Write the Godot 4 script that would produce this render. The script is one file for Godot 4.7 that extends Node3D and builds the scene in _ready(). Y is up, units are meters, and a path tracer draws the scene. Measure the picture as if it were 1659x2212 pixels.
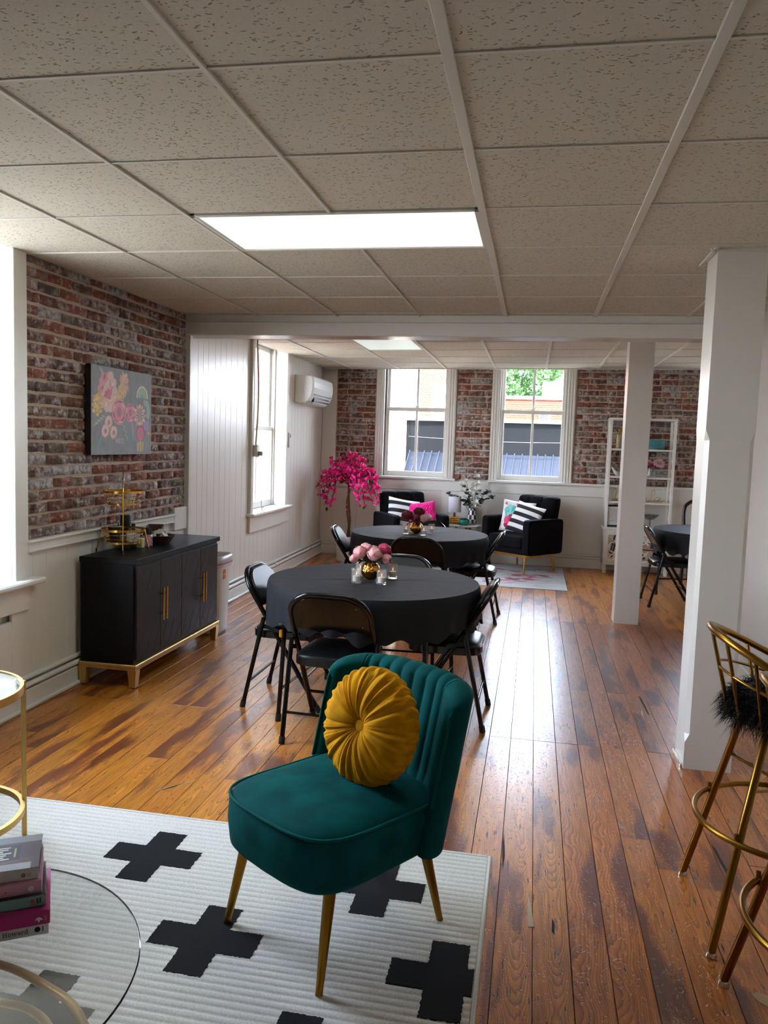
extends Node3D

var rng := RandomNumberGenerator.new()
var M := {}
const CEIL := 2.419
const OUTSIDE := 1.0


# ---------- a mesh under construction: convex solids, lathes, tubes, swept and waved surfaces ----------
class Shape:
	var st := SurfaceTool.new()
	var t := Transform3D.IDENTITY
	var group := 1
	var uv_scale := Vector2.ONE
	var uv_offset := Vector2.ZERO
	var tint := Color.WHITE

	func _init():
		st.begin(Mesh.PRIMITIVE_TRIANGLES)

	func put(p: Vector3, uv := Vector2.ZERO):
		st.set_color(tint)
		st.set_uv(uv * uv_scale + uv_offset)
		st.add_vertex(t * p)

	func flat():
		st.set_smooth_group(0xFFFFFFFF)

	func soft():
		group += 1
		st.set_smooth_group(group)

	func tri(a: Vector3, b: Vector3, c: Vector3, ua := Vector2.ZERO, ub := Vector2.ZERO, uc := Vector2.ZERO):   # counter-clockwise from outside
		put(a, ua)
		put(c, uc)
		put(b, ub)

	func quad(a, b, c, d, ua := Vector2.ZERO, ub := Vector2.ZERO, uc := Vector2.ZERO, ud := Vector2.ZERO):
		tri(a, b, c, ua, ub, uc)
		tri(a, c, d, ua, uc, ud)

	func fan(pts: Array, away: Vector3):   # a convex face, turned away from the point
		var mid := Vector3.ZERO
		for p in pts:
			mid += p
		mid /= pts.size()
		var n: Vector3 = (pts[1] - pts[0]).cross(pts[2] - pts[0])
		if n.dot(mid - away) < 0.0:
			pts.reverse()
			n = -n
		var uvs := []
		n = n.abs()
		for p in pts:
			uvs.append(Vector2(p.x, p.z) if n.y >= n.x and n.y >= n.z else Vector2(p.z, p.y) if n.x >= n.z else Vector2(p.x, p.y))
		for i in range(1, pts.size() - 1):
			tri(pts[0], pts[i], pts[i + 1], uvs[0], uvs[i], uvs[i + 1])

	func box(c: Vector3, s: Vector3, b := 0.0):   # centre, size, chamfer
		flat()
		var h := s * 0.5
		b = minf(b, minf(h.x, minf(h.y, h.z)) * 0.98)
		if b <= 0.0:
			for k in 3:
				for sg in [-1.0, 1.0]:
					var f := []
					for q in [[-1, -1], [1, -1], [1, 1], [-1, 1]]:
						var v := Vector3.ZERO
						v[k] = sg * h[k]
						v[(k + 1) % 3] = q[0] * h[(k + 1) % 3]
						v[(k + 2) % 3] = q[1] * h[(k + 2) % 3]
						f.append(c + v)
					fan(f, c)
			return
		var at := func(sx, sy, sz, k) -> Vector3:
			var v := Vector3(sx * h.x, sy * h.y, sz * h.z)
			var sgn := Vector3(sx, sy, sz)
			for j in 3:
				if j != k:
					v[j] -= sgn[j] * b
			return c + v
		for k in 3:
			var k1 := (k + 1) % 3
			var k2 := (k + 2) % 3
			for sg in [-1, 1]:
				var f := []
				for q in [[-1, -1], [1, -1], [1, 1], [-1, 1]]:
					var s3 := [0, 0, 0]
					s3[k] = sg
					s3[k1] = q[0]
					s3[k2] = q[1]
					f.append(at.call(s3[0], s3[1], s3[2], k))
				fan(f, c)
			for q in [[-1, -1], [1, -1], [1, 1], [-1, 1]]:   # edges along k
				var a3 := [0, 0, 0]
				var b3 := [0, 0, 0]
				a3[k] = -1
				b3[k] = 1
				a3[k1] = q[0]
				b3[k1] = q[0]
				a3[k2] = q[1]
				b3[k2] = q[1]
				fan([at.call(a3[0], a3[1], a3[2], k1), at.call(b3[0], b3[1], b3[2], k1), at.call(b3[0], b3[1], b3[2], k2), at.call(a3[0], a3[1], a3[2], k2)], c)
		for sx in [-1, 1]:
			for sy in [-1, 1]:
				for sz in [-1, 1]:
					fan([at.call(sx, sy, sz, 0), at.call(sx, sy, sz, 1), at.call(sx, sy, sz, 2)], c)

	func bar(a: Vector3, b: Vector3, w: float, d: float, up := Vector3.UP, bev := 0.0):   # a straight bar of section w x d
		var y := (b - a).normalized()
		if absf(y.dot(up)) > 0.98:
			up = Vector3.RIGHT
		var x := up.cross(y).normalized()
		var keep := t
		t = t * Transform3D(Basis(x, y, x.cross(y)), (a + b) * 0.5)
		box(Vector3.ZERO, Vector3(w, a.distance_to(b), d), bev)
		t = keep

	func lathe(profile: Array, seg := 24, at := Vector3.ZERO, arc := TAU, start := 0.0):   # (radius, height) upwards along the outside
		soft()
		var n := profile.size()
		var far := 0.0
		var us := [0.0]
		for i in range(1, n):
			far += (profile[i] - profile[i - 1]).length()
			us.append(far)
		for i in n - 1:
			var p: Vector2 = profile[i]
			var q: Vector2 = profile[i + 1]
			if i > 0:
				var before: Vector2 = profile[i] - profile[i - 1]
				if absf(before.angle_to(q - p)) > 0.62:
					soft()
			for k in seg:
				var a0 := start + arc * k / seg
				var a1 := start + arc * (k + 1) / seg
				var d0 := Vector3(cos(a0), 0, sin(a0))
				var d1 := Vector3(cos(a1), 0, sin(a1))
				var up := Vector3.UP
				var A := at + d1 * p.x + up * p.y
				var B := at + d0 * p.x + up * p.y
				var C := at + d0 * q.x + up * q.y
				var D := at + d1 * q.x + up * q.y
				var u0 := float(k) / seg
				var u1 := float(k + 1) / seg
				var v0: float = us[i] / maxf(far, 1e-6)
				var v1: float = us[i + 1] / maxf(far, 1e-6)
				if p.x < 1e-6:
					tri(A, C, D, Vector2(u0, v0), Vector2(u0, v1), Vector2(u1, v1))
				elif q.x < 1e-6:
					tri(A, B, C, Vector2(u1, v0), Vector2(u0, v0), Vector2(u0, v1))
				else:
					quad(A, B, C, D, Vector2(u1, v0), Vector2(u0, v0), Vector2(u0, v1), Vector2(u1, v1))

	func tube(pts: Array, r, seg := 8, closed := false, flatten := 1.0, up := Vector3.ZERO):
		soft()
		var n := pts.size()
		var rings := []
		var last := Vector3.ZERO
		var x := Vector3.ZERO
		for i in n:
			var d: Vector3
			if closed:
				d = (pts[(i + 1) % n] - pts[(i - 1 + n) % n]).normalized()
			else:
				d = (pts[mini(i + 1, n - 1)] - pts[maxi(i - 1, 0)]).normalized()
			if up != Vector3.ZERO:
				x = up.cross(d).normalized()
			elif i == 0:
				x = d.cross(Vector3.UP if absf(d.y) < 0.9 else Vector3.RIGHT).normalized()
			else:
				x = (x - d * x.dot(d)).normalized()
			var y := d.cross(x)
			var rad: float = r[i] if r is Array else r
			var ring := []
			for k in seg:
				var a := TAU * k / seg
				ring.append(pts[i] + x * cos(a) * rad + y * sin(a) * rad * flatten)
			rings.append(ring)
		for i in (n if closed else n - 1):
			var p: Array = rings[i]
			var q: Array = rings[(i + 1) % n]
			var shift := 0
			if closed and i == n - 1:   # meet the first ring with the least twist
				var best := 1e9
				for s in seg:
					if p[0].distance_to(q[s]) < best:
						best = p[0].distance_to(q[s])
						shift = s
			for k in seg:
				quad(p[k], p[(k + 1) % seg], q[(k + 1 + shift) % seg], q[(k + shift) % seg], Vector2(float(k) / seg, float(i) / n), Vector2(float(k + 1) / seg, float(i) / n), Vector2(float(k + 1) / seg, float(i + 1) / n), Vector2(float(k) / seg, float(i + 1) / n))
		if not closed:
			flat()
			fan(rings[0].duplicate(), pts[1])
			fan(rings[n - 1].duplicate(), pts[n - 2])

	func surf(nu: int, nv: int, f: Callable, hard := false):   # outside is where du x dv points
		if hard:
			flat()
		else:
			soft()
		var rows := []
		for j in nv + 1:
			var row := PackedVector3Array()
			for i in nu + 1:
				row.append(f.call(float(i) / nu, float(j) / nv))
			if row[0].distance_to(row[nu]) < 0.0015:   # close the seam
				row[nu] = row[0]
			rows.append(row)
		for j in nv:
			var a: PackedVector3Array = rows[j]
			var b: PackedVector3Array = rows[j + 1]
			for i in nu:
				var u0 := float(i) / nu
				var u1 := float(i + 1) / nu
				var v0 := float(j) / nv
				var v1 := float(j + 1) / nv
				if a[i].is_equal_approx(a[i + 1]):
					tri(a[i], b[i + 1], b[i], Vector2(u0, v0), Vector2(u1, v1), Vector2(u0, v1))
				elif b[i].is_equal_approx(b[i + 1]):
					tri(a[i], a[i + 1], b[i], Vector2(u0, v0), Vector2(u1, v0), Vector2(u0, v1))
				else:
					quad(a[i], a[i + 1], b[i + 1], b[i], Vector2(u0, v0), Vector2(u1, v0), Vector2(u1, v1), Vector2(u0, v1))

	func prism(poly: PackedVector2Array, z0: float, z1: float, bev := 0.0):   # a flat outline in x, y given depth
		var area := 0.0
		for i in poly.size():
			area += poly[i].cross(poly[(i + 1) % poly.size()])
		if area < 0.0:
			poly.reverse()
		var inner := poly
		if bev > 0.0:
			var got := Geometry2D.offset_polygon(poly, -bev, Geometry2D.JOIN_MITER)
			if got.size() == 1 and got[0].size() == poly.size():
				var g: PackedVector2Array = got[0]
				var best := 0
				for i in g.size():
					if g[i].distance_squared_to(poly[0]) < g[best].distance_squared_to(poly[0]):
						best = i
				inner = PackedVector2Array()
				for i in g.size():
					inner.append(g[(best + i) % g.size()])
			else:
				bev = 0.0
		flat()
		var ids := Geometry2D.triangulate_polygon(inner)
		for i in range(0, ids.size(), 3):
			var a := inner[ids[i]]
			var b := inner[ids[i + 1]]
			var c := inner[ids[i + 2]]
			if (b - a).cross(c - a) < 0.0:
				var s := b
				b = c
				c = s
			tri(Vector3(a.x, a.y, z1), Vector3(b.x, b.y, z1), Vector3(c.x, c.y, z1), a, b, c)
			tri(Vector3(a.x, a.y, z0), Vector3(c.x, c.y, z0), Vector3(b.x, b.y, z0), a, c, b)
		var layers := [[inner, z0], [poly, z0 + bev], [poly, z1 - bev], [inner, z1]] if bev > 0.0 else [[poly, z0], [poly, z1]]
		for l in layers.size() - 1:
			var P: PackedVector2Array = layers[l][0]
			var Q: PackedVector2Array = layers[l + 1][0]
			for i in poly.size():
				var k := (i + 1) % poly.size()
				quad(Vector3(P[i].x, P[i].y, layers[l][1]), Vector3(P[k].x, P[k].y, layers[l][1]), Vector3(Q[k].x, Q[k].y, layers[l + 1][1]), Vector3(Q[i].x, Q[i].y, layers[l + 1][1]))

	func mesh() -> ArrayMesh:
		st.generate_normals()
		st.index()
		return st.commit()


# ---------- naming and placing ----------
var taken := {}


func numbered(called: String) -> String:
	var n: int = taken.get(called, 0)
	taken[called] = n + 1
	return called if n == 0 else "%s_%03d" % [called, n]


func tag(o: Node, label: String, category: String, group := "", kind := ""):
	o.set_meta("label", label)
	o.set_meta("category", category)
	if group:
		o.set_meta("group", group)
	if kind:
		o.set_meta("kind", kind)


func thing(called: String, label: String, category: String, at := Vector3.ZERO, turn := 0.0, group := "", kind := "") -> Node3D:
	var o := Node3D.new()
	o.name = numbered(called)
	add_child(o)
	o.position = at
	o.rotation.y = turn
	tag(o, label, category, group, kind)
	return o


func part(called: String, shape, m: Material, parent: Node3D, at := Transform3D.IDENTITY) -> MeshInstance3D:
	var o := MeshInstance3D.new()
	o.name = called
	o.mesh = shape.mesh() if shape is Shape else shape
	o.material_override = m
	o.transform = at
	parent.add_child(o, true)
	return o


func single(called: String, shape, m: Material, label: String, category: String, at := Vector3.ZERO, turn := 0.0, group := "", kind := "") -> MeshInstance3D:
	var o := MeshInstance3D.new()
	o.name = numbered(called)
	o.mesh = shape.mesh() if shape is Shape else shape
	o.material_override = m
	add_child(o)
	o.position = at
	o.rotation.y = turn
	tag(o, label, category, group, kind)
	return o


func copy(o: Node3D, label: String, at: Vector3, turn := 0.0) -> Node3D:
	var c: Node3D = o.duplicate()
	c.name = numbered(String(o.name).rstrip("0123456789").rstrip("_"))
	add_child(c)
	c.position = at
	c.rotation.y = turn
	c.set_meta("label", label)
	return c


func bx(c: Vector3, s: Vector3, b := 0.0) -> Shape:
	var h := Shape.new()
	h.box(c, s, b)
	return h


func lathed(profile: Array, seg := 24, at := Vector3.ZERO) -> Shape:
	var h := Shape.new()
	h.lathe(profile, seg, at)
	return h


func tubed(pts: Array, r, seg := 8, closed := false) -> Shape:
	var h := Shape.new()
	h.tube(pts, r, seg, closed)
	return h


func ring_pts(c: Vector3, r: float, n := 40, arc := TAU, start := 0.0) -> Array:
	var out := []
	for i in (n if arc >= TAU - 0.001 else n + 1):
		var a := start + arc * i / n
		out.append(c + Vector3(cos(a) * r, 0, sin(a) * r))
	return out


func curve(pts: Array, n := 6) -> Array:   # a smooth line through points
	var out := []
	for i in pts.size() - 1:
		var a: Vector3 = pts[maxi(i - 1, 0)]
		var d: Vector3 = pts[mini(i + 2, pts.size() - 1)]
		for k in n:
			out.append(pts[i].cubic_interpolate(pts[i + 1], a, d, float(k) / n))
	out.append(pts[-1])
	return out


func v2s(a: Array) -> Array:   # [[r, y], ...] as profile
	var out := []
	for p in a:
		out.append(Vector2(p[0], p[1]))
	return out


func nz(p: Vector3, f: FastNoiseLite) -> float:
	return f.get_noise_3dv(p)


func _ready():
	# camera, sky, sun and exposure
	var cam := Camera3D.new()
	cam.name = "camera"
	cam.keep_aspect = Camera3D.KEEP_HEIGHT
	cam.fov = rad_to_deg(2.0 * atan(1106.0 / 1701.2))
	cam.near = 0.05
	cam.far = 300.0
	cam.rotation_order = EULER_ORDER_YXZ
	cam.position = Vector3(0, 1.5, 0)
	cam.rotation_degrees = Vector3(-5.021, 10.624, 1.891)
	add_child(cam)
	cam.current = true
	var env := Environment.new()
	var sky := Sky.new()
	var sm := ProceduralSkyMaterial.new()
	sm.sky_top_color = Color(0.74, 0.82, 0.93)
	sm.sky_horizon_color = Color(0.95, 0.96, 1.0)
	sm.ground_horizon_color = Color(0.75, 0.74, 0.72)
	sm.ground_bottom_color = Color(0.5, 0.49, 0.48)
	sm.energy_multiplier = 40.0
	sky.sky_material = sm
	env.background_mode = Environment.BG_SKY
	env.sky = sky
	env.tonemap_mode = Environment.TONE_MAPPER_LINEAR
	env.tonemap_exposure = 0.95
	env.sdfgi_enabled = true
	env.ssao_enabled = true
	env.ssil_enabled = true
	var we := WorldEnvironment.new()
	we.name = "world"
	we.environment = env
	add_child(we)
	var sun := DirectionalLight3D.new()
	sun.name = "sun"
	sun.light_color = Color(1.0, 0.95, 0.86)
	sun.light_energy = 20.0
	sun.light_angular_distance = 0.6
	sun.shadow_enabled = true
	sun.rotation_degrees = Vector3(-48, 24, 0)   # from behind the photographer, high on the right
	add_child(sun)

	make_materials()
	build_floor()
	build_walls()
	build_ceilings()
	build_beam_columns()
	build_lights()
	build_outside()
	build_rug()
	build_teal_chair()
	build_tables()
	build_sideboard()
	build_glass_tables()
	build_books()
	build_stools()
	build_sitting()
	build_flower_tree()
	build_bookcase()


# ---------- materials ----------
func noise(freq: float, seed_: int, kind := FastNoiseLite.TYPE_SIMPLEX_SMOOTH, oct := 4) -> FastNoiseLite:
	var f := FastNoiseLite.new()
	f.noise_type = kind
	f.frequency = freq
	f.seed = seed_
	f.fractal_octaves = oct
	return f


func ntex(freq: float, seed_: int, size := 512, ramp := [], oct := 4, kind := FastNoiseLite.TYPE_SIMPLEX_SMOOTH) -> NoiseTexture2D:
	var n := NoiseTexture2D.new()
	n.width = size
	n.height = size
	n.seamless = true
	n.noise = noise(freq, seed_, kind, oct)
	if ramp:
		var g := Gradient.new()
		var offs := PackedFloat32Array()
		var cols := PackedColorArray()
		for r in ramp:
			offs.append(r[0])
			cols.append(r[1])
		g.offsets = offs
		g.colors = cols
		n.color_ramp = g
	return n


func mat(c: Color, rough := 0.5, metal := 0.0, o := {}) -> StandardMaterial3D:
	var m := StandardMaterial3D.new()
	m.albedo_color = c
	m.roughness = rough
	m.metallic = metal
	for k in o:
		m.set(k, o[k])
	if o.has("heightmap_texture"):
		m.heightmap_enabled = true
	if o.has("rim"):
		m.rim_enabled = true
	if o.has("clearcoat"):
		m.clearcoat_enabled = true
	if o.has("backlight"):
		m.backlight_enabled = true
	return m


func tri_mat(c: Color, rough: float, scale: float, o := {}, world := true) -> StandardMaterial3D:
	var m := mat(c, rough, 0.0, o)
	m.uv1_triplanar = true
	m.uv1_world_triplanar = world
	m.uv1_scale = Vector3.ONE * scale
	return m


func glass(c: Color, alpha := 0.06, rough := 0.02) -> StandardMaterial3D:
	var m := mat(Color(c.r, c.g, c.b, alpha), rough)
	m.transparency = BaseMaterial3D.TRANSPARENCY_ALPHA
	return m


func glow(c: Color, e: float) -> StandardMaterial3D:
	var m := mat(c, 0.5)
	m.emission_enabled = true
	m.emission = c
	m.emission_energy_multiplier = e
	return m


func from_bytes(w: int, h: int, bytes: PackedByteArray, rgb := true) -> ImageTexture:
	return ImageTexture.create_from_image(Image.create_from_data(w, h, false, Image.FORMAT_RGB8 if rgb else Image.FORMAT_L8, bytes))


func wood_textures() -> Array:   # eight boards side by side: growth rings cut flat or on the quarter, knots, worn varnish; and their dents
	var w := 1024
	var h := 2048
	var low := noise(0.004, 11, FastNoiseLite.TYPE_SIMPLEX_SMOOTH, 2).get_image(w, h, false, false, false).get_data()
	var patch := noise(0.0042, 5, FastNoiseLite.TYPE_SIMPLEX_SMOOTH, 5).get_image(w, h, false, false, false).get_data()
	var fibre := noise(0.05, 8, FastNoiseLite.TYPE_SIMPLEX_SMOOTH, 3).get_image(w, 256, false, false, false).get_data()
	var fine := noise(0.16, 9, FastNoiseLite.TYPE_SIMPLEX_SMOOTH, 3).get_image(512, 512, false, false, false).get_data()
	var col := PackedByteArray()
	col.resize(w * h * 3)
	var hgt := PackedByteArray()
	hgt.resize(w * h)
	var r := RandomNumberGenerator.new()
	r.seed = 21
	var ring := []
	var mids := []
	var drift := []
	for b in 8:
		ring.append(r.randf_range(16.0, 26.0) if b % 3 != 1 else 3.0)
		mids.append(r.randf_range(0.25, 0.75))
		drift.append(r.randf_range(0.008, 0.016) if b % 3 != 1 else 0.0015)
	for y in h:
		var fy := (y / 8) * w
		var gy := (y % 512) * 512
		for x in w:
			var b := x >> 7
			var i := y * w + x
			var xl := (x & 127) / 128.0 - float(mids[b])
			var wob := low[i] / 255.0
			var g: float = ring[b] * xl * xl * 2.2 + y * float(drift[b]) + wob * 6.0 + fibre[fy + x] * 0.0016 + xl * (13.0 if b % 3 == 1 else 2.0)
			g = g - floorf(g)
			var late := g * g * g   # slow rise to the dark latewood, then a sharp edge
			var fib := fibre[fy + x] / 255.0
			var k := 0.50 * (1.0 - late) + 0.50 * fib
			var red := 112.0 + 140.0 * k
			var grn := 58.0 + 106.0 * k
			var blu := 19.0 + 36.0 * k
			var p := patch[(y / 3) * w + x] / 255.0 + (fine[gy + (x & 511)] / 255.0 - 0.5) * 0.16
			if p > 0.58:   # old red-brown varnish left in patches
				var q := minf(1.0, (p - 0.58) * 9.0) * 0.66
				red = red * (1.0 - q) + 84.0 * q
				grn = grn * (1.0 - q) + 34.0 * q
				blu = blu * (1.0 - q) + 22.0 * q
			elif p < 0.25:   # bare, greyed wood
				var q2 := minf(1.0, (0.25 - p) * 9.0) * 0.4
				red = red * (1.0 - q2) + 150.0 * q2
				grn = grn * (1.0 - q2) + 112.0 * q2
				blu = blu * (1.0 - q2) + 76.0 * q2
			col[i * 3] = int(red)
			col[i * 3 + 1] = int(grn)
			col[i * 3 + 2] = int(blu)
			hgt[i] = int(clampf(150.0 + late * 3.0 + (fib - 0.5) * 14.0 + (wob - 0.5) * 60.0, 0.0, 255.0))
	for n in 5200:   # dents of chairs and heels
		var cx := r.randi_range(6, w - 7)
		var cy := r.randi_range(8, h - 9)
		var a := r.randf() * TAU
		var l := r.randi_range(2, 6)
		var d := r.randi_range(30, 80)
		for s in range(-l, l + 1):
			var px := int(cx + cos(a) * s * 0.8)
			var py := int(cy + sin(a) * s * 0.8)
			for o in [[0, 0], [1, 0], [0, 1]]:
				var j: int = clampi(py + o[1], 0, h - 1) * w + clampi(px + o[0], 0, w - 1)
				hgt[j] = maxi(0, hgt[j] - d)
	for n in 320:   # dark nail holes, splits and gouges
		var cx := r.randi_range(6, w - 7)
		var cy := r.randi_range(30, h - 31)
		var l := r.randi_range(2, 22) if n % 3 else r.randi_range(1, 3)
		var wd := r.randf_range(0.8, 2.6)
		for s in range(-l, l + 1):
			var half := wd * (1.0 - absf(s) / (l + 1.0)) + 0.4
			for o in range(-3, 4):
				if absf(o) <= half:
					var j := clampi(cy + s, 0, h - 1) * w + clampi(cx + o + int(sin(s * 0.4) * 1.2), 0, w - 1)
					col[j * 3] = 40
					col[j * 3 + 1] = 24
					col[j * 3 + 2] = 16
					hgt[j] = 40
	return [from_bytes(w, h, col), from_bytes(w, h, hgt, false)]


func tile_textures() -> Array:   # mineral-fibre ceiling board: white, with the recess shade of its long fissures painted grey
	var w := 1024
	var base := noise(0.09, 31, FastNoiseLite.TYPE_SIMPLEX_SMOOTH, 3).get_image(w, w, false, false, false).get_data()
	var col := PackedByteArray()
	col.resize(w * w * 3)
	var hgt := PackedByteArray()
	hgt.resize(w * w)
	for i in w * w:
		var k := base[i]
		var v := 232 + int((k - 128) * 0.07)
		col[i * 3] = v
		col[i * 3 + 1] = v - 5
		col[i * 3 + 2] = v - 13
		hgt[i] = 185 + int((k - 128) * 0.2)
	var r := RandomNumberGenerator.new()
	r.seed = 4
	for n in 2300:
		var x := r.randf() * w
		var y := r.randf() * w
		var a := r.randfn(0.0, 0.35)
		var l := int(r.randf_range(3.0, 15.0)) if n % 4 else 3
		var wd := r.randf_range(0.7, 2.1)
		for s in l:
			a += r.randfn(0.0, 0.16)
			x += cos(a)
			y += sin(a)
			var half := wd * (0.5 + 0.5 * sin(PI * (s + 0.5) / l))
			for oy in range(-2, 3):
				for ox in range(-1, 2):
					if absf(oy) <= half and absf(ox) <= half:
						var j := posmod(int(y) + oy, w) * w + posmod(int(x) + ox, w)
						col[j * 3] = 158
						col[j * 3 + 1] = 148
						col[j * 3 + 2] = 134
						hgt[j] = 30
	return [from_bytes(w, w, col), from_bytes(w, w, hgt, false)]


func paint_oval(im: Image, cx: float, cy: float, rx: float, ry: float, turn: float, c: Color, point := 1.0):   # point < 1 draws a leaf
	var s := im.get_width()
	var reach := maxf(rx, ry) * s
	var ct := cos(turn)
	var sn := sin(turn)
	for y in range(maxi(0, int(cy * s - reach)), mini(im.get_height() - 1, int(cy * s + reach)) + 1):
		for x in range(maxi(0, int(cx * s - reach)), mini(s - 1, int(cx * s + reach)) + 1):
			var dx := float(x) / s - cx
			var dy := float(y) / s - cy
			var u := absf(dx * ct + dy * sn) / rx
			var v := absf(-dx * sn + dy * ct) / ry
			if point < 1.0:
				if u < 1.0 and v < pow(1.0 - u, point) * (1.0 - 0.5 * (1.0 - u)):
					im.set_pixel(x, y, c)
			elif u * u + v * v < 1.0:
				im.set_pixel(x, y, c)


func c8(r: int, g: int, b: int) -> Color:
	return Color(r / 255.0, g / 255.0, b / 255.0)


func painting_texture() -> ImageTexture:   # pastel bouquet on grey
	var im := Image.create(512, 512, false, Image.FORMAT_RGB8)
	var f := noise(0.02, 3)
	for y in 512:
		for x in 512:
			var k := f.get_noise_2d(x, y * 0.5) * 0.05
			im.set_pixel(x, y, Color(0.52 + k, 0.53 + k, 0.53 + k))
	var teal := c8(110, 158, 158)
	var teal2 := c8(92, 150, 160)
	var pale := c8(200, 215, 205)
	var pink := c8(222, 150, 158)
	var rose := c8(206, 106, 128)
	var deep := c8(170, 62, 92)
	var peach := c8(232, 188, 160)
	var blush := c8(236, 200, 188)
	var gold := c8(226, 190, 112)
	var lilac := c8(178, 160, 190)
	var sage := c8(160, 188, 160)
	for k in 9:   # blue-green sprays
		paint_oval(im, 0.69 + 0.04 * sin(k * 2.0), 0.14 + k * 0.035, 0.055, 0.014, 1.57 + 0.5 * (k % 3 - 1), teal, 0.7)
	for k in 8:
		paint_oval(im, 0.62 + 0.022 * (k % 2), 0.70 + k * 0.028, 0.05, 0.013, 0.9 + (k % 2) * 1.3, teal2, 0.7)
		paint_oval(im, 0.48 + k * 0.012, 0.60 + k * 0.03, 0.03, 0.005, 0.6 + (k % 2) * 1.6, pale, 0.7)
		paint_oval(im, 0.06 + k * 0.018, 0.66 - k * 0.014, 0.035, 0.008, 2.4 + (k % 2) * 1.2, pale, 0.7)
	paint_oval(im, 0.13, 0.84, 0.14, 0.03, 2.0, teal, 0.7)
	paint_oval(im, 0.845, 0.76, 0.16, 0.02, 1.5, teal, 0.7)
	paint_oval(im, 0.66, 0.72, 0.14, 0.016, 1.5, pink, 0.8)
	paint_oval(im, 0.17, 0.08, 0.09, 0.035, 0.9, lilac, 0.7)
	for k in 5:
		paint_oval(im, 0.15 + k * 0.018, 0.05 + k * 0.02, 0.02, 0.004, 0.2, pale)
	var heap := func(cx: float, cy: float, w: float, h: float, n: int, rx: float, ry: float, cols: Array, lean := 0.0):   # dabs spread over an oval
		for k in n:
			var a: float = k * 2.39996
			var d: float = sqrt((k + 0.5) / n)
			paint_oval(im, cx + cos(a) * d * w, cy + sin(a) * d * h, rx * (0.85 + 0.3 * absf(sin(k * 5.1))), ry * (0.85 + 0.3 * absf(cos(k * 3.7))), lean + 0.35 * sin(k * 1.7), cols[k % cols.size()])
	heap.call(0.515, 0.17, 0.075, 0.13, 34, 0.012, 0.030, [peach, c8(230, 176, 138), peach, c8(238, 204, 172)])
	heap.call(0.455, 0.30, 0.055, 0.12, 24, 0.010, 0.026, [gold, c8(232, 204, 130)], 0.15)
	heap.call(0.25, 0.28, 0.125, 0.20, 46, 0.042, 0.046, [blush, pink, peach, c8(226, 164, 164), blush])
	heap.call(0.25, 0.27, 0.12, 0.19, 9, 0.013, 0.030, [c8(246, 230, 220), c8(158, 112, 92), c8(246, 230, 220)], 0.5)
	heap.call(0.26, 0.31, 0.04, 0.06, 6, 0.022, 0.03, [rose, c8(214, 124, 140)])
	heap.call(0.095, 0.44, 0.075, 0.125, 24, 0.020, 0.020, [gold, c8(234, 206, 134), c8(214, 176, 96)])
	for c in [[0.43, 0.50, 0.115], [0.62, 0.50, 0.085]]:   # two roses
		paint_oval(im, c[0], c[1], c[2], c[2] * 1.35, 0, pink)
		for k in 9:
			var a := k * 0.7
			paint_oval(im, c[0] + cos(a) * c[2] * 0.75, c[1] + sin(a) * c[2] * 1.05, c[2] * 0.36, c[2] * 0.16, a + 1.57, [rose, deep, blush][k % 3], 0.8)
		paint_oval(im, c[0], c[1], c[2] * 0.35, c[2] * 0.5, 0, rose)
		paint_oval(im, c[0], c[1], c[2] * 0.18, c[2] * 0.36, 0, c8(160, 130, 140))
	for k in 12:   # daisy
		var a := k * TAU / 12
		paint_oval(im, 0.785 + cos(a) * 0.06, 0.52 + sin(a) * 0.082, 0.055, 0.022, atan2(sin(a) * 1.3, cos(a)), blush if k % 2 else c8(216, 170, 150))
		paint_oval(im, 0.785 + cos(a) * 0.045, 0.52 + sin(a) * 0.062, 0.03, 0.009, atan2(sin(a) * 1.3, cos(a)), c8(160, 112, 92))
	paint_oval(im, 0.785, 0.52, 0.035, 0.045, 0, c8(150, 158, 160))
	for k in 20:   # sage fans
		var a := PI + k * PI / 19
		paint_oval(im, 0.83 + cos(a) * 0.06, 0.30 + sin(a) * 0.09, 0.05, 0.008, a, sage)
		paint_oval(im, 0.83 + cos(a) * 0.095, 0.30 + sin(a) * 0.13, 0.012, 0.012, 0, c8(226, 226, 190))
		paint_oval(im, 0.90 + cos(a + 1.0) * 0.05, 0.46 + sin(a + 1.0) * 0.1, 0.04, 0.008, a + 1.0, sage)
	for c in [[0.265, 0.63], [0.215, 0.73], [0.345, 0.745]]:   # anemones
		paint_oval(im, c[0], c[1], 0.062, 0.082, 0.2, c8(196, 150, 118))
		paint_oval(im, c[0] - 0.004, c[1] - 0.006, 0.054, 0.072, 0.2, blush)
		paint_oval(im, c[0], c[1], 0.02, 0.028, 0, c8(150, 130, 156))
	paint_oval(im, 0.80, 0.745, 0.075, 0.10, 0, deep)
	paint_oval(im, 0.80, 0.75, 0.064, 0.088, 0, c8(220, 110, 130))
	paint_oval(im, 0.80, 0.75, 0.02, 0.03, 0, c8(150, 150, 150))
	for k in 16:
		paint_oval(im, 0.80 + 0.05 * sin(k * 2.1), 0.86 + 0.006 * k, 0.013, 0.024, 0.2 * sin(k), gold)
		paint_oval(im, 0.44 + 0.06 * sin(k * 1.9), 0.84 + 0.02 * cos(k * 2.3), 0.012, 0.016, 0, lilac)
		paint_oval(im, 0.905 + 0.03 * sin(k * 1.3), 0.60 + 0.006 * k, 0.02, 0.02, 0, c8(168, 150, 186))
	paint_oval(im, 0.95, 0.74, 0.035, 0.05, 0.3, c8(214, 150, 122), 0.8)
	return ImageTexture.create_from_image(im)


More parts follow.
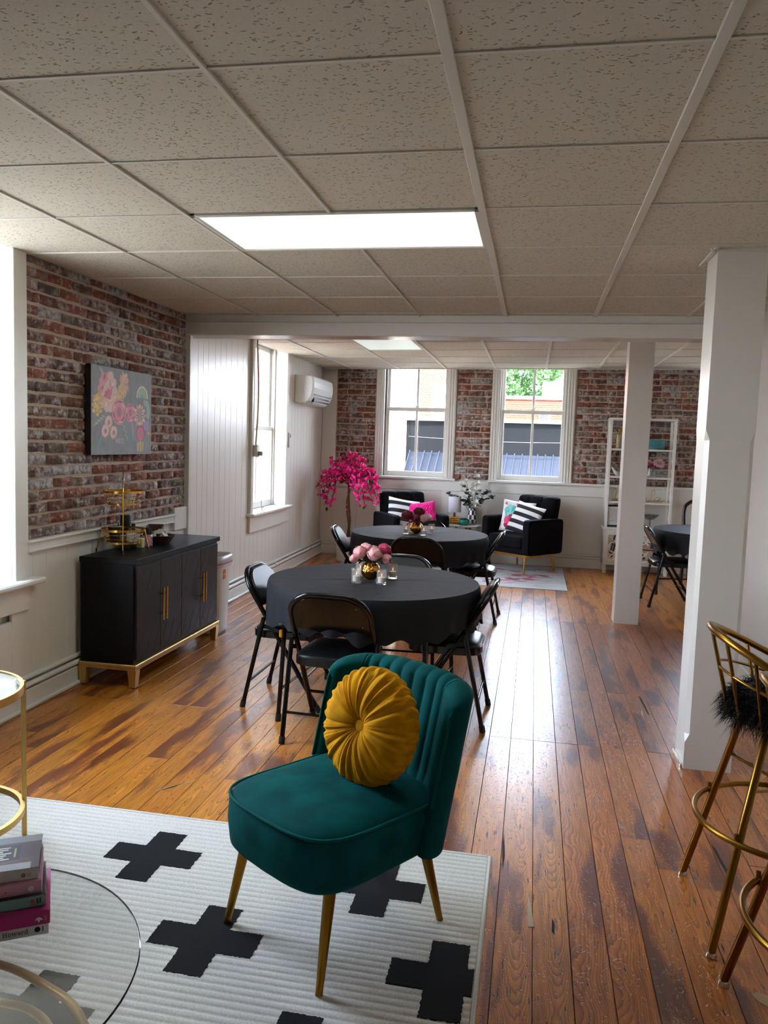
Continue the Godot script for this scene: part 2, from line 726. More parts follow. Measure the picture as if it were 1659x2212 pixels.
func floral_cushion_texture() -> ImageTexture:
	var im := Image.create(256, 256, false, Image.FORMAT_RGB8)
	im.fill(c8(240, 236, 232))
	var aqua := c8(110, 205, 190)
	for k in 14:
		paint_oval(im, 0.27 + 0.11 * cos(k * 1.1), 0.36 + 0.12 * sin(k * 1.1), 0.10, 0.075, k, [aqua, c8(140, 215, 200), c8(90, 190, 180)][k % 3])
	for c in [[0.62, 0.42], [0.78, 0.36], [0.68, 0.28]]:
		for k in 6:
			paint_oval(im, c[0] + 0.055 * cos(k * 1.05), c[1] + 0.055 * sin(k * 1.05), 0.05, 0.03, k * 1.05, [c8(30, 110, 130), c8(50, 150, 165)][k % 2])
		paint_oval(im, c[0], c[1], 0.015, 0.015, 0, c8(210, 200, 140))
	for k in 26:
		var a := k * 2.4
		var r := 0.05 * sqrt(k)
		paint_oval(im, 0.42 + cos(a) * r, 0.72 + sin(a) * r * 0.85, 0.12, 0.075, a + 1.2, [c8(214, 30, 96), c8(232, 80, 120), c8(190, 16, 76), c8(240, 140, 150)][k % 4])
	paint_oval(im, 0.40, 0.70, 0.07, 0.06, 0.4, c8(238, 160, 60))
	paint_oval(im, 0.36, 0.72, 0.05, 0.02, 0.8, c8(240, 190, 180))
	for c in [[0.10, 0.14], [0.46, 0.12], [0.56, 0.16]]:
		paint_oval(im, c[0], c[1], 0.055, 0.04, 0.5, c8(235, 90, 130))
	for k in 6:
		paint_oval(im, 0.12 + k * 0.13, 0.55 + 0.05 * sin(k * 3.0), 0.05, 0.016, k, c8(120, 180, 150), 0.8)
	return ImageTexture.create_from_image(im)


func floral_rug_texture() -> ImageTexture:
	var im := Image.create(640, 640, false, Image.FORMAT_RGB8)
	var f := noise(0.012, 6)
	for y in 640:
		for x in 640:
			var k := f.get_noise_2d(x * 0.6, y * 2.0) * 0.07
			im.set_pixel(x, y, Color(0.70 + k, 0.69 + k, 0.67 + k * 0.7))
	var r := RandomNumberGenerator.new()
	r.seed = 17
	var spots := [[0.80, 0.50], [0.62, 0.30], [0.40, 0.62], [0.88, 0.20], [0.25, 0.28], [0.56, 0.80], [0.14, 0.72], [0.36, 0.12], [0.70, 0.68]]
	for s in spots:
		for k in 24:
			var a := r.randf() * TAU
			var d := sqrt(r.randf()) * 0.11
			paint_oval(im, clampf(s[0] + cos(a) * d, 0.02, 0.98), clampf(s[1] + sin(a) * d * 0.8, 0.02, 0.98), r.randf_range(0.015, 0.05), r.randf_range(0.008, 0.02), r.randf_range(-0.5, 0.5), [c8(160, 48, 78), c8(176, 84, 104), c8(126, 58, 82), c8(190, 128, 132), c8(186, 174, 168)][r.randi() % 5])
	for k in 70:
		var x := r.randf_range(0.05, 0.95)
		var y := r.randf_range(0.05, 0.95)
		paint_oval(im, x, y, r.randf_range(0.02, 0.05), r.randf_range(0.004, 0.011), r.randf_range(-0.8, 0.8), [c8(66, 74, 86), c8(120, 146, 146), c8(84, 66, 86), c8(176, 130, 84), c8(140, 148, 142)][k % 5], 0.8)
	return ImageTexture.create_from_image(im)


func make_materials():
	var wood := wood_textures()
	M.wood = mat(Color.WHITE, 0.30, 0.0, {"clearcoat": 0.35, "clearcoat_roughness": 0.26, "albedo_texture": wood[0], "heightmap_texture": wood[1], "heightmap_scale": 0.26, "vertex_color_use_as_albedo": true, "metallic_specular": 0.52})
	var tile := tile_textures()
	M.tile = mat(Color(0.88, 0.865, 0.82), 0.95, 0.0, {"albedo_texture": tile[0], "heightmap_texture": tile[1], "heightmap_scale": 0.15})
	M.grid = mat(Color(0.84, 0.825, 0.78), 0.6)
	var rolled := ntex(0.05, 2, 512)
	M.white = tri_mat(Color(0.91, 0.905, 0.875), 0.38, 1.6, {"heightmap_texture": rolled, "heightmap_scale": 0.05})
	M.gloss_white = tri_mat(Color(0.90, 0.89, 0.855), 0.28, 1.6, {"heightmap_texture": rolled, "heightmap_scale": 0.04})
	M.wall = tri_mat(Color(0.83, 0.82, 0.79), 0.7, 2.0, {"heightmap_texture": rolled, "heightmap_scale": 0.08})
	M.roof = mat(Color(0.5, 0.5, 0.5), 0.9)
	var wrinkle := ntex(0.02, 77, 512, [], 5, FastNoiseLite.TYPE_SIMPLEX)
	wrinkle.noise.fractal_type = FastNoiseLite.FRACTAL_RIDGED
	wrinkle.noise.domain_warp_enabled = true
	wrinkle.noise.domain_warp_amplitude = 22.0
	M.brick = []
	var clays := [[Color(0.50, 0.31, 0.255), 0.60], [Color(0.43, 0.30, 0.265), 0.54], [Color(0.55, 0.32, 0.245), 0.64], [Color(0.49, 0.41, 0.36), 0.56], [Color(0.47, 0.31, 0.27), 0.47]]
	for k in 5:   # fired clay with lime wash and soot left on it
		var c: Color = clays[k][0]
		var e: float = clays[k][1]
		var n := ntex(0.010 + 0.002 * k, 40 + k, 512, [[0.0, c * 0.62], [0.30, c * 0.88], [e - 0.03, c * 1.12], [e + 0.07, c.lerp(Color(0.74, 0.70, 0.68), 0.6)], [e + 0.17, Color(0.78, 0.755, 0.74)], [1.0, Color(0.84, 0.82, 0.81)]], 6)
		n.noise.fractal_gain = 0.62
		n.noise.domain_warp_enabled = true
		n.noise.domain_warp_amplitude = 30.0
		M.brick.append(tri_mat(Color.WHITE, 0.88, 1.7, {"albedo_texture": n, "heightmap_texture": wrinkle, "heightmap_scale": 1.2, "vertex_color_use_as_albedo": true}))
	M.lime = tri_mat(Color.WHITE, 0.9, 1.3, {"albedo_texture": ntex(0.03, 51, 512, [[0.2, Color(0.44, 0.40, 0.40)], [0.55, Color(0.70, 0.68, 0.67)], [1.0, Color(0.82, 0.81, 0.80)]]), "heightmap_texture": wrinkle, "heightmap_scale": 1.2})
	M.mortar = tri_mat(Color(0.78, 0.69, 0.61), 0.95, 3.0, {"heightmap_texture": rolled, "heightmap_scale": 0.5})
	M.pane = glass(Color(0.95, 1.0, 1.0), 0.03, 0.0)
	M.gold = mat(Color(0.83, 0.64, 0.30), 0.24, 1.0)
	M.soft_gold = mat(Color(0.78, 0.64, 0.38), 0.42, 1.0)
	M.inlay = mat(Color(0.46, 0.36, 0.22), 0.5, 1.0)
	M.dark_gold = mat(Color(0.56, 0.40, 0.14), 0.30, 1.0)
	M.chrome = mat(Color(0.9, 0.88, 0.84), 0.12, 1.0)
	var nap := ntex(0.006, 61, 512, [[0.2, Color(0.80, 0.80, 0.80)], [0.8, Color(1, 1, 1)]], 3)
	M.teal = tri_mat(Color(0.008, 0.335, 0.33), 0.85, 1.8, {"metallic_specular": 0.2, "albedo_texture": nap, "rim": 0.12, "rim_tint": 1.0}, false)
	M.teal_cord = mat(Color(0.01, 0.35, 0.34), 0.8, 0.0, {"metallic_specular": 0.2, "rim": 0.12, "rim_tint": 1.0})
	M.mustard = tri_mat(Color(0.90, 0.63, 0.07), 0.9, 3.0, {"metallic_specular": 0.2, "albedo_texture": nap, "rim": 0.1, "rim_tint": 1.0}, false)
	M.black_gloss = mat(Color(0.04, 0.04, 0.043), 0.16, 0.0, {"metallic_specular": 0.42})
	M.rubber = mat(Color(0.025, 0.025, 0.025), 0.6)
	M.vinyl = tri_mat(Color(0.05, 0.052, 0.056), 0.36, 6.0, {"metallic_specular": 0.4, "heightmap_texture": ntex(0.07, 71, 256, [], 2, FastNoiseLite.TYPE_CELLULAR), "heightmap_scale": 0.03}, false)
	var weave := ntex(0.2, 72, 256)
	M.cloth = tri_mat(Color(0.095, 0.10, 0.112), 0.72, 8.0, {"metallic_specular": 0.3, "heightmap_texture": weave, "heightmap_scale": 0.05, "rim": 0.06, "rim_tint": 0.3}, false)
	M.black_velvet = tri_mat(Color(0.07, 0.066, 0.075), 0.85, 3.0, {"metallic_specular": 0.2, "rim": 0.08, "rim_tint": 0.4, "albedo_texture": nap}, false)
	M.black_wood = tri_mat(Color(0.07, 0.068, 0.07), 0.42, 2.0, {"metallic_specular": 0.25, "heightmap_texture": weave, "heightmap_scale": 0.02}, false)
	M.door_wood = tri_mat(Color(0.17, 0.145, 0.135), 0.40, 2.0, {"metallic_specular": 0.25, "heightmap_texture": weave, "heightmap_scale": 0.02}, false)
	var pile := ntex(0.09, 73, 512, [[0.2, Color(0.90, 0.90, 0.90)], [0.8, Color(1, 1, 1)]], 3)
	M.rug = tri_mat(Color(0.90, 0.875, 0.82), 0.95, 2.4, {"albedo_texture": pile, "heightmap_texture": pile, "heightmap_scale": 0.12, "rim": 0.3})
	M.rug_black = tri_mat(Color(0.145, 0.14, 0.14), 0.95, 2.4, {"metallic_specular": 0.2, "albedo_texture": pile, "heightmap_texture": pile, "heightmap_scale": 0.16, "rim": 0.25})
	M.clear = glass(Color(0.93, 0.97, 0.95), 0.10, 0.02)
	M.table_glass = glass(Color(0.86, 0.90, 0.86), 0.12, 0.02)
	M.glass_edge = mat(Color(0.05, 0.07, 0.09), 0.1)
	M.candle_glass = glass(Color(0.93, 0.95, 0.95), 0.08, 0.03)
	M.aqua_glass = glass(Color(0.25, 0.62, 0.68), 0.45, 0.05)
	M.smoke_glass = glass(Color(0.30, 0.31, 0.31), 0.38, 0.05)
	M.paper = mat(Color(0.86, 0.85, 0.82), 0.8)
	M.plastic = mat(Color(0.88, 0.87, 0.84), 0.35)
	M.ac = mat(Color(0.86, 0.87, 0.85), 0.32)
	M.dark = mat(Color(0.03, 0.03, 0.032), 0.5)
	M.bark = tri_mat(Color(0.34, 0.22, 0.13), 0.9, 9.0, {"heightmap_texture": wrinkle, "heightmap_scale": 0.5}, false)
	M.leaf = mat(Color(0.10, 0.17, 0.075), 0.55, 0.0, {"backlight": Color(0.12, 0.2, 0.06)})
	M.eucalyptus = mat(Color(0.15, 0.23, 0.19), 0.6)
	M.bract = [mat(Color(0.90, 0.07, 0.50), 0.6, 0.0, {"backlight": Color(0.5, 0.04, 0.2)}), mat(Color(0.82, 0.045, 0.44), 0.6, 0.0, {"backlight": Color(0.4, 0.03, 0.18)}), mat(Color(0.96, 0.16, 0.58), 0.6, 0.0, {"backlight": Color(0.5, 0.06, 0.25)})]
	M.blush = mat(Color(0.86, 0.62, 0.62), 0.6)
	M.rose = mat(Color(0.62, 0.14, 0.28), 0.6)
	M.wine = mat(Color(0.40, 0.08, 0.16), 0.6)
	M.petal = mat(Color(0.90, 0.89, 0.84), 0.6, 0.0, {"backlight": Color(0.4, 0.4, 0.38)})
	M.pale_pink = mat(Color(0.93, 0.78, 0.79), 0.6)
	M.wax = mat(Color(0.74, 0.71, 0.64), 0.5, 0.0, {"subsurf_scatter_enabled": true, "subsurf_scatter_strength": 0.3})
	M.flame = glow(Color(1.0, 0.72, 0.35), 1.2)
	M.fairy = glow(Color(1.0, 0.80, 0.45), 3.0)
	M.mercury = tri_mat(Color(0.80, 0.58, 0.26), 0.10, 5.0, {"heightmap_texture": ntex(0.02, 91, 256), "heightmap_scale": 1.2}, false)
	M.mercury.metallic = 1.0
	M.wicker = tri_mat(Color(0.25, 0.13, 0.06), 0.7, 10.0, {"heightmap_texture": weave, "heightmap_scale": 0.3}, false)
	M.white_wicker = mat(Color(0.80, 0.77, 0.73), 0.7)
	M.pine = mat(Color(0.55, 0.35, 0.18), 0.5)
	M.mirror = mat(Color(0.92, 0.93, 0.93), 0.03, 1.0)
	M.fur = mat(Color(0.05, 0.05, 0.056), 0.6, 0.0, {"metallic_specular": 0.25, "rim": 0.08, "rim_tint": 0.2})
	M.magenta = tri_mat(Color(0.92, 0.06, 0.52), 0.85, 3.0, {"rim": 0.4, "rim_tint": 0.6}, false)
	M.canvas = mat(Color.WHITE, 0.6, 0.0, {"albedo_texture": painting_texture()})
	M.floral = mat(Color.WHITE, 0.85, 0.0, {"albedo_texture": floral_cushion_texture()})
	M.floral_rug = mat(Color.WHITE, 0.95, 0.0, {"albedo_texture": floral_rug_texture()})
	M.floral_rug.texture_repeat = false
	var im := Image.create(8, 8, false, Image.FORMAT_RGB8)   # eight bands, white and black
	for y in 8:
		for x in 8:
			im.set_pixel(x, y, c8(236, 233, 228) if y % 2 == 0 else c8(26, 25, 28))
	M.striped = mat(Color.WHITE, 0.8, 0.0, {"albedo_texture": ImageTexture.create_from_image(im), "texture_filter": BaseMaterial3D.TEXTURE_FILTER_NEAREST})
	var ck := Image.create(2, 2, false, Image.FORMAT_RGB8)
	for y in 2:
		for x in 2:
			ck.set_pixel(x, y, c8(232, 228, 222) if (x + y) % 2 == 0 else c8(24, 22, 26))
	M.checked = mat(Color.WHITE, 0.3, 0.0, {"albedo_texture": ImageTexture.create_from_image(ck), "texture_filter": BaseMaterial3D.TEXTURE_FILTER_NEAREST, "uv1_scale": Vector3(6, 3.5, 1)})
	M.far_brick = brick_far(c8(84, 24, 9), c8(104, 62, 42))
	M.slate = tri_mat(Color(0.045, 0.052, 0.065), 0.9, 0.5, {"metallic_specular": 0.1, "heightmap_texture": rolled, "heightmap_scale": 0.1})
	M.metal_roof = mat(Color(0.105, 0.125, 0.17), 0.7, 0.0, {"metallic_specular": 0.2})
	M.stucco = mat(Color(0.82, 0.80, 0.77), 0.9)
	M.grass_leaf = mat(Color(0.12, 0.24, 0.10), 0.6, 0.0, {"backlight": Color(0.2, 0.4, 0.08)})
	M.street = mat(Color(0.46, 0.455, 0.44), 0.9)
	M.blue_paint = mat(Color(0.10, 0.22, 0.46), 0.5)


func brick_far(clay: Color, joint: Color) -> StandardMaterial3D:
	var im := Image.create(128, 128, false, Image.FORMAT_RGB8)
	im.fill(joint)
	var r := RandomNumberGenerator.new()
	r.seed = 3
	for row in 8:
		for k in 5:
			var c := clay * r.randf_range(0.75, 1.15)
			im.fill_rect(Rect2i(k * 32 - (16 if row % 2 else 0) + 1, row * 16 + 1, 30, 13).intersection(Rect2i(0, 0, 128, 128)), Color(c.r, c.g, c.b))
	return tri_mat(Color.WHITE, 0.9, 1.0 / 0.86, {"albedo_texture": ImageTexture.create_from_image(im)})


# ---------- the setting ----------
func struct(called: String, label: String, at := Vector3.ZERO, turn := 0.0) -> Node3D:
	var word := "wall"
	for w in ["floor", "ceiling", "window", "baseboard", "column", "beam", "roof", "trim"]:
		if called.begins_with(w):
			word = w
	var o := thing(called, label, word, at, turn, "", "structure")
	return o


func lay_bricks(wall: Node3D, x0: float, x1: float, y0: float, y1: float, course: float, seed_: int, face := 0.0):   # wall's own axes: x along, y up, z into the room
	var r := RandomNumberGenerator.new()
	r.seed = seed_
	part("mortar", bx(Vector3((x0 + x1) / 2, (y0 + y1) / 2, face - 0.0255), Vector3(x1 - x0, y1 - y0, 0.04)), M.mortar, wall)
	var rows := int(round((y1 - y0) / course))
	var ch := (y1 - y0) / rows
	var shift := noise(1.3, seed_)
	for k in rows:
		var x := x0 + 0.004
		var y := y0 + (k + 0.5) * ch
		var first := true
		var headers := r.randf() < 0.22
		while x < x1 - 0.02:
			var l := r.randf_range(0.195, 0.245) if not headers or r.randf() < 0.35 else r.randf_range(0.09, 0.11)
			if first:
				l *= r.randf_range(0.4, 1.0)
				first = false
			if x1 - x - l < 0.05:
				l = x1 - x - 0.004
			var gap := r.randf_range(0.008, 0.014)
			var w := l - gap
			var hh := ch - r.randf_range(0.010, 0.016)
			var cx := x + l / 2
			var h := Shape.new()
			var v := r.randf_range(0.72, 1.18)
			h.tint = Color(v * r.randf_range(0.95, 1.06), v, v * r.randf_range(0.94, 1.05))
			var out := r.randf_range(0.004, 0.011)
			var cy := y + shift.get_noise_2d(cx * 1.0, k * 7.0) * 0.008
			var jit := []
			for q in 40:
				jit.append(r.randf_range(-1.0, 1.0))
			var us := [0.0, 0.03, 0.34, 0.68, 0.97, 1.0] if l > 0.13 else [0.0, 0.06, 0.5, 0.94, 1.0]
			var vs := [0.0, 0.08, 0.5, 0.92, 1.0]
			var nu := us.size() - 1
			h.surf(nu, 4, func(u, vv) -> Vector3:
				var i := int(round(u * nu))
				var j := int(round(vv * 4))
				var q := i * 5 + j
				var edge := i == 0 or i == nu or j == 0 or j == 4
				var ii := 0 if i <= 1 else 1 if i >= nu - 1 else i
				var jj := 0 if j <= 1 else 1 if j >= 3 else j
				var px: float = (us[i] - 0.5) * w + jit[(ii * 5 + j) % 40] * (0.0035 if i <= 1 or i >= nu - 1 else 0.0)
				var py: float = (vs[j] - 0.5) * hh + jit[(jj * 5 + i + 12) % 40] * (0.003 if j <= 1 or j >= 3 else 0.0)
				return Vector3(cx + px, cy + py, face - 0.008 if edge else face + out + jit[q] * 0.002))
			part("brick", h, M.brick[r.randi() % 5] if r.randf() > 0.085 else M.lime, wall)
			x += l


func boards(wall: Node3D, x0: float, x1: float, y0: float, y1: float, width: float, seed_: int, holes := [], face := 0.0):
	var r := RandomNumberGenerator.new()
	r.seed = seed_
	var x := x0
	while x < x1 - 0.005:
		var w := width * r.randf_range(0.75, 1.25)
		if x1 - x - w < 0.06:
			w = x1 - x
		var a := y0
		var b := y1
		var spans := [[a, b]]
		for hole in holes:   # [x0, x1, y0, y1]
			if x + w > hole[0] + 0.01 and x < hole[1] - 0.01:
				spans = [[a, hole[2]], [hole[3], b]]
				if x < hole[0]:
					w = hole[0] - x
					spans = [[a, b]]
				elif x + w > hole[1]:
					w = hole[1] - x
		for s in spans:
			if s[1] - s[0] > 0.03:
				part("board", bx(Vector3(x + w / 2, (s[0] + s[1]) / 2, face - 0.008), Vector3(w - 0.001, s[1] - s[0], 0.018), 0.0022), M.gloss_white, wall)
		x += w


func body(parent: Node3D, a: Vector3, b: Vector3, m: Material, called := "wall_body", bev := 0.0):
	part(called, bx((a + b) / 2, (b - a).abs(), bev), m, parent)


func sash_window(called: String, label: String, at: Vector3, turn: float, w: float, y0: float, y1: float, rail: float, depth: float, casing: float, parts := [true, true]) -> Node3D:   # own axes: x along, z into the room, middle of the opening at x = 0, wall face at z = 0
	var o := struct(called, label, at, turn)
	var hw := w / 2
	for s in [-1.0, 1.0]:   # jambs with their stops
		part("jamb", bx(Vector3(s * (hw + 0.012), (y0 + y1) / 2, -depth / 2 - 0.02), Vector3(0.024, y1 - y0, depth + 0.08), 0.002), M.gloss_white, o)
		part("stop", bx(Vector3(s * (hw - 0.012), (y0 + y1) / 2, -depth + 0.035), Vector3(0.024, y1 - y0, 0.02), 0.004), M.gloss_white, o)
		if casing > 0.0 and parts[0 if s < 0 else 1]:
			var c := Shape.new()   # fluted casing
			var x: float = s * (hw + casing / 2)
			c.box(Vector3(x, (y0 + y1) / 2, 0.008), Vector3(casing, y1 - y0, 0.022), 0.003)
			for k in 3:
				c.box(Vector3(x + (k - 1) * casing * 0.32, (y0 + y1) / 2, 0.02), Vector3(casing * 0.2, y1 - y0, 0.012), 0.0045)
			part("casing", c, M.gloss_white, o)
	part("head", bx(Vector3(0, y1 + 0.012, -depth / 2), Vector3(w + 0.05, 0.024, depth + 0.08), 0.002), M.gloss_white, o)
	var sill := Shape.new()
	sill.box(Vector3(0, y0 - 0.013, -depth / 2 - 0.03), Vector3(w + 0.05, 0.026, depth + 0.10), 0.003)
	part("inner_sill", sill, M.gloss_white, o)
	for k in 2:   # lower sash inside, upper sash behind it
		var z := -depth + (0.012 if k == 0 else -0.028)
		var a := y0 if k == 0 else rail - 0.018
		var b := rail + 0.018 if k == 0 else y1
		var f := Shape.new()
		var sw := 0.055
		for s in [-1.0, 1.0]:
			f.box(Vector3(s * (hw - sw / 2), (a + b) / 2, z), Vector3(sw, b - a, 0.034), 0.005)
		f.box(Vector3(0, a + (0.035 if k == 0 else 0.02), z), Vector3(w - 2.0 * sw, 0.07 if k == 0 else 0.04, 0.034), 0.005)
		f.box(Vector3(0, b - 0.025, z), Vector3(w - 2.0 * sw, 0.05, 0.034), 0.005)
		var sash := part("sash", f, M.gloss_white, o)
		part("muntin", bx(Vector3(0, (a + b) / 2 + (0.01 if k == 0 else -0.005), z), Vector3(0.032, b - a - (0.12 if k == 0 else 0.09), 0.026), 0.005), M.gloss_white, sash)
		for s in [-1.0, 1.0]:
			part("pane", bx(Vector3(s * (hw / 2 - 0.016), (a + b) / 2 + (0.015 if k == 0 else 0.0), z - 0.004), Vector3(hw - 0.055, b - a - 0.1, 0.003)), M.pane, sash)
	var lock := Shape.new()
	lock.box(Vector3(0, rail + 0.028, -depth + 0.005), Vector3(0.05, 0.018, 0.022), 0.004)
	lock.box(Vector3(0.012, rail + 0.042, -depth + 0.008), Vector3(0.03, 0.012, 0.01), 0.003)
	part("sash_lock", lock, M.gloss_white, o)
	return o


func build_floor():
	var o := struct("floor", "worn orange-brown pine board floor running to the back windows")
	part("subfloor", bx(Vector3(0.3, -0.06, -3.5), Vector3(6.4, 0.08, 14.2)), M.dark, o)
	var r := RandomNumberGenerator.new()
	r.seed = 12
	var x := -2.82
	var n := 0
	var joints := [3.2, -0.6, -4.02, -6.93, -10.3]
	while x < 3.35:
		var w := 0.111 + r.randf_range(-0.003, 0.003)
		var cuts := []
		for j in joints:
			var odd := r.randf()
			cuts.append(j if j in [3.2, -10.3] or odd < 0.72 else j + r.randf_range(-1.1, 1.1))
		for k in 4:
			var z1: float = cuts[k]
			var z0: float = cuts[k + 1]
			if x > 1.55 and z1 > -6.0:
				if z0 > -6.4:
					continue
			var h := Shape.new()
			var v := r.randf_range(0.76, 1.0)
			var right_tint := clampf((x + 0.5) / 0.9, 0.0, 1.0) * clampf((2.0 - x) / 0.6, 0.0, 1.0) if z1 > -6.5 else 0.15   # redder, darker tint on the boards that lead past the columns
			h.tint = Color(v * (1.0 - 0.22 * right_tint), v * r.randf_range(0.95, 1.05) * (1.0 - 0.33 * right_tint), v * r.randf_range(0.92, 1.06) * (1.0 - 0.33 * right_tint))
			var lane := r.randi() % 8
			h.uv_scale = Vector2(1.0 / (w * 8.0) * 0.98, 1.0 / 3.0)
			h.uv_offset = Vector2((lane + 0.5) / 8.0 - (x + w / 2) * h.uv_scale.x, r.randf())
			h.box(Vector3(x + w / 2, -0.0105 + r.randf_range(-0.0007, 0.0007), (z0 + z1) / 2), Vector3(w - r.randf_range(0.0014, 0.0032), 0.02, z1 - z0 - 0.002), 0.0006)
			part("plank", h, M.wood, o)
			n += 1
		x += w
	# old repairs let into the boards, and splits between them
	var scrap := func(called: String, pts: Array, m: Material, h: float):
		var p := PackedVector2Array()
		for q in pts:
			p.append(Vector2(q[0], -q[1]))
		var s := Shape.new()
		s.t = Transform3D(Basis(Vector3.RIGHT, -PI / 2), Vector3.ZERO)
		s.prism(p, -0.004, h)
		part(called, s, m, o)
	var filler := mat(c8(178, 150, 112), 0.5)
	var split := mat(c8(30, 20, 15), 0.8)
	scrap.call("filler_patch", [[0.050, -2.605], [0.052, -2.405], [0.072, -2.408], [0.064, -2.5]], filler, 0.0008)
	scrap.call("filler_patch", [[0.668, -2.238], [0.69, -2.252], [0.715, -2.24], [0.716, -2.20], [0.70, -2.195], [0.68, -2.212]], filler, 0.0008)
	scrap.call("filler_patch", [[-1.515, -2.985], [-1.50, -2.99], [-1.40, -3.11], [-1.385, -3.125], [-1.405, -3.12]], filler, 0.0006)
	scrap.call("split", [[-1.49, -3.00], [-1.47, -3.03], [-1.42, -3.10], [-1.455, -3.035]], split, 0.0009)
	scrap.call("split", [[-0.043, -2.98], [-0.038, -2.90], [-0.034, -2.82], [-0.038, -2.72], [-0.044, -2.82], [-0.046, -2.92]], split, 0.0006)
	scrap.call("split", [[0.128, -2.47], [0.136, -2.44], [0.134, -2.38], [0.126, -2.40]], split, 0.0006)
	scrap.call("split", [[0.700, -4.95], [0.712, -4.92], [0.722, -4.60], [0.712, -4.62]], split, 0.0006)
	scrap.call("split", [[0.742, -3.10], [0.752, -3.08], [0.764, -2.84], [0.752, -2.86]], split, 0.0006)


func build_ceilings():
	var o := struct("ceiling", "suspended ceiling of fissured white tiles over the near room")
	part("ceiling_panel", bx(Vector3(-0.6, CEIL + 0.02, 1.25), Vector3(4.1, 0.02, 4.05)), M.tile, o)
	part("plenum_board", bx(Vector3(-0.6, CEIL + 0.05, -2.45), Vector3(4.1, 0.02, 6.6)), M.roof, o)
	var xs := [-2.66, -2.075, -1.465, -0.855, -0.245, 0.365, 0.975, 1.46]
	var r := RandomNumberGenerator.new()
	r.seed = 7
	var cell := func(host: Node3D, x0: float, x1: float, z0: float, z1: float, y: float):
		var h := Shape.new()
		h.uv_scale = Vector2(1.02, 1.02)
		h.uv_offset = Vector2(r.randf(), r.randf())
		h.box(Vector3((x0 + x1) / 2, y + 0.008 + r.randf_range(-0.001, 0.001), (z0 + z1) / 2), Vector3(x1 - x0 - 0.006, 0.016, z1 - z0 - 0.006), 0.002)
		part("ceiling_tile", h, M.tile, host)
	for k in 9:
		var z1 := -1.931 + 0.61 * 2 - 0.61 * k
		var z0 := maxf(z1 - 0.61, -5.74)
		for i in 7:
			if k == 4 and (i == 2 or i == 3):
				continue   # the light fixture
			cell.call(o, xs[i], xs[i + 1], z0, z1, CEIL)
		for e in ([[-2.66, 1.46]] if k != 4 else [[-2.66, -1.466], [-0.244, 1.46]]):
			part("grid_bar", bx(Vector3((e[0] + e[1]) / 2, CEIL - 0.001, z1), Vector3(e[1] - e[0], 0.008, 0.012), 0.001), M.grid, o)
	for i in range(1, 7):
		var wide := 0.030 if i in [4, 5] else 0.016
		for e in ([[-5.74, -0.7]] if i != 3 else [[-5.74, -3.762], [-3.15, -0.7]]):
			part("grid_bar", bx(Vector3(xs[i], CEIL - 0.003, (e[0] + e[1]) / 2), Vector3(wide, 0.010, e[1] - e[0]), 0.0015), M.grid, o)
	var tilt := 0.0125
	var f := struct("ceiling_far", "lower-lit tile ceiling beyond the beam, above the back windows", Vector3(-0.5, 2.478, 0))
	f.rotation.z = tilt
	part("plenum_board", bx(Vector3(0.55, 0.06, -7.95), Vector3(5.8, 0.02, 4.4)), M.roof, f)
	var fx := [-2.26, -1.885, -1.27, -0.655, -0.03, 0.60, 1.22, 1.84, 2.46, 3.08, 3.75]
	var fz := [-5.90, -6.30, -6.92, -7.55, -8.18, -8.81, -9.44, -10.08]
	for k in 7:
		for i in 10:
			if i == 2 and (k == 2 or k == 3):
				continue
			cell.call(f, fx[i], fx[i + 1], fz[k + 1], fz[k], 0.0)
		if k > 0:
			for e in ([[-2.25, 3.75]] if k != 3 else [[-2.25, -1.272], [-0.653, 3.75]]):
				part("grid_bar", bx(Vector3((e[0] + e[1]) / 2, -0.001, fz[k]), Vector3(e[1] - e[0], 0.008, 0.014), 0.001), M.grid, f)
	for i in range(1, 10):
		part("grid_bar", bx(Vector3(fx[i], -0.003, -7.98), Vector3(0.026, 0.010, 4.2), 0.0015), M.grid, f)
	part("edge_trim", bx(Vector3(0.75, -0.004, -10.09), Vector3(6.0, 0.02, 0.03), 0.002), M.grid, f)
	single("roof", bx(Vector3(0.3, 2.95, -3.6), Vector3(6.6, 0.1, 14.4)), M.roof, "roof slab hidden above the suspended ceilings", "roof", Vector3.ZERO, 0.0, "", "structure")


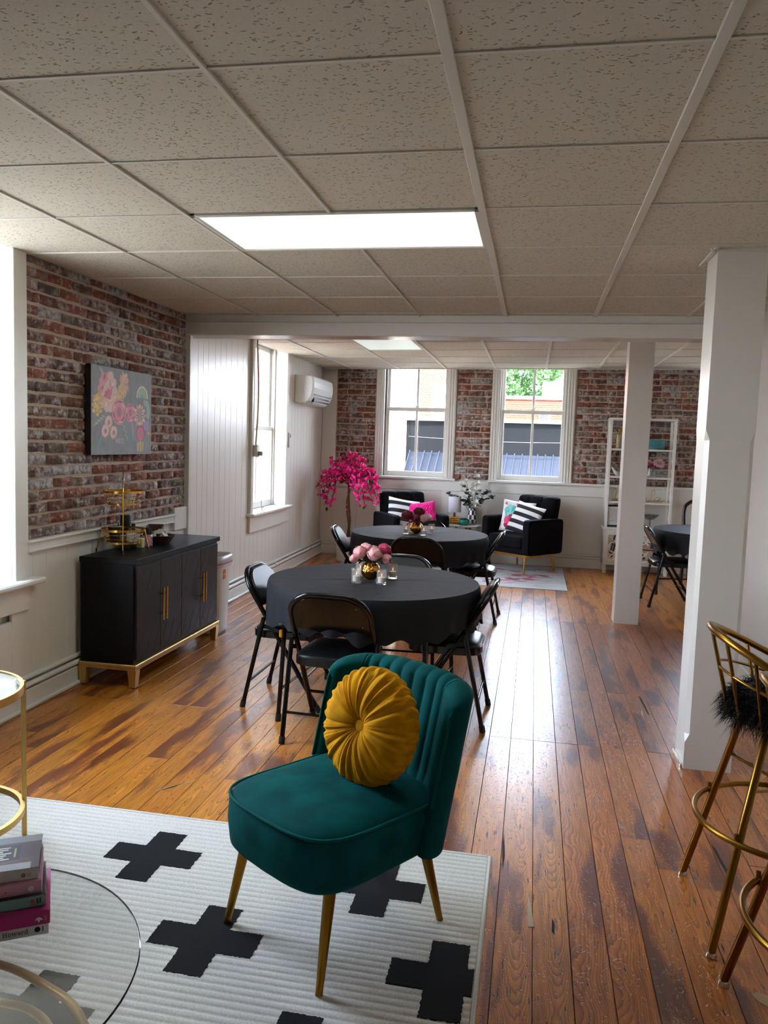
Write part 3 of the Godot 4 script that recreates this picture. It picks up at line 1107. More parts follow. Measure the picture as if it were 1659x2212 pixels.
func build_walls():
	# left wall of the near room; its own x runs towards the back windows
	var l := struct("wall_left", "left wall of lime-washed brick over white wainscot beside the black sideboard", Vector3(-2.65, 0, 0), PI / 2)
	body(l, Vector3(-3.3, -0.1, -0.25), Vector3(2.59, 2.9, -0.03), M.wall)
	body(l, Vector3(2.59, -0.1, -0.25), Vector3(3.64, 0.715, -0.03), M.wall)
	body(l, Vector3(2.59, 2.62, -0.25), Vector3(3.64, 2.9, -0.03), M.wall)
	body(l, Vector3(3.64, -0.1, -0.25), Vector3(5.76, 2.9, -0.03), M.wall)
	lay_bricks(l, 3.755, 5.70, 0.915, 2.44, 0.0665, 101)
	boards(l, 0.5, 5.70, 0.10, 0.85, 0.16, 9, [[2.59, 3.64, 0.5, 0.9]])
	var cap := Shape.new()   # moulded chair rail
	cap.box(Vector3(4.61, 0.885, 0.012), Vector3(1.74, 0.06, 0.03), 0.004)
	cap.box(Vector3(4.61, 0.912, 0.022), Vector3(1.74, 0.016, 0.05), 0.006)
	cap.box(Vector3(4.61, 0.858, 0.018), Vector3(1.74, 0.014, 0.034), 0.006)
	part("chair_rail", cap, M.gloss_white, l)
	part("corner_block", bx(Vector3(5.60, 0.875, 0.012), Vector3(0.23, 0.17, 0.03), 0.004), M.gloss_white, l)
	part("corner_board", bx(Vector3(5.725, 1.4, 0.012), Vector3(0.05, 2.05, 0.05), 0.004), M.gloss_white, l)
	var b := struct("baseboard_left", "white baseboard with pipe-like bead below the brick wall", Vector3(-2.65, 0, 0), PI / 2)
	for s in [[-3.2, 5.72]]:
		part("board", bx(Vector3((s[0] + s[1]) / 2, 0.055, 0.014), Vector3(s[1] - s[0], 0.11, 0.028), 0.004), M.gloss_white, b)
		part("shoe", bx(Vector3((s[0] + s[1]) / 2, 0.012, 0.034), Vector3(s[1] - s[0], 0.024, 0.02), 0.006), M.gloss_white, b)
		part("pipe", tubed([Vector3(s[0], 0.135, 0.022), Vector3(s[1], 0.135, 0.022)], 0.016, 8), M.gloss_white, b)
		part("cap", bx(Vector3((s[0] + s[1]) / 2, 0.172, 0.012), Vector3(s[1] - s[0], 0.022, 0.026), 0.006), M.gloss_white, b)
	# the window at the photo's left edge
	var w4 = sash_window("window_4", "window at the near end of the brick wall, its sill beside the glass side table", Vector3(-2.65, 0, -3.115), PI / 2, 1.05, 0.715, 2.60, 1.7, 0.17, 0.0)
	part("casing", bx(Vector3(0.58, 1.56, 0.008), Vector3(0.108, 1.72, 0.03), 0.003), M.gloss_white, w4)
	part("casing", bx(Vector3(-0.58, 1.56, 0.008), Vector3(0.108, 1.72, 0.03), 0.003), M.gloss_white, w4)
	part("stool", bx(Vector3(0, 0.700, 0.03), Vector3(1.42, 0.03, 0.10), 0.008), M.gloss_white, w4)
	part("apron", bx(Vector3(0, 0.615, 0.010), Vector3(1.28, 0.14, 0.026), 0.004), M.gloss_white, w4)
	# left wall beyond the beam, of white boards
	var d := Vector3(-2.79, 0, -10.2) - Vector3(-2.685, 0, -5.74)
	var turn := atan2(-d.z, d.x)
	var f := struct("wall_left_far", "white tongue-and-groove board wall beyond the beam, with the air conditioner", Vector3(-2.685, 0, -5.74), turn)
	var L := d.length()
	for s in [[-0.02, 1.605], [2.745, L + 0.25]]:
		body(f, Vector3(s[0], -0.1, -0.25), Vector3(s[1], 2.9, -0.016), M.wall)
	body(f, Vector3(1.605, -0.1, -0.25), Vector3(2.745, 0.765, -0.016), M.wall)
	body(f, Vector3(1.605, 2.50, -0.25), Vector3(2.745, 2.9, -0.016), M.wall)
	boards(f, 0.0, L + 0.02, 0.18, 2.62, 0.135, 31, [[1.605, 2.745, 0.765, 2.5]])
	var bf := struct("baseboard_left_far", "white baseboard with heating pipe below the white board wall", Vector3(-2.685, 0, -5.74), turn)
	part("board", bx(Vector3(L / 2, 0.055, 0.016), Vector3(L, 0.11, 0.032), 0.004), M.gloss_white, bf)
	part("shoe", bx(Vector3(L / 2, 0.012, 0.040), Vector3(L, 0.024, 0.02), 0.006), M.gloss_white, bf)
	part("cap", bx(Vector3(L / 2, 0.172, 0.012), Vector3(L, 0.026, 0.026), 0.006), M.gloss_white, bf)
	var pipe := tubed([Vector3(0.0, 0.137, 0.03), Vector3(L - 0.05, 0.137, 0.03)], 0.017, 10)
	for x in [0.75, 2.4, 3.9]:
		pipe.tube([Vector3(x - 0.03, 0.137, 0.03), Vector3(x + 0.03, 0.137, 0.03)], 0.024, 10)
	part("pipe", pipe, M.gloss_white, bf)
	var u := d.normalized()
	var inward := Vector3(-u.z, 0, u.x)
	var w3 = sash_window("window_3", "tall narrow-looking sash window in the white board wall near the beam", Vector3(-2.685, 0, -5.74) + u * 2.175, turn, 1.12, 0.765, 2.49, 1.62, 0.16, 0.0)
	part("casing", bx(Vector3(-0.60, 1.62, 0.012), Vector3(0.075, 1.74, 0.04), 0.004), M.gloss_white, w3)
	part("casing", bx(Vector3(0.60, 1.62, 0.010), Vector3(0.075, 1.74, 0.03), 0.004), M.gloss_white, w3)
	part("stool", bx(Vector3(0.0, 0.752, 0.03), Vector3(1.36, 0.028, 0.11), 0.007), M.gloss_white, w3)
	part("apron", bx(Vector3(0.0, 0.655, 0.014), Vector3(1.28, 0.165, 0.03), 0.004), M.gloss_white, w3)
	# back wall
	var k := struct("wall_back", "back wall of lime-washed brick piers between the bright windows", Vector3(0, 0, -10.2))
	for s in [[-3.1, -1.955], [-1.118, -0.455], [0.375, 2.15], [3.0, 3.6]]:
		body(k, Vector3(s[0], 1.055, -0.3), Vector3(s[1], 2.9, -0.03), M.wall)
	body(k, Vector3(-3.1, -0.1, -0.3), Vector3(3.6, 1.055, -0.012), M.wall)
	body(k, Vector3(-3.1, 2.62, -0.3), Vector3(3.6, 2.9, -0.03), M.wall)
	lay_bricks(k, -2.595, -2.065, 1.06, 2.49, 0.0745, 201)
	lay_bricks(k, -1.010, -0.560, 1.06, 2.51, 0.0745, 202)
	lay_bricks(k, 0.485, 2.04, 1.06, 2.53, 0.0745, 203)
	part("corner_board", bx(Vector3(-2.69, 1.33, 0.0), Vector3(0.19, 2.5, 0.03), 0.003), M.gloss_white, k)
	part("dado_panel", bx(Vector3(0.3, 0.53, -0.006), Vector3(6.2, 0.8, 0.012)), M.gloss_white, k)
	part("apron_board", bx(Vector3(0.3, 0.972, 0.010), Vector3(6.2, 0.135, 0.024), 0.003), M.gloss_white, k)
	for s in [[-3.0, -0.985], [-0.575, 3.4]]:
		part("sill_board", bx(Vector3((s[0] + s[1]) / 2, 1.055, 0.022), Vector3(s[1] - s[0], 0.032, 0.075), 0.006), M.gloss_white, k)
	for x in [-2.34, -1.112, 0.139, 1.27, 2.45]:
		part("batten", bx(Vector3(x, 0.535, 0.006), Vector3(0.094, 0.75, 0.022), 0.003), M.gloss_white, k)
	var bb := struct("baseboard_back", "white baseboard below the back windows", Vector3(0, 0, -10.2))
	part("board", bx(Vector3(0.3, 0.06, 0.014), Vector3(6.2, 0.12, 0.03), 0.004), M.gloss_white, bb)
	part("cap", bx(Vector3(0.3, 0.168, 0.014), Vector3(6.2, 0.03, 0.03), 0.006), M.gloss_white, bb)
	part("pipe", tubed([Vector3(-2.75, 0.135, 0.026), Vector3(3.2, 0.135, 0.026)], 0.015, 8), M.gloss_white, bb)
	sash_window("window_1", "left back window above the black armchair with the magenta cushion", Vector3(-1.5365, 0, -10.2), 0.0, 0.837, 1.07, 2.61, 1.955, 0.12, 0.105)
	sash_window("window_2", "right back window with a green tree in its upper panes", Vector3(-0.04, 0, -10.2), 0.0, 0.83, 1.07, 2.61, 1.955, 0.12, 0.105)
	sash_window("window_5", "back window hidden behind the near column", Vector3(2.575, 0, -10.2), 0.0, 0.85, 1.07, 2.61, 1.955, 0.12, 0.105)
	# right side
	var rw := struct("wall_right", "plain white wall to the right of the near column")
	body(rw, Vector3(1.42, -0.1, -6.30), Vector3(1.56, 2.9, 3.3), M.wall)
	body(rw, Vector3(1.56, -0.1, -6.30), Vector3(3.5, 2.9, -6.16), M.wall, "return_wall")
	var br := struct("baseboard_right", "white baseboard of the plain right wall")
	part("board", bx(Vector3(1.408, 0.06, -1.5), Vector3(0.024, 0.12, 9.6), 0.004), M.gloss_white, br)
	var rf := struct("wall_right_far", "right wall of the back room, hidden behind the columns")
	body(rf, Vector3(3.35, -0.1, -10.5), Vector3(3.5, 2.9, -6.16), M.wall)
	var fr := struct("wall_front", "front wall behind the photographer")
	body(fr, Vector3(-2.9, -0.1, 3.2), Vector3(1.56, 2.9, 3.4), M.wall)


func build_beam_columns():
	var b := struct("beam", "white beam crossing the room below the ceiling, carried past the columns", Vector3(0, 0, -5.79))
	part("main_beam", bx(Vector3(-0.6, 2.318, 0.0), Vector3(4.15, 0.098, 0.22), 0.006), M.gloss_white, b)
	part("ledger", bx(Vector3(-0.6, 2.46, 0.005), Vector3(4.15, 0.19, 0.17), 0.003), M.gloss_white, b)
	part("soffit_strip", bx(Vector3(-0.6, 2.276, 0.0), Vector3(4.15, 0.016, 0.17), 0.003), M.gloss_white, b)
	for c in [["near", 0.876, -3.955, 0.108, CEIL, 0.02, "thick white column with chamfered edges beside the gold bar stools"], ["far", 0.853, -7.122, 0.102, 2.5, 0.004, "white column standing in front of the white bookcase"]]:
		var o := struct("column", c[6], Vector3(c[1], 0, c[2]))
		var s := Shape.new()
		var hw: float = c[3]
		var top: float = c[4]
		s.flat()
		var ys := [0.0, 0.13, 0.17, 1.56, 1.61, top]
		var ch: float = c[5]
		var cs := [0.001, 0.001, ch, ch, 0.001, 0.001]
		var rings := []
		for i in 6:
			var k: float = cs[i]
			var y: float = ys[i]
			rings.append([Vector3(-hw, y, hw - k), Vector3(-hw + k, y, hw), Vector3(hw - k, y, hw), Vector3(hw, y, hw - k), Vector3(hw, y, -hw + k), Vector3(hw - k, y, -hw), Vector3(-hw + k, y, -hw), Vector3(-hw, y, -hw + k)])
		for i in 5:
			for q in 8:
				var n := (q + 1) % 8
				s.quad(rings[i][q], rings[i][n], rings[i + 1][n], rings[i + 1][q])
		part("shaft", s, M.gloss_white, o)
		if c[0] == "near":
			var trim := Shape.new()
			trim.box(Vector3(-hw - 0.012, CEIL - 0.006, -0.02), Vector3(0.02, 0.012, 0.36), 0.002)
			trim.box(Vector3(0.02, CEIL - 0.006, hw + 0.014), Vector3(0.32, 0.012, 0.02), 0.002)
			part("ceiling_angle", trim, M.grid, o)
			part("floor_plate", bx(Vector3(-hw - 0.006, 0.008, -0.01), Vector3(0.012, 0.016, 0.2), 0.003), M.chrome, o)


func build_lights():
	var fixtures := [["ceiling_light", "lit fluorescent ceiling panel over the round tables", Vector3(-0.855, CEIL, -3.456), 1.20, 0.60, 0.0, 1.1], ["ceiling_light", "ceiling panel in front of the back windows, beyond the beam", Vector3(-1.463 + 0.0, 2.478 - 0.0121 + 0.0, -7.55), 0.60, 1.24, 0.0125, 0.35]]
	for f in fixtures:
		var o := thing(f[0], f[1], "ceiling light", f[2], 0.0, "fluorescent ceiling panels")
		o.rotation.z = f[5]
		var fr := Shape.new()
		var w: float = f[3]
		var d: float = f[4]
		for s in [-1.0, 1.0]:
			fr.box(Vector3(s * (w / 2 - 0.011), -0.001, 0), Vector3(0.022, 0.014, d), 0.003)
			fr.box(Vector3(0, -0.001, s * (d / 2 - 0.011)), Vector3(w, 0.014, 0.022), 0.003)
		part("frame", fr, M.grid, o)
		part("housing", bx(Vector3(0, 0.035, 0), Vector3(w, 0.05, d)), M.grid, o)
		part("diffuser", bx(Vector3(0, 0.003, 0), Vector3(w - 0.04, 0.008, d - 0.04)), glow(Color(0.93, 1.0, 0.97), 0.98 if f[6] > 1.0 else 0.5), o)
		var a := AreaLight3D.new()
		a.name = "panel_light"
		a.area_size = Vector2(w - 0.06, d - 0.06)
		a.light_color = Color(0.95, 1.0, 0.98)
		a.light_energy = f[6]
		a.area_range = 20.0
		a.area_attenuation = 2.0
		a.shadow_enabled = true
		a.rotation.x = -PI / 2
		a.position.y = -0.012
		o.add_child(a)


func build_outside():
	var st := struct("street", "asphalt far below the windows")
	st.set_meta("category", "street")
	part("asphalt", bx(Vector3(0, -3.6, -20), Vector3(120, 0.2, 120)), M.street, st)
	# neighbour with dark wall and standing-seam roof
	var o := thing("neighbour_building", "dark slate-walled building with ribbed metal roof below the back windows", "building", Vector3(0, 0, -18))
	part("wall", bx(Vector3(1.6, -1.5, -1.5), Vector3(9.0, 7.1, 3.0)), M.slate, o)
	part("coping", bx(Vector3(1.6, 2.07, -1.45), Vector3(9.1, 0.07, 3.1), 0.01), M.stucco, o)
	var deck := Shape.new()
	var a := Vector3(-2.83, 1.32, 0.02)
	var b := Vector3(-2.92, 0.30, 1.15)
	deck.quad(b, b + Vector3(6.1, 0, 0), a + Vector3(6.1, 0, 0), a)
	deck.quad(b - Vector3(0, 0.1, 0), a - Vector3(0, 0.1, 0), a + Vector3(6.1, -0.1, 0), b + Vector3(6.1, -0.1, 0))
	deck.quad(b - Vector3(0, 0.1, 0), b + Vector3(6.1, -0.1, 0), b + Vector3(6.1, 0, 0), b)
	deck.quad(a - Vector3(0, 0.1, 0), b - Vector3(0, 0.1, 0), b, a)
	var dk := part("metal_roof", deck, M.metal_roof, o)
	for k in 36:
		var s := Shape.new()
		s.bar(a + Vector3(0.02 + k * 0.17, 0.02, 0), b + Vector3(0.02 + k * 0.17, 0.02, 0), 0.022, 0.05)
		part("seam", s, M.metal_roof, dk)
	part("wire", tubed(curve([Vector3(-2.8, 1.66, 0.4), Vector3(-0.6, 1.60, 0.4), Vector3(2.0, 1.66, 0.4)]), 0.012, 6), M.dark, o)
	part("wall", bx(Vector3(0.2, -2.0, 0.5), Vector3(6.0, 4.4, 1.0)), M.slate, o)
	# white building on the left
	var wb := thing("white_building", "sunlit white building at the left of the left back window", "building", Vector3(-7.0, 0, -18.6))
	part("wall", bx(Vector3(-0.62, 1.5, -0.3), Vector3(9.4, 10.0, 1.8)), M.stucco, wb)
	for k in 4:
		var w := part("window", bx(Vector3(1.5 + k * 0.62, 3.85, 0.62), Vector3(0.40, 0.5, 0.06), 0.01), M.stucco, wb)
		part("pane", bx(Vector3(1.5 + k * 0.62, 3.85, 0.655), Vector3(0.30, 0.4, 0.01)), M.aqua_glass, w)
	# brick blocks farther off
	var bb := thing("brick_building", "orange brick building seen aslant through the left back window", "building", Vector3(-5.1, 0, -33.0), deg_to_rad(62))
	part("wall", bx(Vector3(2.6, 2.0, -2.0), Vector3(5.2, 13.0, 4.0)), M.far_brick, bb)
	for k in 2:
		for j in 2:
			var w := part("window", bx(Vector3(1.8 + k * 2.2, 0.5 + j * 2.8, 0.03), Vector3(1.0, 1.7, 0.1), 0.02), M.stucco, bb)
			part("pane", bx(Vector3(1.8 + k * 2.2, 0.5 + j * 2.8, 0.08), Vector3(0.8, 1.5, 0.02)), M.dark, w)
	var lb := thing("brick_building", "low orange brick building under the tree in the right back window", "building", Vector3(-0.3, 0, -40.0))
	part("wall", bx(Vector3(0.0, 0.2, -2), Vector3(4.0, 7.4, 4.0)), M.far_brick, lb)
	part("coping", bx(Vector3(0.0, 3.95, -2), Vector3(4.2, 0.16, 4.2), 0.02), M.stucco, lb)
	part("chimney", bx(Vector3(0.9, 4.3, -1), Vector3(0.7, 1.0, 0.7), 0.02), M.stucco, lb)
	var w0 := part("window", bx(Vector3(0.7, 2.9, 0.03), Vector3(0.55, 0.9, 0.1), 0.02), M.stucco, lb)
	part("pane", bx(Vector3(0.7, 2.9, 0.08), Vector3(0.42, 0.75, 0.02)), M.dark, w0)
	var sb := thing("pale_building", "pale sunlit wall behind the slate building, under the orange brick", "building", Vector3(3.0, 0, -24.5))
	part("wall", bx(Vector3(0.0, -1.4, -1), Vector3(9.4, 7.1, 2.0), 0.02), M.stucco, sb)
	part("parapet", bx(Vector3(0.0, 2.2, 0.05), Vector3(9.5, 0.15, 0.3), 0.02), M.stucco, sb)
	# tree
	var tr := thing("tree", "round green tree beyond the low brick building", "tree", Vector3(-0.9, -3.5, -48.0))
	part("trunk", tubed([Vector3(0, 0, 0), Vector3(0.1, 3, 0), Vector3(0, 6.5, 0)], [0.35, 0.28, 0.18], 8), M.bark, tr)
	var r := RandomNumberGenerator.new()
	r.seed = 5
	var cr := Shape.new()
	cr.flat()
	for n in 11000:
		var d := Vector3(r.randfn(), r.randfn(), r.randfn()).normalized()
		var lump := 1.0 + 0.22 * sin(d.x * 7.0 + 1.0) * sin(d.y * 6.0) + 0.12 * sin(d.z * 9.0)
		var p := Vector3(0, 9.2, 0) + d * Vector3(2.1, 2.6, 2.0) * lump * r.randf_range(0.75, 1.0)
		var x := Vector3(r.randfn(), r.randfn(), r.randfn()).normalized() * 0.08
		var y := x.cross(Vector3(r.randfn(), r.randfn(), r.randfn())).normalized() * 0.06
		cr.quad(p - x - y, p + x - y, p + x + y, p - x + y)
	var crown := part("foliage", cr, M.grass_leaf, tr)
	crown.set_meta("kind", "stuff")
	# the neighbour close by the left wall
	var ln := thing("brick_neighbour", "neighbouring brick wall close outside the narrow left window", "building", Vector3(-5.2, 0, -12.0))
	part("wall", bx(Vector3(-1.0, 0.5, 0.6), Vector3(2.0, 8.4, 6.2)), M.far_brick, ln)
	part("corner_board", bx(Vector3(-0.9, 0.5, -2.7), Vector3(2.0, 8.4, 0.4), 0.01), M.stucco, ln)
	part("door", bx(Vector3(-0.9, 0.2, -3.2), Vector3(2.0, 3.0, 0.55), 0.01), M.blue_paint, ln)


# ---------- folding tables and chairs ----------
func make_chair() -> Node3D:   # faces its own +z; seat about 0.45 high
	var o := thing("folding_chair", "", "chair", Vector3.ZERO, 0.0, "black padded folding chairs at the round tables")
	var F := Vector3(0, 0.765, -0.475).normalized()
	var foot := Vector3(0, 0.0, 0.215)
	var hw := 0.205
	var L := 0.90
	var pts := [Vector3(-hw, 0, 0), Vector3(-hw, L * 0.5, 0), Vector3(-hw, L - 0.14, 0)]
	for k in range(1, 8):
		var a := PI - k * PI / 16
		pts.append(Vector3(-hw + 0.14 + cos(a) * 0.14, L - 0.14 + sin(a) * 0.14, 0))
	var right := []
	for p in pts:
		right.append(Vector3(-p.x, p.y, p.z))
	right.reverse()
	pts.append(Vector3(0, L, 0))
	pts.append_array(right)
	var tilt := Transform3D(Basis(Vector3.RIGHT, F, Vector3.RIGHT.cross(F)), foot)
	var fr := Shape.new()
	fr.t = tilt
	fr.tube(pts, 0.0135, 10)
	fr.tube([Vector3(-hw, L * 0.22, 0), Vector3(hw, L * 0.22, 0)], 0.008, 8)
	part("frame", fr, M.black_gloss, o)
	for s in [-1.0, 1.0]:
		var leg := Shape.new()
		leg.tube([Vector3(s * 0.224, 0.515, -0.115), Vector3(s * 0.224, 0.50, -0.117), Vector3(s * 0.224, 0.012, -0.226)], 0.0125, 8)
		leg.bar(Vector3(s * 0.216, 0.44, -0.02), Vector3(s * 0.216, 0.47, -0.13), 0.006, 0.022)
		part("rear_leg", leg, M.black_gloss, o)
		part("foot_cap", tubed([Vector3(s * 0.224, 0.0, -0.229), Vector3(s * 0.224, 0.035, -0.222)], 0.016, 8), M.rubber, o)
		part("foot_cap", tubed([Vector3(s * hw, 0.0, 0.215), Vector3(s * hw, 0.035, 0.193)], 0.0165, 8), M.rubber, o)
	part("crossbar", tubed([Vector3(-0.224, 0.15, -0.1935), Vector3(0.224, 0.15, -0.1935)], 0.0075, 8), M.black_gloss, o)
	var outline := func(g: float) -> PackedVector2Array:
		var p := PackedVector2Array()
		for q in 32:
			var a := TAU * (q + 0.5) / 32
			var ex := 0.42
			p.append(Vector2(signf(cos(a)) * pow(absf(cos(a)), ex) * (0.193 + g), signf(sin(a)) * pow(absf(sin(a)), ex) * (0.198 + g)))
		return p
	var pan := Shape.new()
	pan.t = Transform3D(Basis(Vector3.RIGHT, PI / 2), Vector3(0, 0.415, 0.0))
	pan.prism(outline.call(0.004), -0.022, 0.022, 0.004)
	part("seat_pan", pan, M.black_gloss, o)
	var pad := Shape.new()
	var ring: PackedVector2Array = outline.call(0.0)
	pad.surf(32, 8, func(u, v) -> Vector3:
		var i := int(round(u * 32)) % 32
		var k := cos(v * PI / 2) if v > 0.0 else 1.0
		var s := 1.0 if v == 0.0 else pow(k, 0.35) if v < 1.0 else 0.0
		var y: float = 0.430 + 0.030 * sin(v * PI / 2)
		return Vector3(ring[31 - i].x * s, y, ring[31 - i].y * s))
	part("seat", pad, M.vinyl, o)
	# padded back between the tubes
	var w := 0.193
	var bp := PackedVector2Array()
	for k in 9:
		var a := k * PI / 16
		bp.append(Vector2(w - 0.125 + cos(a) * 0.125, L - 0.14 + sin(a) * 0.125))
	for k in 9:
		var a := PI / 2 + k * PI / 16
		bp.append(Vector2(-w + 0.125 + cos(a) * 0.125, L - 0.14 + sin(a) * 0.125))
	bp.append(Vector2(-w, 0.675))
	for p in [[-0.10, 0.668], [-0.06, 0.652], [0.0, 0.645], [0.06, 0.652], [0.10, 0.668]]:
		bp.append(Vector2(p[0], p[1]))
	bp.append(Vector2(w, 0.675))
	var back := Shape.new()
	back.t = tilt
	back.prism(bp.duplicate(), -0.009, 0.0, 0.0015)
	for q in [[-0.14, 0.83], [0.14, 0.83], [-0.16, 0.71], [0.16, 0.71]]:
		back.t = tilt * Transform3D(Basis(Vector3.RIGHT, -PI / 2), Vector3(q[0], q[1], -0.009))
		back.lathe(v2s([[0.007, 0.0], [0.006, 0.002], [0, 0.003]]), 8)
	part("back_panel", back, M.black_gloss, o)
	var bpad := Shape.new()
	bpad.t = tilt
	bpad.prism(bp.duplicate(), 0.0, 0.026, 0.008)
	part("back_pad", bpad, M.vinyl, o)
	return o


func round_table(at: Vector3, legs_turn: float, seed_: int, where: String) -> void:
	var t := thing("folding_table", "round folding table under its black cloth, " + where, "table", at, 0.0, "round folding tables")
	part("tabletop", lathed(v2s([[0, 0.695], [0.56, 0.695], [0.57, 0.70], [0.57, 0.722], [0.56, 0.727], [0, 0.727]]), 48), M.rubber, t)
	for k in 4:
		var a := legs_turn + k * TAU / 4
		var d := Vector3(cos(a), 0, sin(a))
		var leg := tubed([d * 0.525 + Vector3.UP * 0.695, d * 0.54 + Vector3.UP * 0.45, d * 0.565 + Vector3.UP * 0.008], 0.0125, 8)
		leg.tube([d * 0.538 + Vector3.UP * 0.52, d * 0.543 + Vector3.UP * 0.44], 0.0165, 8)
		leg.tube([d * 0.538 + Vector3.UP * 0.51, d * 0.40 + Vector3.UP * 0.68], 0.008, 6)
		var lg := part("leg", leg, M.black_gloss, t)
		part("foot_cap", tubed([d * 0.565, d * 0.562 + Vector3.UP * 0.04], 0.016, 8), M.rubber, lg)
		if k == 2:
			part("release_tab", bx(d * 0.557 + Vector3.UP * 0.475, Vector3(0.022, 0.045, 0.014), 0.006), mat(Color(0.75, 0.52, 0.06), 0.5), lg)
	for k in 2:
		var a := legs_turn + (0.0 if k == 0 else PI)
		var d := Vector3(cos(a), 0, sin(a)) * 0.56
		var e := Vector3(cos(a + PI / 2), 0, sin(a + PI / 2)) * 0.56
		part("stretcher", tubed([d + Vector3.UP * 0.17, e + Vector3.UP * 0.17], 0.008, 6), M.black_gloss, t)
	var r := RandomNumberGenerator.new()
	r.seed = seed_
	var ph := []
	for k in 6:
		ph.append(r.randf() * TAU)
	var c := Shape.new()
	var R := 0.588
	var y0 := 0.731
	var crease := noise(4.0, seed_)
	var ca := 0.12 + seed_ * 0.05
	c.surf(240, 48, func(u, v) -> Vector3:   # the top, with its folds pressed in
		var a: float = u * TAU
		var rad: float = R * v
		var p := Vector3(cos(a) * rad, y0, sin(a) * rad)
		p.y += 0.0012 * crease.get_noise_2d(p.x * 2.0, p.z * 2.0)
		for q in 2:
			var far: float = p.x * sin(ca + q * 1.57) + p.z * cos(ca + q * 1.57)
			p.y += 0.0026 * exp(-pow(far / 0.010, 2.0)) * (1.0 - v * v)
		return p)
	c.surf(240, 14, func(u, v) -> Vector3:
		var a: float = u * TAU
		var drop: float = 0.195 + 0.012 * sin(4.0 * a + ph[0]) + 0.013 * sin(11.0 * a + ph[1]) + 0.012 * sin(27.0 * a + ph[4])
		var fold: float = sin(17.0 * a + ph[2] + 1.2 * sin(3.0 * a + ph[3])) * 0.6 + sin(31.0 * a + ph[4]) * 0.35 + sin(7.0 * a + ph[5]) * 0.35
		var rr: float = R + 0.010 * sin(minf(v * 6.0, 1.0) * PI / 2) + v * 0.004 + fold * 0.013 * pow(v, 1.3)
		var round_ := 0.012 * (1.0 - cos(minf(v * 6.0, 1.0) * PI / 2)) if v < 0.17 else 0.012
		return Vector3(cos(a) * rr, y0 - round_ - maxf(0.0, v) * drop, sin(a) * rr))
	single("tablecloth", c, M.cloth, "black cloth draped over the round table " + where, "tablecloth", at, 0.0, "black round tablecloths")


func votive(label: String, at: Vector3):
	var o := thing("votive_candle", label, "candle", at, 0.0, "ribbed glass votives on the round tables")
	var pr := []
	for k in 13:
		pr.append(Vector2(0.0275 + (0.0012 if k % 2 else 0.0), 0.004 + k * 0.0062))
	var h := lathed(v2s([[0, 0.0], [0.024, 0.0]]) + pr + v2s([[0.027, 0.081], [0.0245, 0.080], [0.0245, 0.010], [0, 0.010]]), 20)
	part("glass", h, M.candle_glass, o)
	part("wax", lathed(v2s([[0, 0.0105], [0.0195, 0.0105], [0.0195, 0.038], [0.018, 0.040], [0, 0.039]]), 16), M.wax, o)
	part("flame", lathed(v2s([[0, 0.042], [0.0035, 0.047], [0.003, 0.053], [0, 0.062]]), 8), M.flame, o)
	var l := OmniLight3D.new()
	l.name = "candle_light"
	l.light_color = Color(1.0, 0.66, 0.3)
	l.light_energy = 0.0002
	l.omni_range = 8.0
	l.omni_attenuation = 2.0
	l.light_size = 0.004
	l.shadow_enabled = true
	l.position.y = 0.052
	o.add_child(l)


func rosebud(r: float, seed_: int) -> Shape:
	var h := Shape.new()
	h.surf(30, 16, func(u, v) -> Vector3:
		var a: float = -u * TAU
		var p: float = v * PI
		var rad: float = r * sin(p) * (1.0 + 0.10 * sin(3.0 * a + 4.0 * v + seed_) * sin(p) + 0.06 * sin(5.0 * a - 6.0 * v))
		if v > 0.8:
			rad *= 1.0 + 0.25 * sin(4.0 * a + seed_)
		return Vector3(cos(a) * rad, r * 1.12 * (1.0 - cos(p)) - (r * 0.28 * maxf(0.0, v - 0.78) / 0.22), sin(a) * rad))
	for k in 9:   # overlapping petals in two rows
		var a0 := k * TAU / 5.5 + seed_
		var open := 1.0 if k < 6 else 0.8
		h.surf(9, 8, func(u, v) -> Vector3:
			var a: float = a0 + (0.5 - u) * 1.5
			var p: float = PI * (0.14 + (0.46 if k < 6 else 0.66) * v * (1.0 - 0.35 * pow(2.0 * u - 1.0, 2.0)))
			var rr: float = r * (1.05 + 0.05 * (k % 2) + 0.20 * pow(v, 3.0) * open + 0.05 * sin(u * 9.0 + k) * v)
			return Vector3(cos(a) * sin(p) * rr, r * 1.1 * (1.0 - cos(p)), sin(a) * sin(p) * rr))
	return h


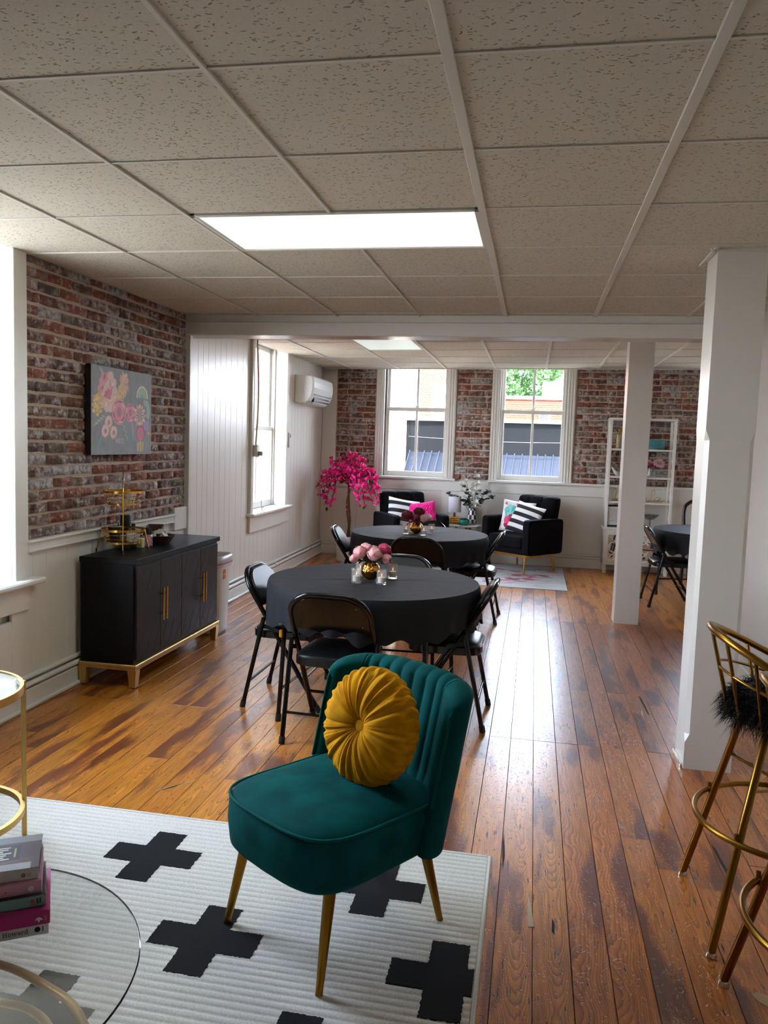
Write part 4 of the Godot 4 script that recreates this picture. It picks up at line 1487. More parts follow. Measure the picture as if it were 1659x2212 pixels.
func rose_bowl(at: Vector3, label: String, s: float, heads: Array, where: String, twig := false):
	var o := thing("gold_bowl", label, "bowl", at, 0.0, "gold bowls of roses on the round tables")
	var pr := []
	for k in 11:
		var a := -PI / 2 + 0.42 + k * (PI - 1.05) / 10
		pr.append(Vector2(cos(a) * 0.056, 0.052 + sin(a) * 0.053))
	var bowl := lathed(v2s([[0, 0.0], [0.022, 0.0]]) + pr + v2s([[0.034, 0.1]]), 28)
	part("bowl", bowl, M.mercury, o)
	var n := 0
	for h in heads:
		var tip := Vector3(h[0], h[1] - 0.006, h[2])
		var lean := Vector3(h[0], 0.09, h[2]).normalized()
		var side := Vector3.RIGHT if absf(lean.x) < 0.9 else Vector3.BACK
		var x := side.cross(lean).normalized()
		var kind: String = "magenta rose" if h[4] == M.rose else "dark red rose" if h[4] == M.wine else "pale rose" if h[4] == M.pale_pink else "dusty pink rose"
		var rs := thing("rose", kind + " standing in the gold bowl " + where, "flower", at, 0.0, kind + "s in the gold bowl " + where)
		part("bloom", rosebud(h[3] * s, n), h[4], rs, Transform3D(Basis(x, lean, x.cross(lean)), tip))
		part("stem", tubed(curve([Vector3(h[0] * 0.1, 0.03, h[2] * 0.1), Vector3(h[0] * 0.35, 0.10, h[2] * 0.35), Vector3(h[0], h[1], h[2])], 4), 0.0035, 6), M.leaf, rs)
		var a := atan2(h[0], h[2])
		part("leaf", leaf_shape(0.045, 0.024), M.leaf, rs, Transform3D(Basis.from_euler(Vector3(0.5 + 0.2 * sin(n * 3.0), a, 0.0)), Vector3(sin(a) * 0.03, 0.11, cos(a) * 0.03)))
		n += 1
	if twig:
		part("twig", tubed([Vector3(-0.03, 0.10, 0.01), Vector3(-0.07, 0.155, 0.02), Vector3(-0.085, 0.165, 0.02)], 0.0018, 5), mat(Color(0.55, 0.52, 0.22), 0.6), o)
		for q in [[-0.085, 0.168, 0.5], [-0.078, 0.172, -0.2]]:
			part("bud", leaf_shape(0.02, 0.007), mat(Color(0.62, 0.58, 0.2), 0.6), o, Transform3D(Basis.from_euler(Vector3(-1.2, 0.3, q[2])), Vector3(q[0], q[1], 0.02)))


func leaf_shape(l: float, w: float) -> Shape:   # along its own +z, cupped
	var h := Shape.new()
	h.surf(4, 6, func(u, v) -> Vector3:
		var half: float = w * sin(PI * pow(v, 0.8)) * 0.5
		var s: float = u * 2.0 - 1.0
		return Vector3(-s * half, 0.15 * w * s * s + l * 0.18 * v * (1.0 - v), v * l))
	return h


func build_tables():
	var T1 := Vector3(-0.850, 0, -4.30)
	var T2 := Vector3(-0.945, 0, -6.76)
	var T3 := Vector3(1.82, 0, -8.32)
	round_table(T1, deg_to_rad(-41), 3, "nearest the teal chair")
	round_table(T2, deg_to_rad(-40), 8, "in front of the two black armchairs")
	round_table(T3, deg_to_rad(-150), 15, "half hidden behind the near column")
	var c := make_chair()
	var spots := [
		[Vector3(-0.925, 0, -3.85), 3.1, "black folding chair directly behind the teal chair, its back to us"],
		[Vector3(-1.312, 0, -4.32), PI / 2, "black folding chair at the left of the nearest round table, beside the sideboard"],
		[Vector3(-0.422, 0, -4.285), -PI / 2 - 0.01, "black folding chair at the right of the nearest round table"],
		[Vector3(-0.80, 0, -4.79), 0.05, "black folding chair at the far side of the nearest round table"],
		[Vector3(-0.865, 0, -6.30), PI - 0.04, "black folding chair at the near side of the second round table, its back to us"],
		[Vector3(-1.42, 0, -6.62), PI / 2 + 0.12, "black folding chair at the left of the second round table, by the white basket"],
		[Vector3(-0.477, 0, -6.83), -PI / 2 - 0.02, "black folding chair at the right of the second round table, by the floral rug"],
		[Vector3(-0.99, 0, -7.23), 0.0, "black folding chair at the far side of the second round table"],
		[Vector3(1.375, 0, -8.10), PI / 2 + 0.05, "black folding chair between the two columns, at the third round table"],
	]
	for i in spots.size():
		var o: Node3D = c if i == 0 else copy(c, "", Vector3.ZERO)
		o.position = spots[i][0]
		o.rotation.y = spots[i][1]
		o.set_meta("label", spots[i][2])
	var B: Material = M.blush
	rose_bowl(Vector3(-0.872, 0.7315, -4.30), "round gold bowl holding pink roses on the nearest round table", 1.0, [[-0.075, 0.105, 0.025, 0.023, B], [-0.045, 0.128, 0.02, 0.033, B], [-0.02, 0.150, -0.005, 0.026, B], [-0.035, 0.158, -0.03, 0.024, B], [0.02, 0.122, 0.035, 0.035, B], [0.055, 0.145, -0.01, 0.034, M.rose], [0.075, 0.108, 0.01, 0.026, B], [0.0, 0.13, -0.05, 0.03, B]], "on the nearest table", true)
	rose_bowl(Vector3(-0.965, 0.7315, -6.68), "round gold bowl holding dark red roses on the second round table", 1.0, [[-0.055, 0.125, 0.02, 0.042, M.wine], [0.012, 0.150, -0.01, 0.040, M.wine], [0.05, 0.115, 0.03, 0.030, B], [0.075, 0.125, -0.005, 0.030, M.pale_pink], [0.0, 0.11, 0.04, 0.032, M.wine], [-0.03, 0.12, -0.05, 0.032, B]], "on the second table")
	var v := [
		[Vector3(-0.923, 0.7315, -4.165), "lit glass votive at the front left of the gold bowl, nearest table"],
		[Vector3(-0.782, 0.7315, -4.165), "lit glass votive at the front right of the gold bowl, nearest table"],
		[Vector3(-0.760, 0.7315, -4.385), "lit glass votive at the back right of the gold bowl, nearest table"],
		[Vector3(-0.953, 0.7315, -4.40), "glass votive half hidden behind the gold bowl, nearest table"],
		[Vector3(-1.045, 0.7315, -6.62), "glass votive at the front left of the gold bowl, second table"],
		[Vector3(-0.888, 0.7315, -6.585), "glass votive at the front right of the gold bowl, second table"],
		[Vector3(-0.845, 0.7315, -6.76), "glass votive at the back right of the gold bowl, second table"],
		[Vector3(-1.025, 0.7315, -6.79), "glass votive behind the left side of the gold bowl, second table"],
	]
	for q in v:
		votive(q[1], q[0])
	# carved wooden chair behind the third table
	var w := thing("wooden_chair", "dark curved-back wooden chair behind the third round table", "chair", Vector3(1.90, 0, -9.12))
	var dk := mat(Color(0.06, 0.04, 0.035), 0.35)
	part("seat", bx(Vector3(0, 0.44, 0), Vector3(0.44, 0.05, 0.42), 0.015), dk, w)
	for s in [-1.0, 1.0]:
		part("leg", tubed(curve([Vector3(s * 0.19, 0.42, 0.18), Vector3(s * 0.2, 0.2, 0.2), Vector3(s * 0.19, 0.0, 0.19)]), [0.022, 0.022, 0.022, 0.021, 0.02, 0.02, 0.019, 0.018, 0.017, 0.016, 0.015, 0.015, 0.015], 8), dk, w)
		part("back_post", tubed(curve([Vector3(s * 0.19, 0.0, -0.24), Vector3(s * 0.19, 0.42, -0.19), Vector3(s * 0.205, 0.80, -0.235), Vector3(s * 0.185, 0.91, -0.25)]), 0.019, 8), dk, w)
	part("crest_rail", tubed(curve([Vector3(-0.19, 0.905, -0.25), Vector3(-0.12, 0.955, -0.255), Vector3(0.0, 0.975, -0.26), Vector3(0.12, 0.955, -0.255), Vector3(0.19, 0.905, -0.25)]), 0.02, 8), dk, w)
	part("splat", bx(Vector3(0, 0.69, -0.23), Vector3(0.11, 0.52, 0.014), 0.005), dk, w)


# ---------- things in the foreground ----------
func build_rug():
	var o := thing("area_rug", "cream ribbed rug with charcoal crosses under the teal chair", "rug", Vector3(-1.30, 0, -1.26))
	var w := 2.44
	var d := 3.06
	var h := Shape.new()
	var ribs := 110
	# ribs run across the rug; the pile is 12 mm deep
	h.surf(2, ribs * 6, func(u, v) -> Vector3:
		var z: float = (v - 0.5) * (d - 0.03)
		return Vector3((u - 0.5) * (w - 0.03), 0.0088 + 0.0036 * pow(absf(sin(v * ribs * PI)), 0.5), -z))
	part("pile", h, M.rug, o)
	var e := Shape.new()
	for s in [-1.0, 1.0]:
		e.box(Vector3(s * (w / 2 - 0.008), 0.006, 0), Vector3(0.016, 0.012, d), 0.004)
		e.box(Vector3(0, 0.006, s * (d / 2 - 0.008)), Vector3(w - 0.03, 0.012, 0.016), 0.004)
	part("bound_edge", e, M.rug, o)
	part("backing", bx(Vector3(0, 0.003, 0), Vector3(w - 0.02, 0.006, d - 0.02)), M.rug, o)
	var r := RandomNumberGenerator.new()
	r.seed = 31
	var cut := func(c: Vector2) -> PackedVector2Array:
		var a := 0.056
		var b := 0.162
		var base := [Vector2(a, -b), Vector2(a, -a), Vector2(b, -a), Vector2(b, a), Vector2(a, a), Vector2(a, b), Vector2(-a, b), Vector2(-a, a), Vector2(-b, a), Vector2(-b, -a), Vector2(-a, -a), Vector2(-a, -b)]
		var p := PackedVector2Array()
		for i in 12:
			var q: Vector2 = base[i]
			var n: Vector2 = base[(i + 1) % 12]
			for k in 22:
				p.append(c + q.lerp(n, k / 22.0) + Vector2(r.randf_range(-1, 1), r.randf_range(-1, 1)) * 0.0019)
		return p
	for c in [[-1.262, -2.492], [-0.892, -2.095], [-0.452, -2.485], [-0.172, -2.085], [-1.21, -1.70], [-1.70, -2.095], [-2.08, -2.492], [-0.52, -1.70], [-2.02, -1.70], [-0.90, -1.30], [-0.17, -1.30]]:
		var q := Vector2(c[0] + 1.30, -(c[1] + 1.26))
		var poly: PackedVector2Array = cut.call(q)
		if c[0] > -0.3:   # cut off by the edge of the rug
			var clip := PackedVector2Array([Vector2(-2, -2), Vector2(w / 2 - 0.016, -2), Vector2(w / 2 - 0.016, 2), Vector2(-2, 2)])
			poly = Geometry2D.intersect_polygons(poly, clip)[0]
		var x := Shape.new()
		x.t = Transform3D(Basis(Vector3.RIGHT, -PI / 2), Vector3.ZERO)
		x.prism(poly, 0.006, 0.0132)
		part("cross", x, M.rug_black, o)


func build_teal_chair():
	var o := thing("slipper_chair", "teal velvet slipper chair with channelled back and brass legs on the cross rug", "chair", Vector3(-0.54, 0.012, -2.27), deg_to_rad(-33.8))
	var plan := func(a: float, g: float) -> Vector2:   # rounded front, straighter back
		var e := 0.42
		var x := signf(cos(a)) * pow(absf(cos(a)), e) * (0.249 + g)
		var z := signf(sin(a)) * pow(absf(sin(a)), e) * (0.264 + g)
		if z > 0.0:
			z += 0.028 * (1.0 - pow(absf(x) / 0.30, 2.0)) * smoothstep(0.0, 0.2, z)
		return Vector2(x, z)
	var s := Shape.new()
	var prof := [[-0.035, 0.272], [-0.012, 0.276], [-0.002, 0.288], [0.0, 0.30], [0.006, 0.36], [0.002, 0.415], [-0.006, 0.428], [-0.020, 0.437], [-0.06, 0.449], [-0.12, 0.458], [-0.19, 0.462], [-0.272, 0.463]]
	s.surf(72, prof.size() - 1, func(u, v) -> Vector3:
		var k := int(round(v * (prof.size() - 1)))
		var a: float = -u * TAU
		var p: Vector2 = plan.call(a, 0.0)
		if k < 7:
			p = plan.call(a, prof[k][0])
		else:
			p *= maxf(0.0, 1.0 + prof[k][0] / 0.272)
		return Vector3(p.x, prof[k][1] - 0.006 + 0.008 * smoothstep(-0.1, 0.3, p.y) * (1.0 if k > 4 else 0.0), p.y))
	part("seat", s, M.teal, o)
	part("underside", bx(Vector3(0, 0.276, 0), Vector3(0.38, 0.01, 0.38), 0.003), M.dark, o)
	var cord := []
	for k in 72:
		var a := k * TAU / 72
		var p: Vector2 = plan.call(a, 0.001)
		cord.append(Vector3(p.x, 0.421 + 0.008 * smoothstep(-0.1, 0.3, p.y), p.y))
	part("piping", tubed(cord, 0.0048, 6, true), M.teal_cord, o)
	# channelled back, wrapping round to the sides
	var n := 13.0
	var mid := func(u: float, y: float) -> Vector3:   # u from -1 to 1
		var k := absf(u)
		var lean := 0.255 * (y - 0.45)
		return Vector3(sin(u * 1.28) / sin(1.28) * (0.272 + 0.012 * (y - 0.45)), y, -0.262 + 0.125 * pow(k, 3.2) - lean)
	var top := func(u: float) -> float:
		return 0.765 - 0.030 * pow(absf(u), 2.2) - 0.03 * pow(absf(u), 14.0)
	var back := Shape.new()
	var NU := 144
	back.surf(NU, 40, func(uu, w) -> Vector3:
		var u: float = uu * 2.0 - 1.0
		var thick: float = 0.043 * pow(maxf(0.0, 1.0 - pow(absf(u), 10.0)), 0.5)
		var yt: float = top.call(u)
		var yb := 0.278
		var groove: float = 0.011 * (1.0 - pow(absf(sin((u + 1.0) * 0.5 * n * PI)), 0.45)) * (1.0 - smoothstep(0.60, 0.66, absf(u)))
		var e := 0.0015
		var du: Vector3 = mid.call(u + e, 0.5) - mid.call(u - e, 0.5)
		var out := Vector3(-du.z, 0, du.x).normalized() * -1.0   # to the front
		if out.z < 0.0 and absf(u) < 0.6:
			out = -out
		var y: float
		var off: float
		if w < 0.42:   # up the front
			y = lerpf(yb, yt - thick * 0.7, w / 0.42)
			off = thick - groove * smoothstep(0.40, 0.48, y)
		elif w < 0.62:   # over the top
			var a: float = (w - 0.42) / 0.20 * PI
			y = yt - thick * 0.7 + sin(a) * (thick * 0.7 - groove * 0.45)
			off = cos(a) * (thick - groove * (1.0 if a < PI * 0.75 else 0.4))
		else:   # down behind
			y = lerpf(yt - thick * 0.7, yb, (w - 0.62) / 0.38)
			off = -thick
		return mid.call(u, y) + out * off)
	part("backrest", back, M.teal, o)
	for sd in [-1.0, 1.0]:
		var line := []
		for k in 26:
			var f: float = k / 25.0
			var y := lerpf(0.42, float(top.call(sd)) - 0.002, f)
			line.append(mid.call(sd, y) + Vector3(sd * -0.002, 0, 0.003 - 0.02 * smoothstep(0.93, 1.0, f)))
		part("piping", tubed(line, 0.0045, 6), M.teal_cord, o)
	for sx in [-1.0, 1.0]:
		for sz in [-1.0, 1.0]:
			var a := Vector3(sx * 0.19, 0.275, sz * 0.19 + 0.005)
			var b := Vector3(sx * 0.217, 0.0, sz * 0.25)
			part("leg", tubed([a, a.lerp(b, 0.5), b.lerp(a, 0.03), b], [0.0185, 0.0145, 0.0105, 0.0110], 14), M.dark_gold, o)
	# round pleated cushion leaning on the back
	var basis := Basis.from_euler(Vector3(deg_to_rad(-14), deg_to_rad(-33.8) + 0.0, 0))
	var c := thing("round_cushion", "mustard velvet round cushion with pleats and a centre button on the teal chair", "cushion")
	c.transform = Transform3D(basis, Vector3(-0.54, 0, -2.27) + Vector3(0.83, 0, 0.556) * 0.034 + Vector3(-0.556, 0, 0.83) * -0.098 + Vector3(0, 0.624, 0))
	var r := RandomNumberGenerator.new()
	r.seed = 2
	var ph := []
	for k in 60:
		ph.append(r.randf_range(-1.0, 1.0))
	var R := 0.172
	var H := 0.066
	var p := Shape.new()
	p.surf(360, 46, func(u, v) -> Vector3:
		var a: float = u * TAU
		# v: 0 back centre, 0.4..0.6 round the rim, 1 front centre
		var t: float = v * PI   # 0 back, PI front
		var rad: float = R * pow(sin(t), 0.62)
		var z: float = -cos(t)
		z = signf(z) * pow(absf(z), 0.75) * H
		if v > 0.5:   # sink at the button
			z -= 0.028 * exp(-pow(rad / 0.030, 2.0))
		var i: float = a / TAU * 30.0
		var k := int(floor(absf(i))) % 30
		var bend: float = 1.2 * (1.0 - rad / R) * 0.35
		var pl := 0.0
		var face: float = smoothstep(0.02, 0.10, rad) * (1.0 - smoothstep(0.90, 1.0, rad / R))
		if v > 0.5:   # gathered pleats: flat folds with sharp creases, unevenly spaced
			var w: float = a + 0.07 * sin(5.0 * a + 1.0) + 0.045 * sin(11.0 * a) + 0.10 * (1.0 - rad / R) * sin(3.0 * a)
			var f1: float = absf(sin(w * 19.0))
			pl = 0.0075 * pow(f1, 0.34) * (0.3 + 0.7 * face)
			pl += 0.004 * sin(w * 19.0 + 0.8) * face
			var f2: float = absf(sin(w * 31.0 + 1.3 * sin(2.0 * a)))
			pl -= 0.003 * (1.0 - pow(f2, 0.5)) * face * smoothstep(0.35, 0.9, rad / R)
		# braided rim: slanting folds that turn over in the middle
		var rim: float = smoothstep(0.86, 0.97, rad / R)
		var zz: float = z / H
		var braid: float = absf(sin(a * 15.0 + 2.4 * absf(zz)))
		var braid2: float = absf(sin(a * 15.0 + PI / 2 - 2.4 * absf(zz)))
		var bb: float = maxf(pow(braid, 0.7), pow(braid2, 0.7) * 0.8)
		rad += rim * (0.014 * bb - 0.004)
		return Vector3(cos(a) * rad, sin(a) * rad, z + (pl if v > 0.5 else 0.0) + rim * 0.004 * (braid - braid2))
	)
	part("cover", p, M.mustard, c)
	var btn := Shape.new()
	btn.t = Transform3D(Basis(Vector3.RIGHT, PI / 2), Vector3(0, 0, H - 0.024))
	btn.lathe(v2s([[0.0, -0.004], [0.017, -0.004], [0.021, 0.003], [0.019, 0.008], [0.011, 0.0105], [0, 0.011]]), 20)
	part("button", btn, M.mustard, c)


func gold_ring(c: Vector3, r: float, w: float, h: float, seg := 64) -> Shape:
	var s := Shape.new()
	s.lathe(v2s([[r - w / 2, c.y - h / 2], [r + w / 2, c.y - h / 2], [r + w / 2, c.y + h / 2], [r - w / 2, c.y + h / 2], [r - w / 2, c.y - h / 2]]), seg, Vector3(c.x, 0, c.z))
	return s


func build_glass_tables():
	# side table at the left edge
	var o := thing("side_table", "round gold side table with a glass top at the left edge", "side table", Vector3(-1.965, 0.012, -2.325))
	part("top_ring", gold_ring(Vector3(0, 0.575, 0), 0.252, 0.010, 0.030), M.soft_gold, o)
	part("glass_top", lathed(v2s([[0, 0.578], [0.246, 0.578], [0.246, 0.586], [0, 0.586]]), 64), M.table_glass, o)
	part("lower_ring", gold_ring(Vector3(0, 0.13, 0), 0.250, 0.016, 0.022), M.soft_gold, o)
	for k in 4:
		var a := -PI / 4 + k * PI / 2
		var d := Vector3(cos(a), 0, sin(a))
		var s := Shape.new()
		s.bar(d * 0.258, d * 0.258 + Vector3.UP * 0.585, 0.016, 0.016, d, 0.002)
		part("leg", s, M.soft_gold, o)
		var pd := Shape.new()
		pd.lathe(v2s([[0.0, 0.586], [0.007, 0.586], [0.007, 0.590], [0, 0.592]]), 10, d * 0.235)
		part("glass_pad", pd, M.clear, o)
	# coffee table
	var t := thing("coffee_table", "round glass coffee table with curved gold legs, books on top", "coffee table", Vector3(-1.117, 0.012, -1.255))
	var g := Shape.new()
	g.lathe(v2s([[0, 0.423], [0.404, 0.423]]), 96)
	g.lathe(v2s([[0.404, 0.428], [0, 0.428]]), 96)
	part("glass_top", g, M.table_glass, t)
	var ed := Shape.new()
	ed.lathe(v2s([[0.404, 0.423], [0.4062, 0.4240], [0.4062, 0.4265], [0.404, 0.428]]), 96)
	part("glass_edge", ed, M.glass_edge, t)
	# flat bands that arch from the floor up under the glass and down again
	for q in [[[Vector3(-1.52, 0.0, -1.10), Vector3(-1.46, 0.28, -1.20), Vector3(-1.33, 0.392, -1.29), Vector3(-1.16, 0.404, -1.345), Vector3(-1.018, 0.404, -1.351), Vector3(-0.889, 0.404, -1.315), Vector3(-0.79, 0.400, -1.265), Vector3(-0.715, 0.30, -1.215), Vector3(-0.69, 0.0, -1.19)], "band_leg"], [[Vector3(-1.40, 0.0, -1.02), Vector3(-1.34, 0.26, -1.12), Vector3(-1.20, 0.36, -1.24), Vector3(-1.06, 0.37, -1.29), Vector3(-0.976, 0.369, -1.296), Vector3(-0.905, 0.367, -1.292), Vector3(-0.844, 0.350, -1.262), Vector3(-0.79, 0.24, -1.21), Vector3(-0.77, 0.0, -1.18)], "band_leg"]]:
		var pts := []
		for p in q[0]:
			pts.append(p - Vector3(-1.117, 0.0, -1.255))
		var s := Shape.new()
		s.tube(curve(pts, 8), 0.014, 10, false, 0.55)
		part(q[1], s, M.soft_gold, t)
	var mirrored := Shape.new()
	mirrored.tube(curve([Vector3(-0.55, 0.01, 0.18), Vector3(-0.30, 0.39, 0.10), Vector3(0.0, 0.400, 0.16), Vector3(0.28, 0.39, 0.22), Vector3(0.36, 0.01, 0.34)], 8), 0.014, 10, false, 0.55)
	part("band_leg", mirrored, M.soft_gold, t)
	for p in [Vector3(0.07, 0.417, 0.03), Vector3(-0.2, 0.417, 0.0), Vector3(0.05, 0.417, 0.165)]:
		part("glass_pad", lathed(v2s([[0, -0.006], [0.012, -0.006], [0.012, 0.006], [0, 0.006]]), 12, p), M.clear, t)


func book(label: String, corner: Vector3, turn: float, size: Vector3, cover: Color, spine: Color, top: Material = null) -> Node3D:   # corner: lower right end of the spine, which faces own +z
	var o := thing("book", label, "book", corner, turn, "books stacked on the glass coffee table")
	var L := size.x
	var T := size.y
	var W := size.z
	var cm := mat(cover, 0.35)
	var sm := mat(spine, 0.35)
	part("page_block", bx(Vector3(-L / 2, T / 2, -W / 2), Vector3(L - 0.008, T - 0.004, W - 0.006)), M.paper, o)
	part("back_cover", bx(Vector3(-L / 2, 0.001, -W / 2), Vector3(L, 0.002, W), 0.0006), cm, o)
	part("front_cover", bx(Vector3(-L / 2, T - 0.001, -W / 2), Vector3(L, 0.002, W), 0.0006), top if top else cm, o)
	part("spine", bx(Vector3(-L / 2, T / 2, -0.001), Vector3(L, T, 0.0025), 0.001), sm, o)
	return o


func lettering(text: String, size: float, font: String, m: Material, parent: Node3D, at: Transform3D, called := "lettering", depth := 0.0006):
	var f := SystemFont.new()
	f.font_names = PackedStringArray([font])
	var tm := TextMesh.new()
	tm.text = text
	tm.font = f
	tm.font_size = 32
	tm.pixel_size = size / 32.0
	tm.depth = depth
	tm.curve_step = 1.0
	tm.horizontal_alignment = HORIZONTAL_ALIGNMENT_RIGHT
	part(called, tm, m, parent, at)


func build_books():
	var y := 0.4405
	var turn := deg_to_rad(32)
	var R := Vector3(-0.962, y, -1.432)
	var ink := mat(c8(70, 66, 64), 0.6)
	var a := book("white book with a serif name on its spine, bottom of the stack", R, turn, Vector3(0.235, 0.026, 0.155), c8(226, 226, 220), c8(232, 232, 228))
	lettering("be Howard", 0.0128, "Droid Serif", ink, a, Transform3D(Basis.IDENTITY, Vector3(-0.040, 0.012, 0.0005)))
	var dot := Shape.new()
	dot.t = Transform3D(Basis(Vector3.RIGHT, PI / 2), Vector3(-0.022, 0.013, 0.0004))
	dot.lathe(v2s([[0, 0], [0.0058, 0], [0.0058, 0.0008], [0, 0.0009]]), 20)
	part("logo", dot, mat(c8(24, 50, 66), 0.5), a)
	part("logo", bx(Vector3(-0.0115, 0.013, 0.0005), Vector3(0.0022, 0.011, 0.0008)), mat(c8(70, 90, 110), 0.5), a)
	y += 0.0262
	var b := book("magenta hardback, second from the bottom of the stack", Vector3(R.x + 0.006, y, R.z + 0.004), turn + 0.02, Vector3(0.225, 0.030, 0.175), c8(176, 44, 118), c8(168, 38, 110))
	var pale := mat(c8(236, 222, 226), 0.5)
	for k in 3:
		part("logo", bx(Vector3(-0.0115 + k * 0.0022, 0.014, 0.0005), Vector3(0.0010, 0.012, 0.0006)), mat(c8(206, 130, 170), 0.5), b)
	var bird := Shape.new()
	bird.t = Transform3D(Basis.IDENTITY, Vector3(-0.022, 0.013, 0.0003))
	bird.prism(PackedVector2Array([Vector2(-0.0075, -0.002), Vector2(-0.004, 0.003), Vector2(0.001, 0.0045), Vector2(0.006, 0.001), Vector2(0.0075, -0.003), Vector2(0.003, -0.001), Vector2(0.001, -0.006), Vector2(-0.002, -0.0055), Vector2(-0.001, -0.001)]), 0.0, 0.0008)
	part("logo", bird, pale, b)
	y += 0.0302
	var c := book("mint green paperback, third from the bottom of the stack", Vector3(R.x - 0.012, y, R.z - 0.008), turn + 0.03, Vector3(0.205, 0.025, 0.14), c8(60, 62, 72), c8(126, 166, 156))
	part("logo", bx(Vector3(-0.026, 0.013, 0.0005), Vector3(0.007, 0.008, 0.0008), 0.0003), mat(c8(206, 50, 60), 0.5), c)
	for k in 2:
		part("logo", bx(Vector3(-0.0165 + k * 0.0055, 0.013, 0.0005), Vector3(0.0035, 0.012, 0.0006)), mat(c8(52, 74, 72), 0.5), c)
	y += 0.0252
	var d := book("pale pink book, second from the top of the stack", Vector3(R.x - 0.024, y, R.z - 0.012), turn + 0.01, Vector3(0.19, 0.026, 0.15), c8(208, 142, 168), c8(214, 154, 176))
	var rose := Shape.new()
	rose.t = Transform3D(Basis(Vector3.RIGHT, PI / 2), Vector3(-0.021, 0.011, 0.0004))
	rose.lathe(v2s([[0, 0], [0.0064, 0], [0.0064, 0.0008], [0, 0.0009]]), 8)
	part("logo", rose, pale, d)
	part("logo", bx(Vector3(-0.070, 0.010, 0.0005), Vector3(0.004, 0.004, 0.0008)), mat(c8(190, 110, 90), 0.5), d)
	y += 0.0262
	var cover := Image.create(192, 128, false, Image.FORMAT_RGB8)   # dusky photograph, black title block, white brush lettering
	cover.fill(c8(84, 62, 54))
	cover.fill_rect(Rect2i(0, 0, 192, 26), c8(150, 150, 152))
	cover.fill_rect(Rect2i(60, 34, 92, 58), c8(24, 22, 24))
	cover.fill_rect(Rect2i(0, 104, 176, 24), c8(176, 176, 178))
	for k in 7:
		cover.fill_rect(Rect2i(96 + (k % 2) * 3, 40 + k * 7, 36 - (k % 3) * 7, 4), c8(236, 232, 220))
	cover.fill_rect(Rect2i(140, 46, 4, 34), c8(206, 190, 110))
	for k in 40:
		cover.fill_rect(Rect2i(100 + k * 2, 100 - int(k * 0.35), 3, 2), c8(170, 110, 84))
	var cm := mat(Color.WHITE, 0.42, 0.0, {"metallic_specular": 0.22, "albedo_texture": ImageTexture.create_from_image(cover)})
	cm.uv1_scale = Vector3(1.0 / 0.20, 1.0 / 0.15, 1)
	cm.uv1_offset = Vector3(0.0, 1.0, 0)
	var e := book("topmost book of the stack, dark photo cover with a cream spine", Vector3(R.x - 0.034, y, R.z - 0.016), turn - 0.02, Vector3(0.20, 0.026, 0.150), c8(70, 52, 48), c8(222, 218, 212), cm)
	var br := Shape.new()
	br.t = Transform3D(Basis(Vector3.RIGHT, PI / 2), Vector3(-0.030, 0.012, 0.0004))
	br.lathe(v2s([[0, 0], [0.0045, 0], [0.0045, 0.0008], [0, 0.0009]]), 14)
	part("logo", br, mat(c8(150, 110, 84), 0.5), e)
	for k in 2:
		part("logo", bx(Vector3(-0.0205 + k * 0.004, 0.012, 0.0005), Vector3(0.0022, 0.008, 0.0006)), mat(c8(196, 170, 160), 0.5), e)


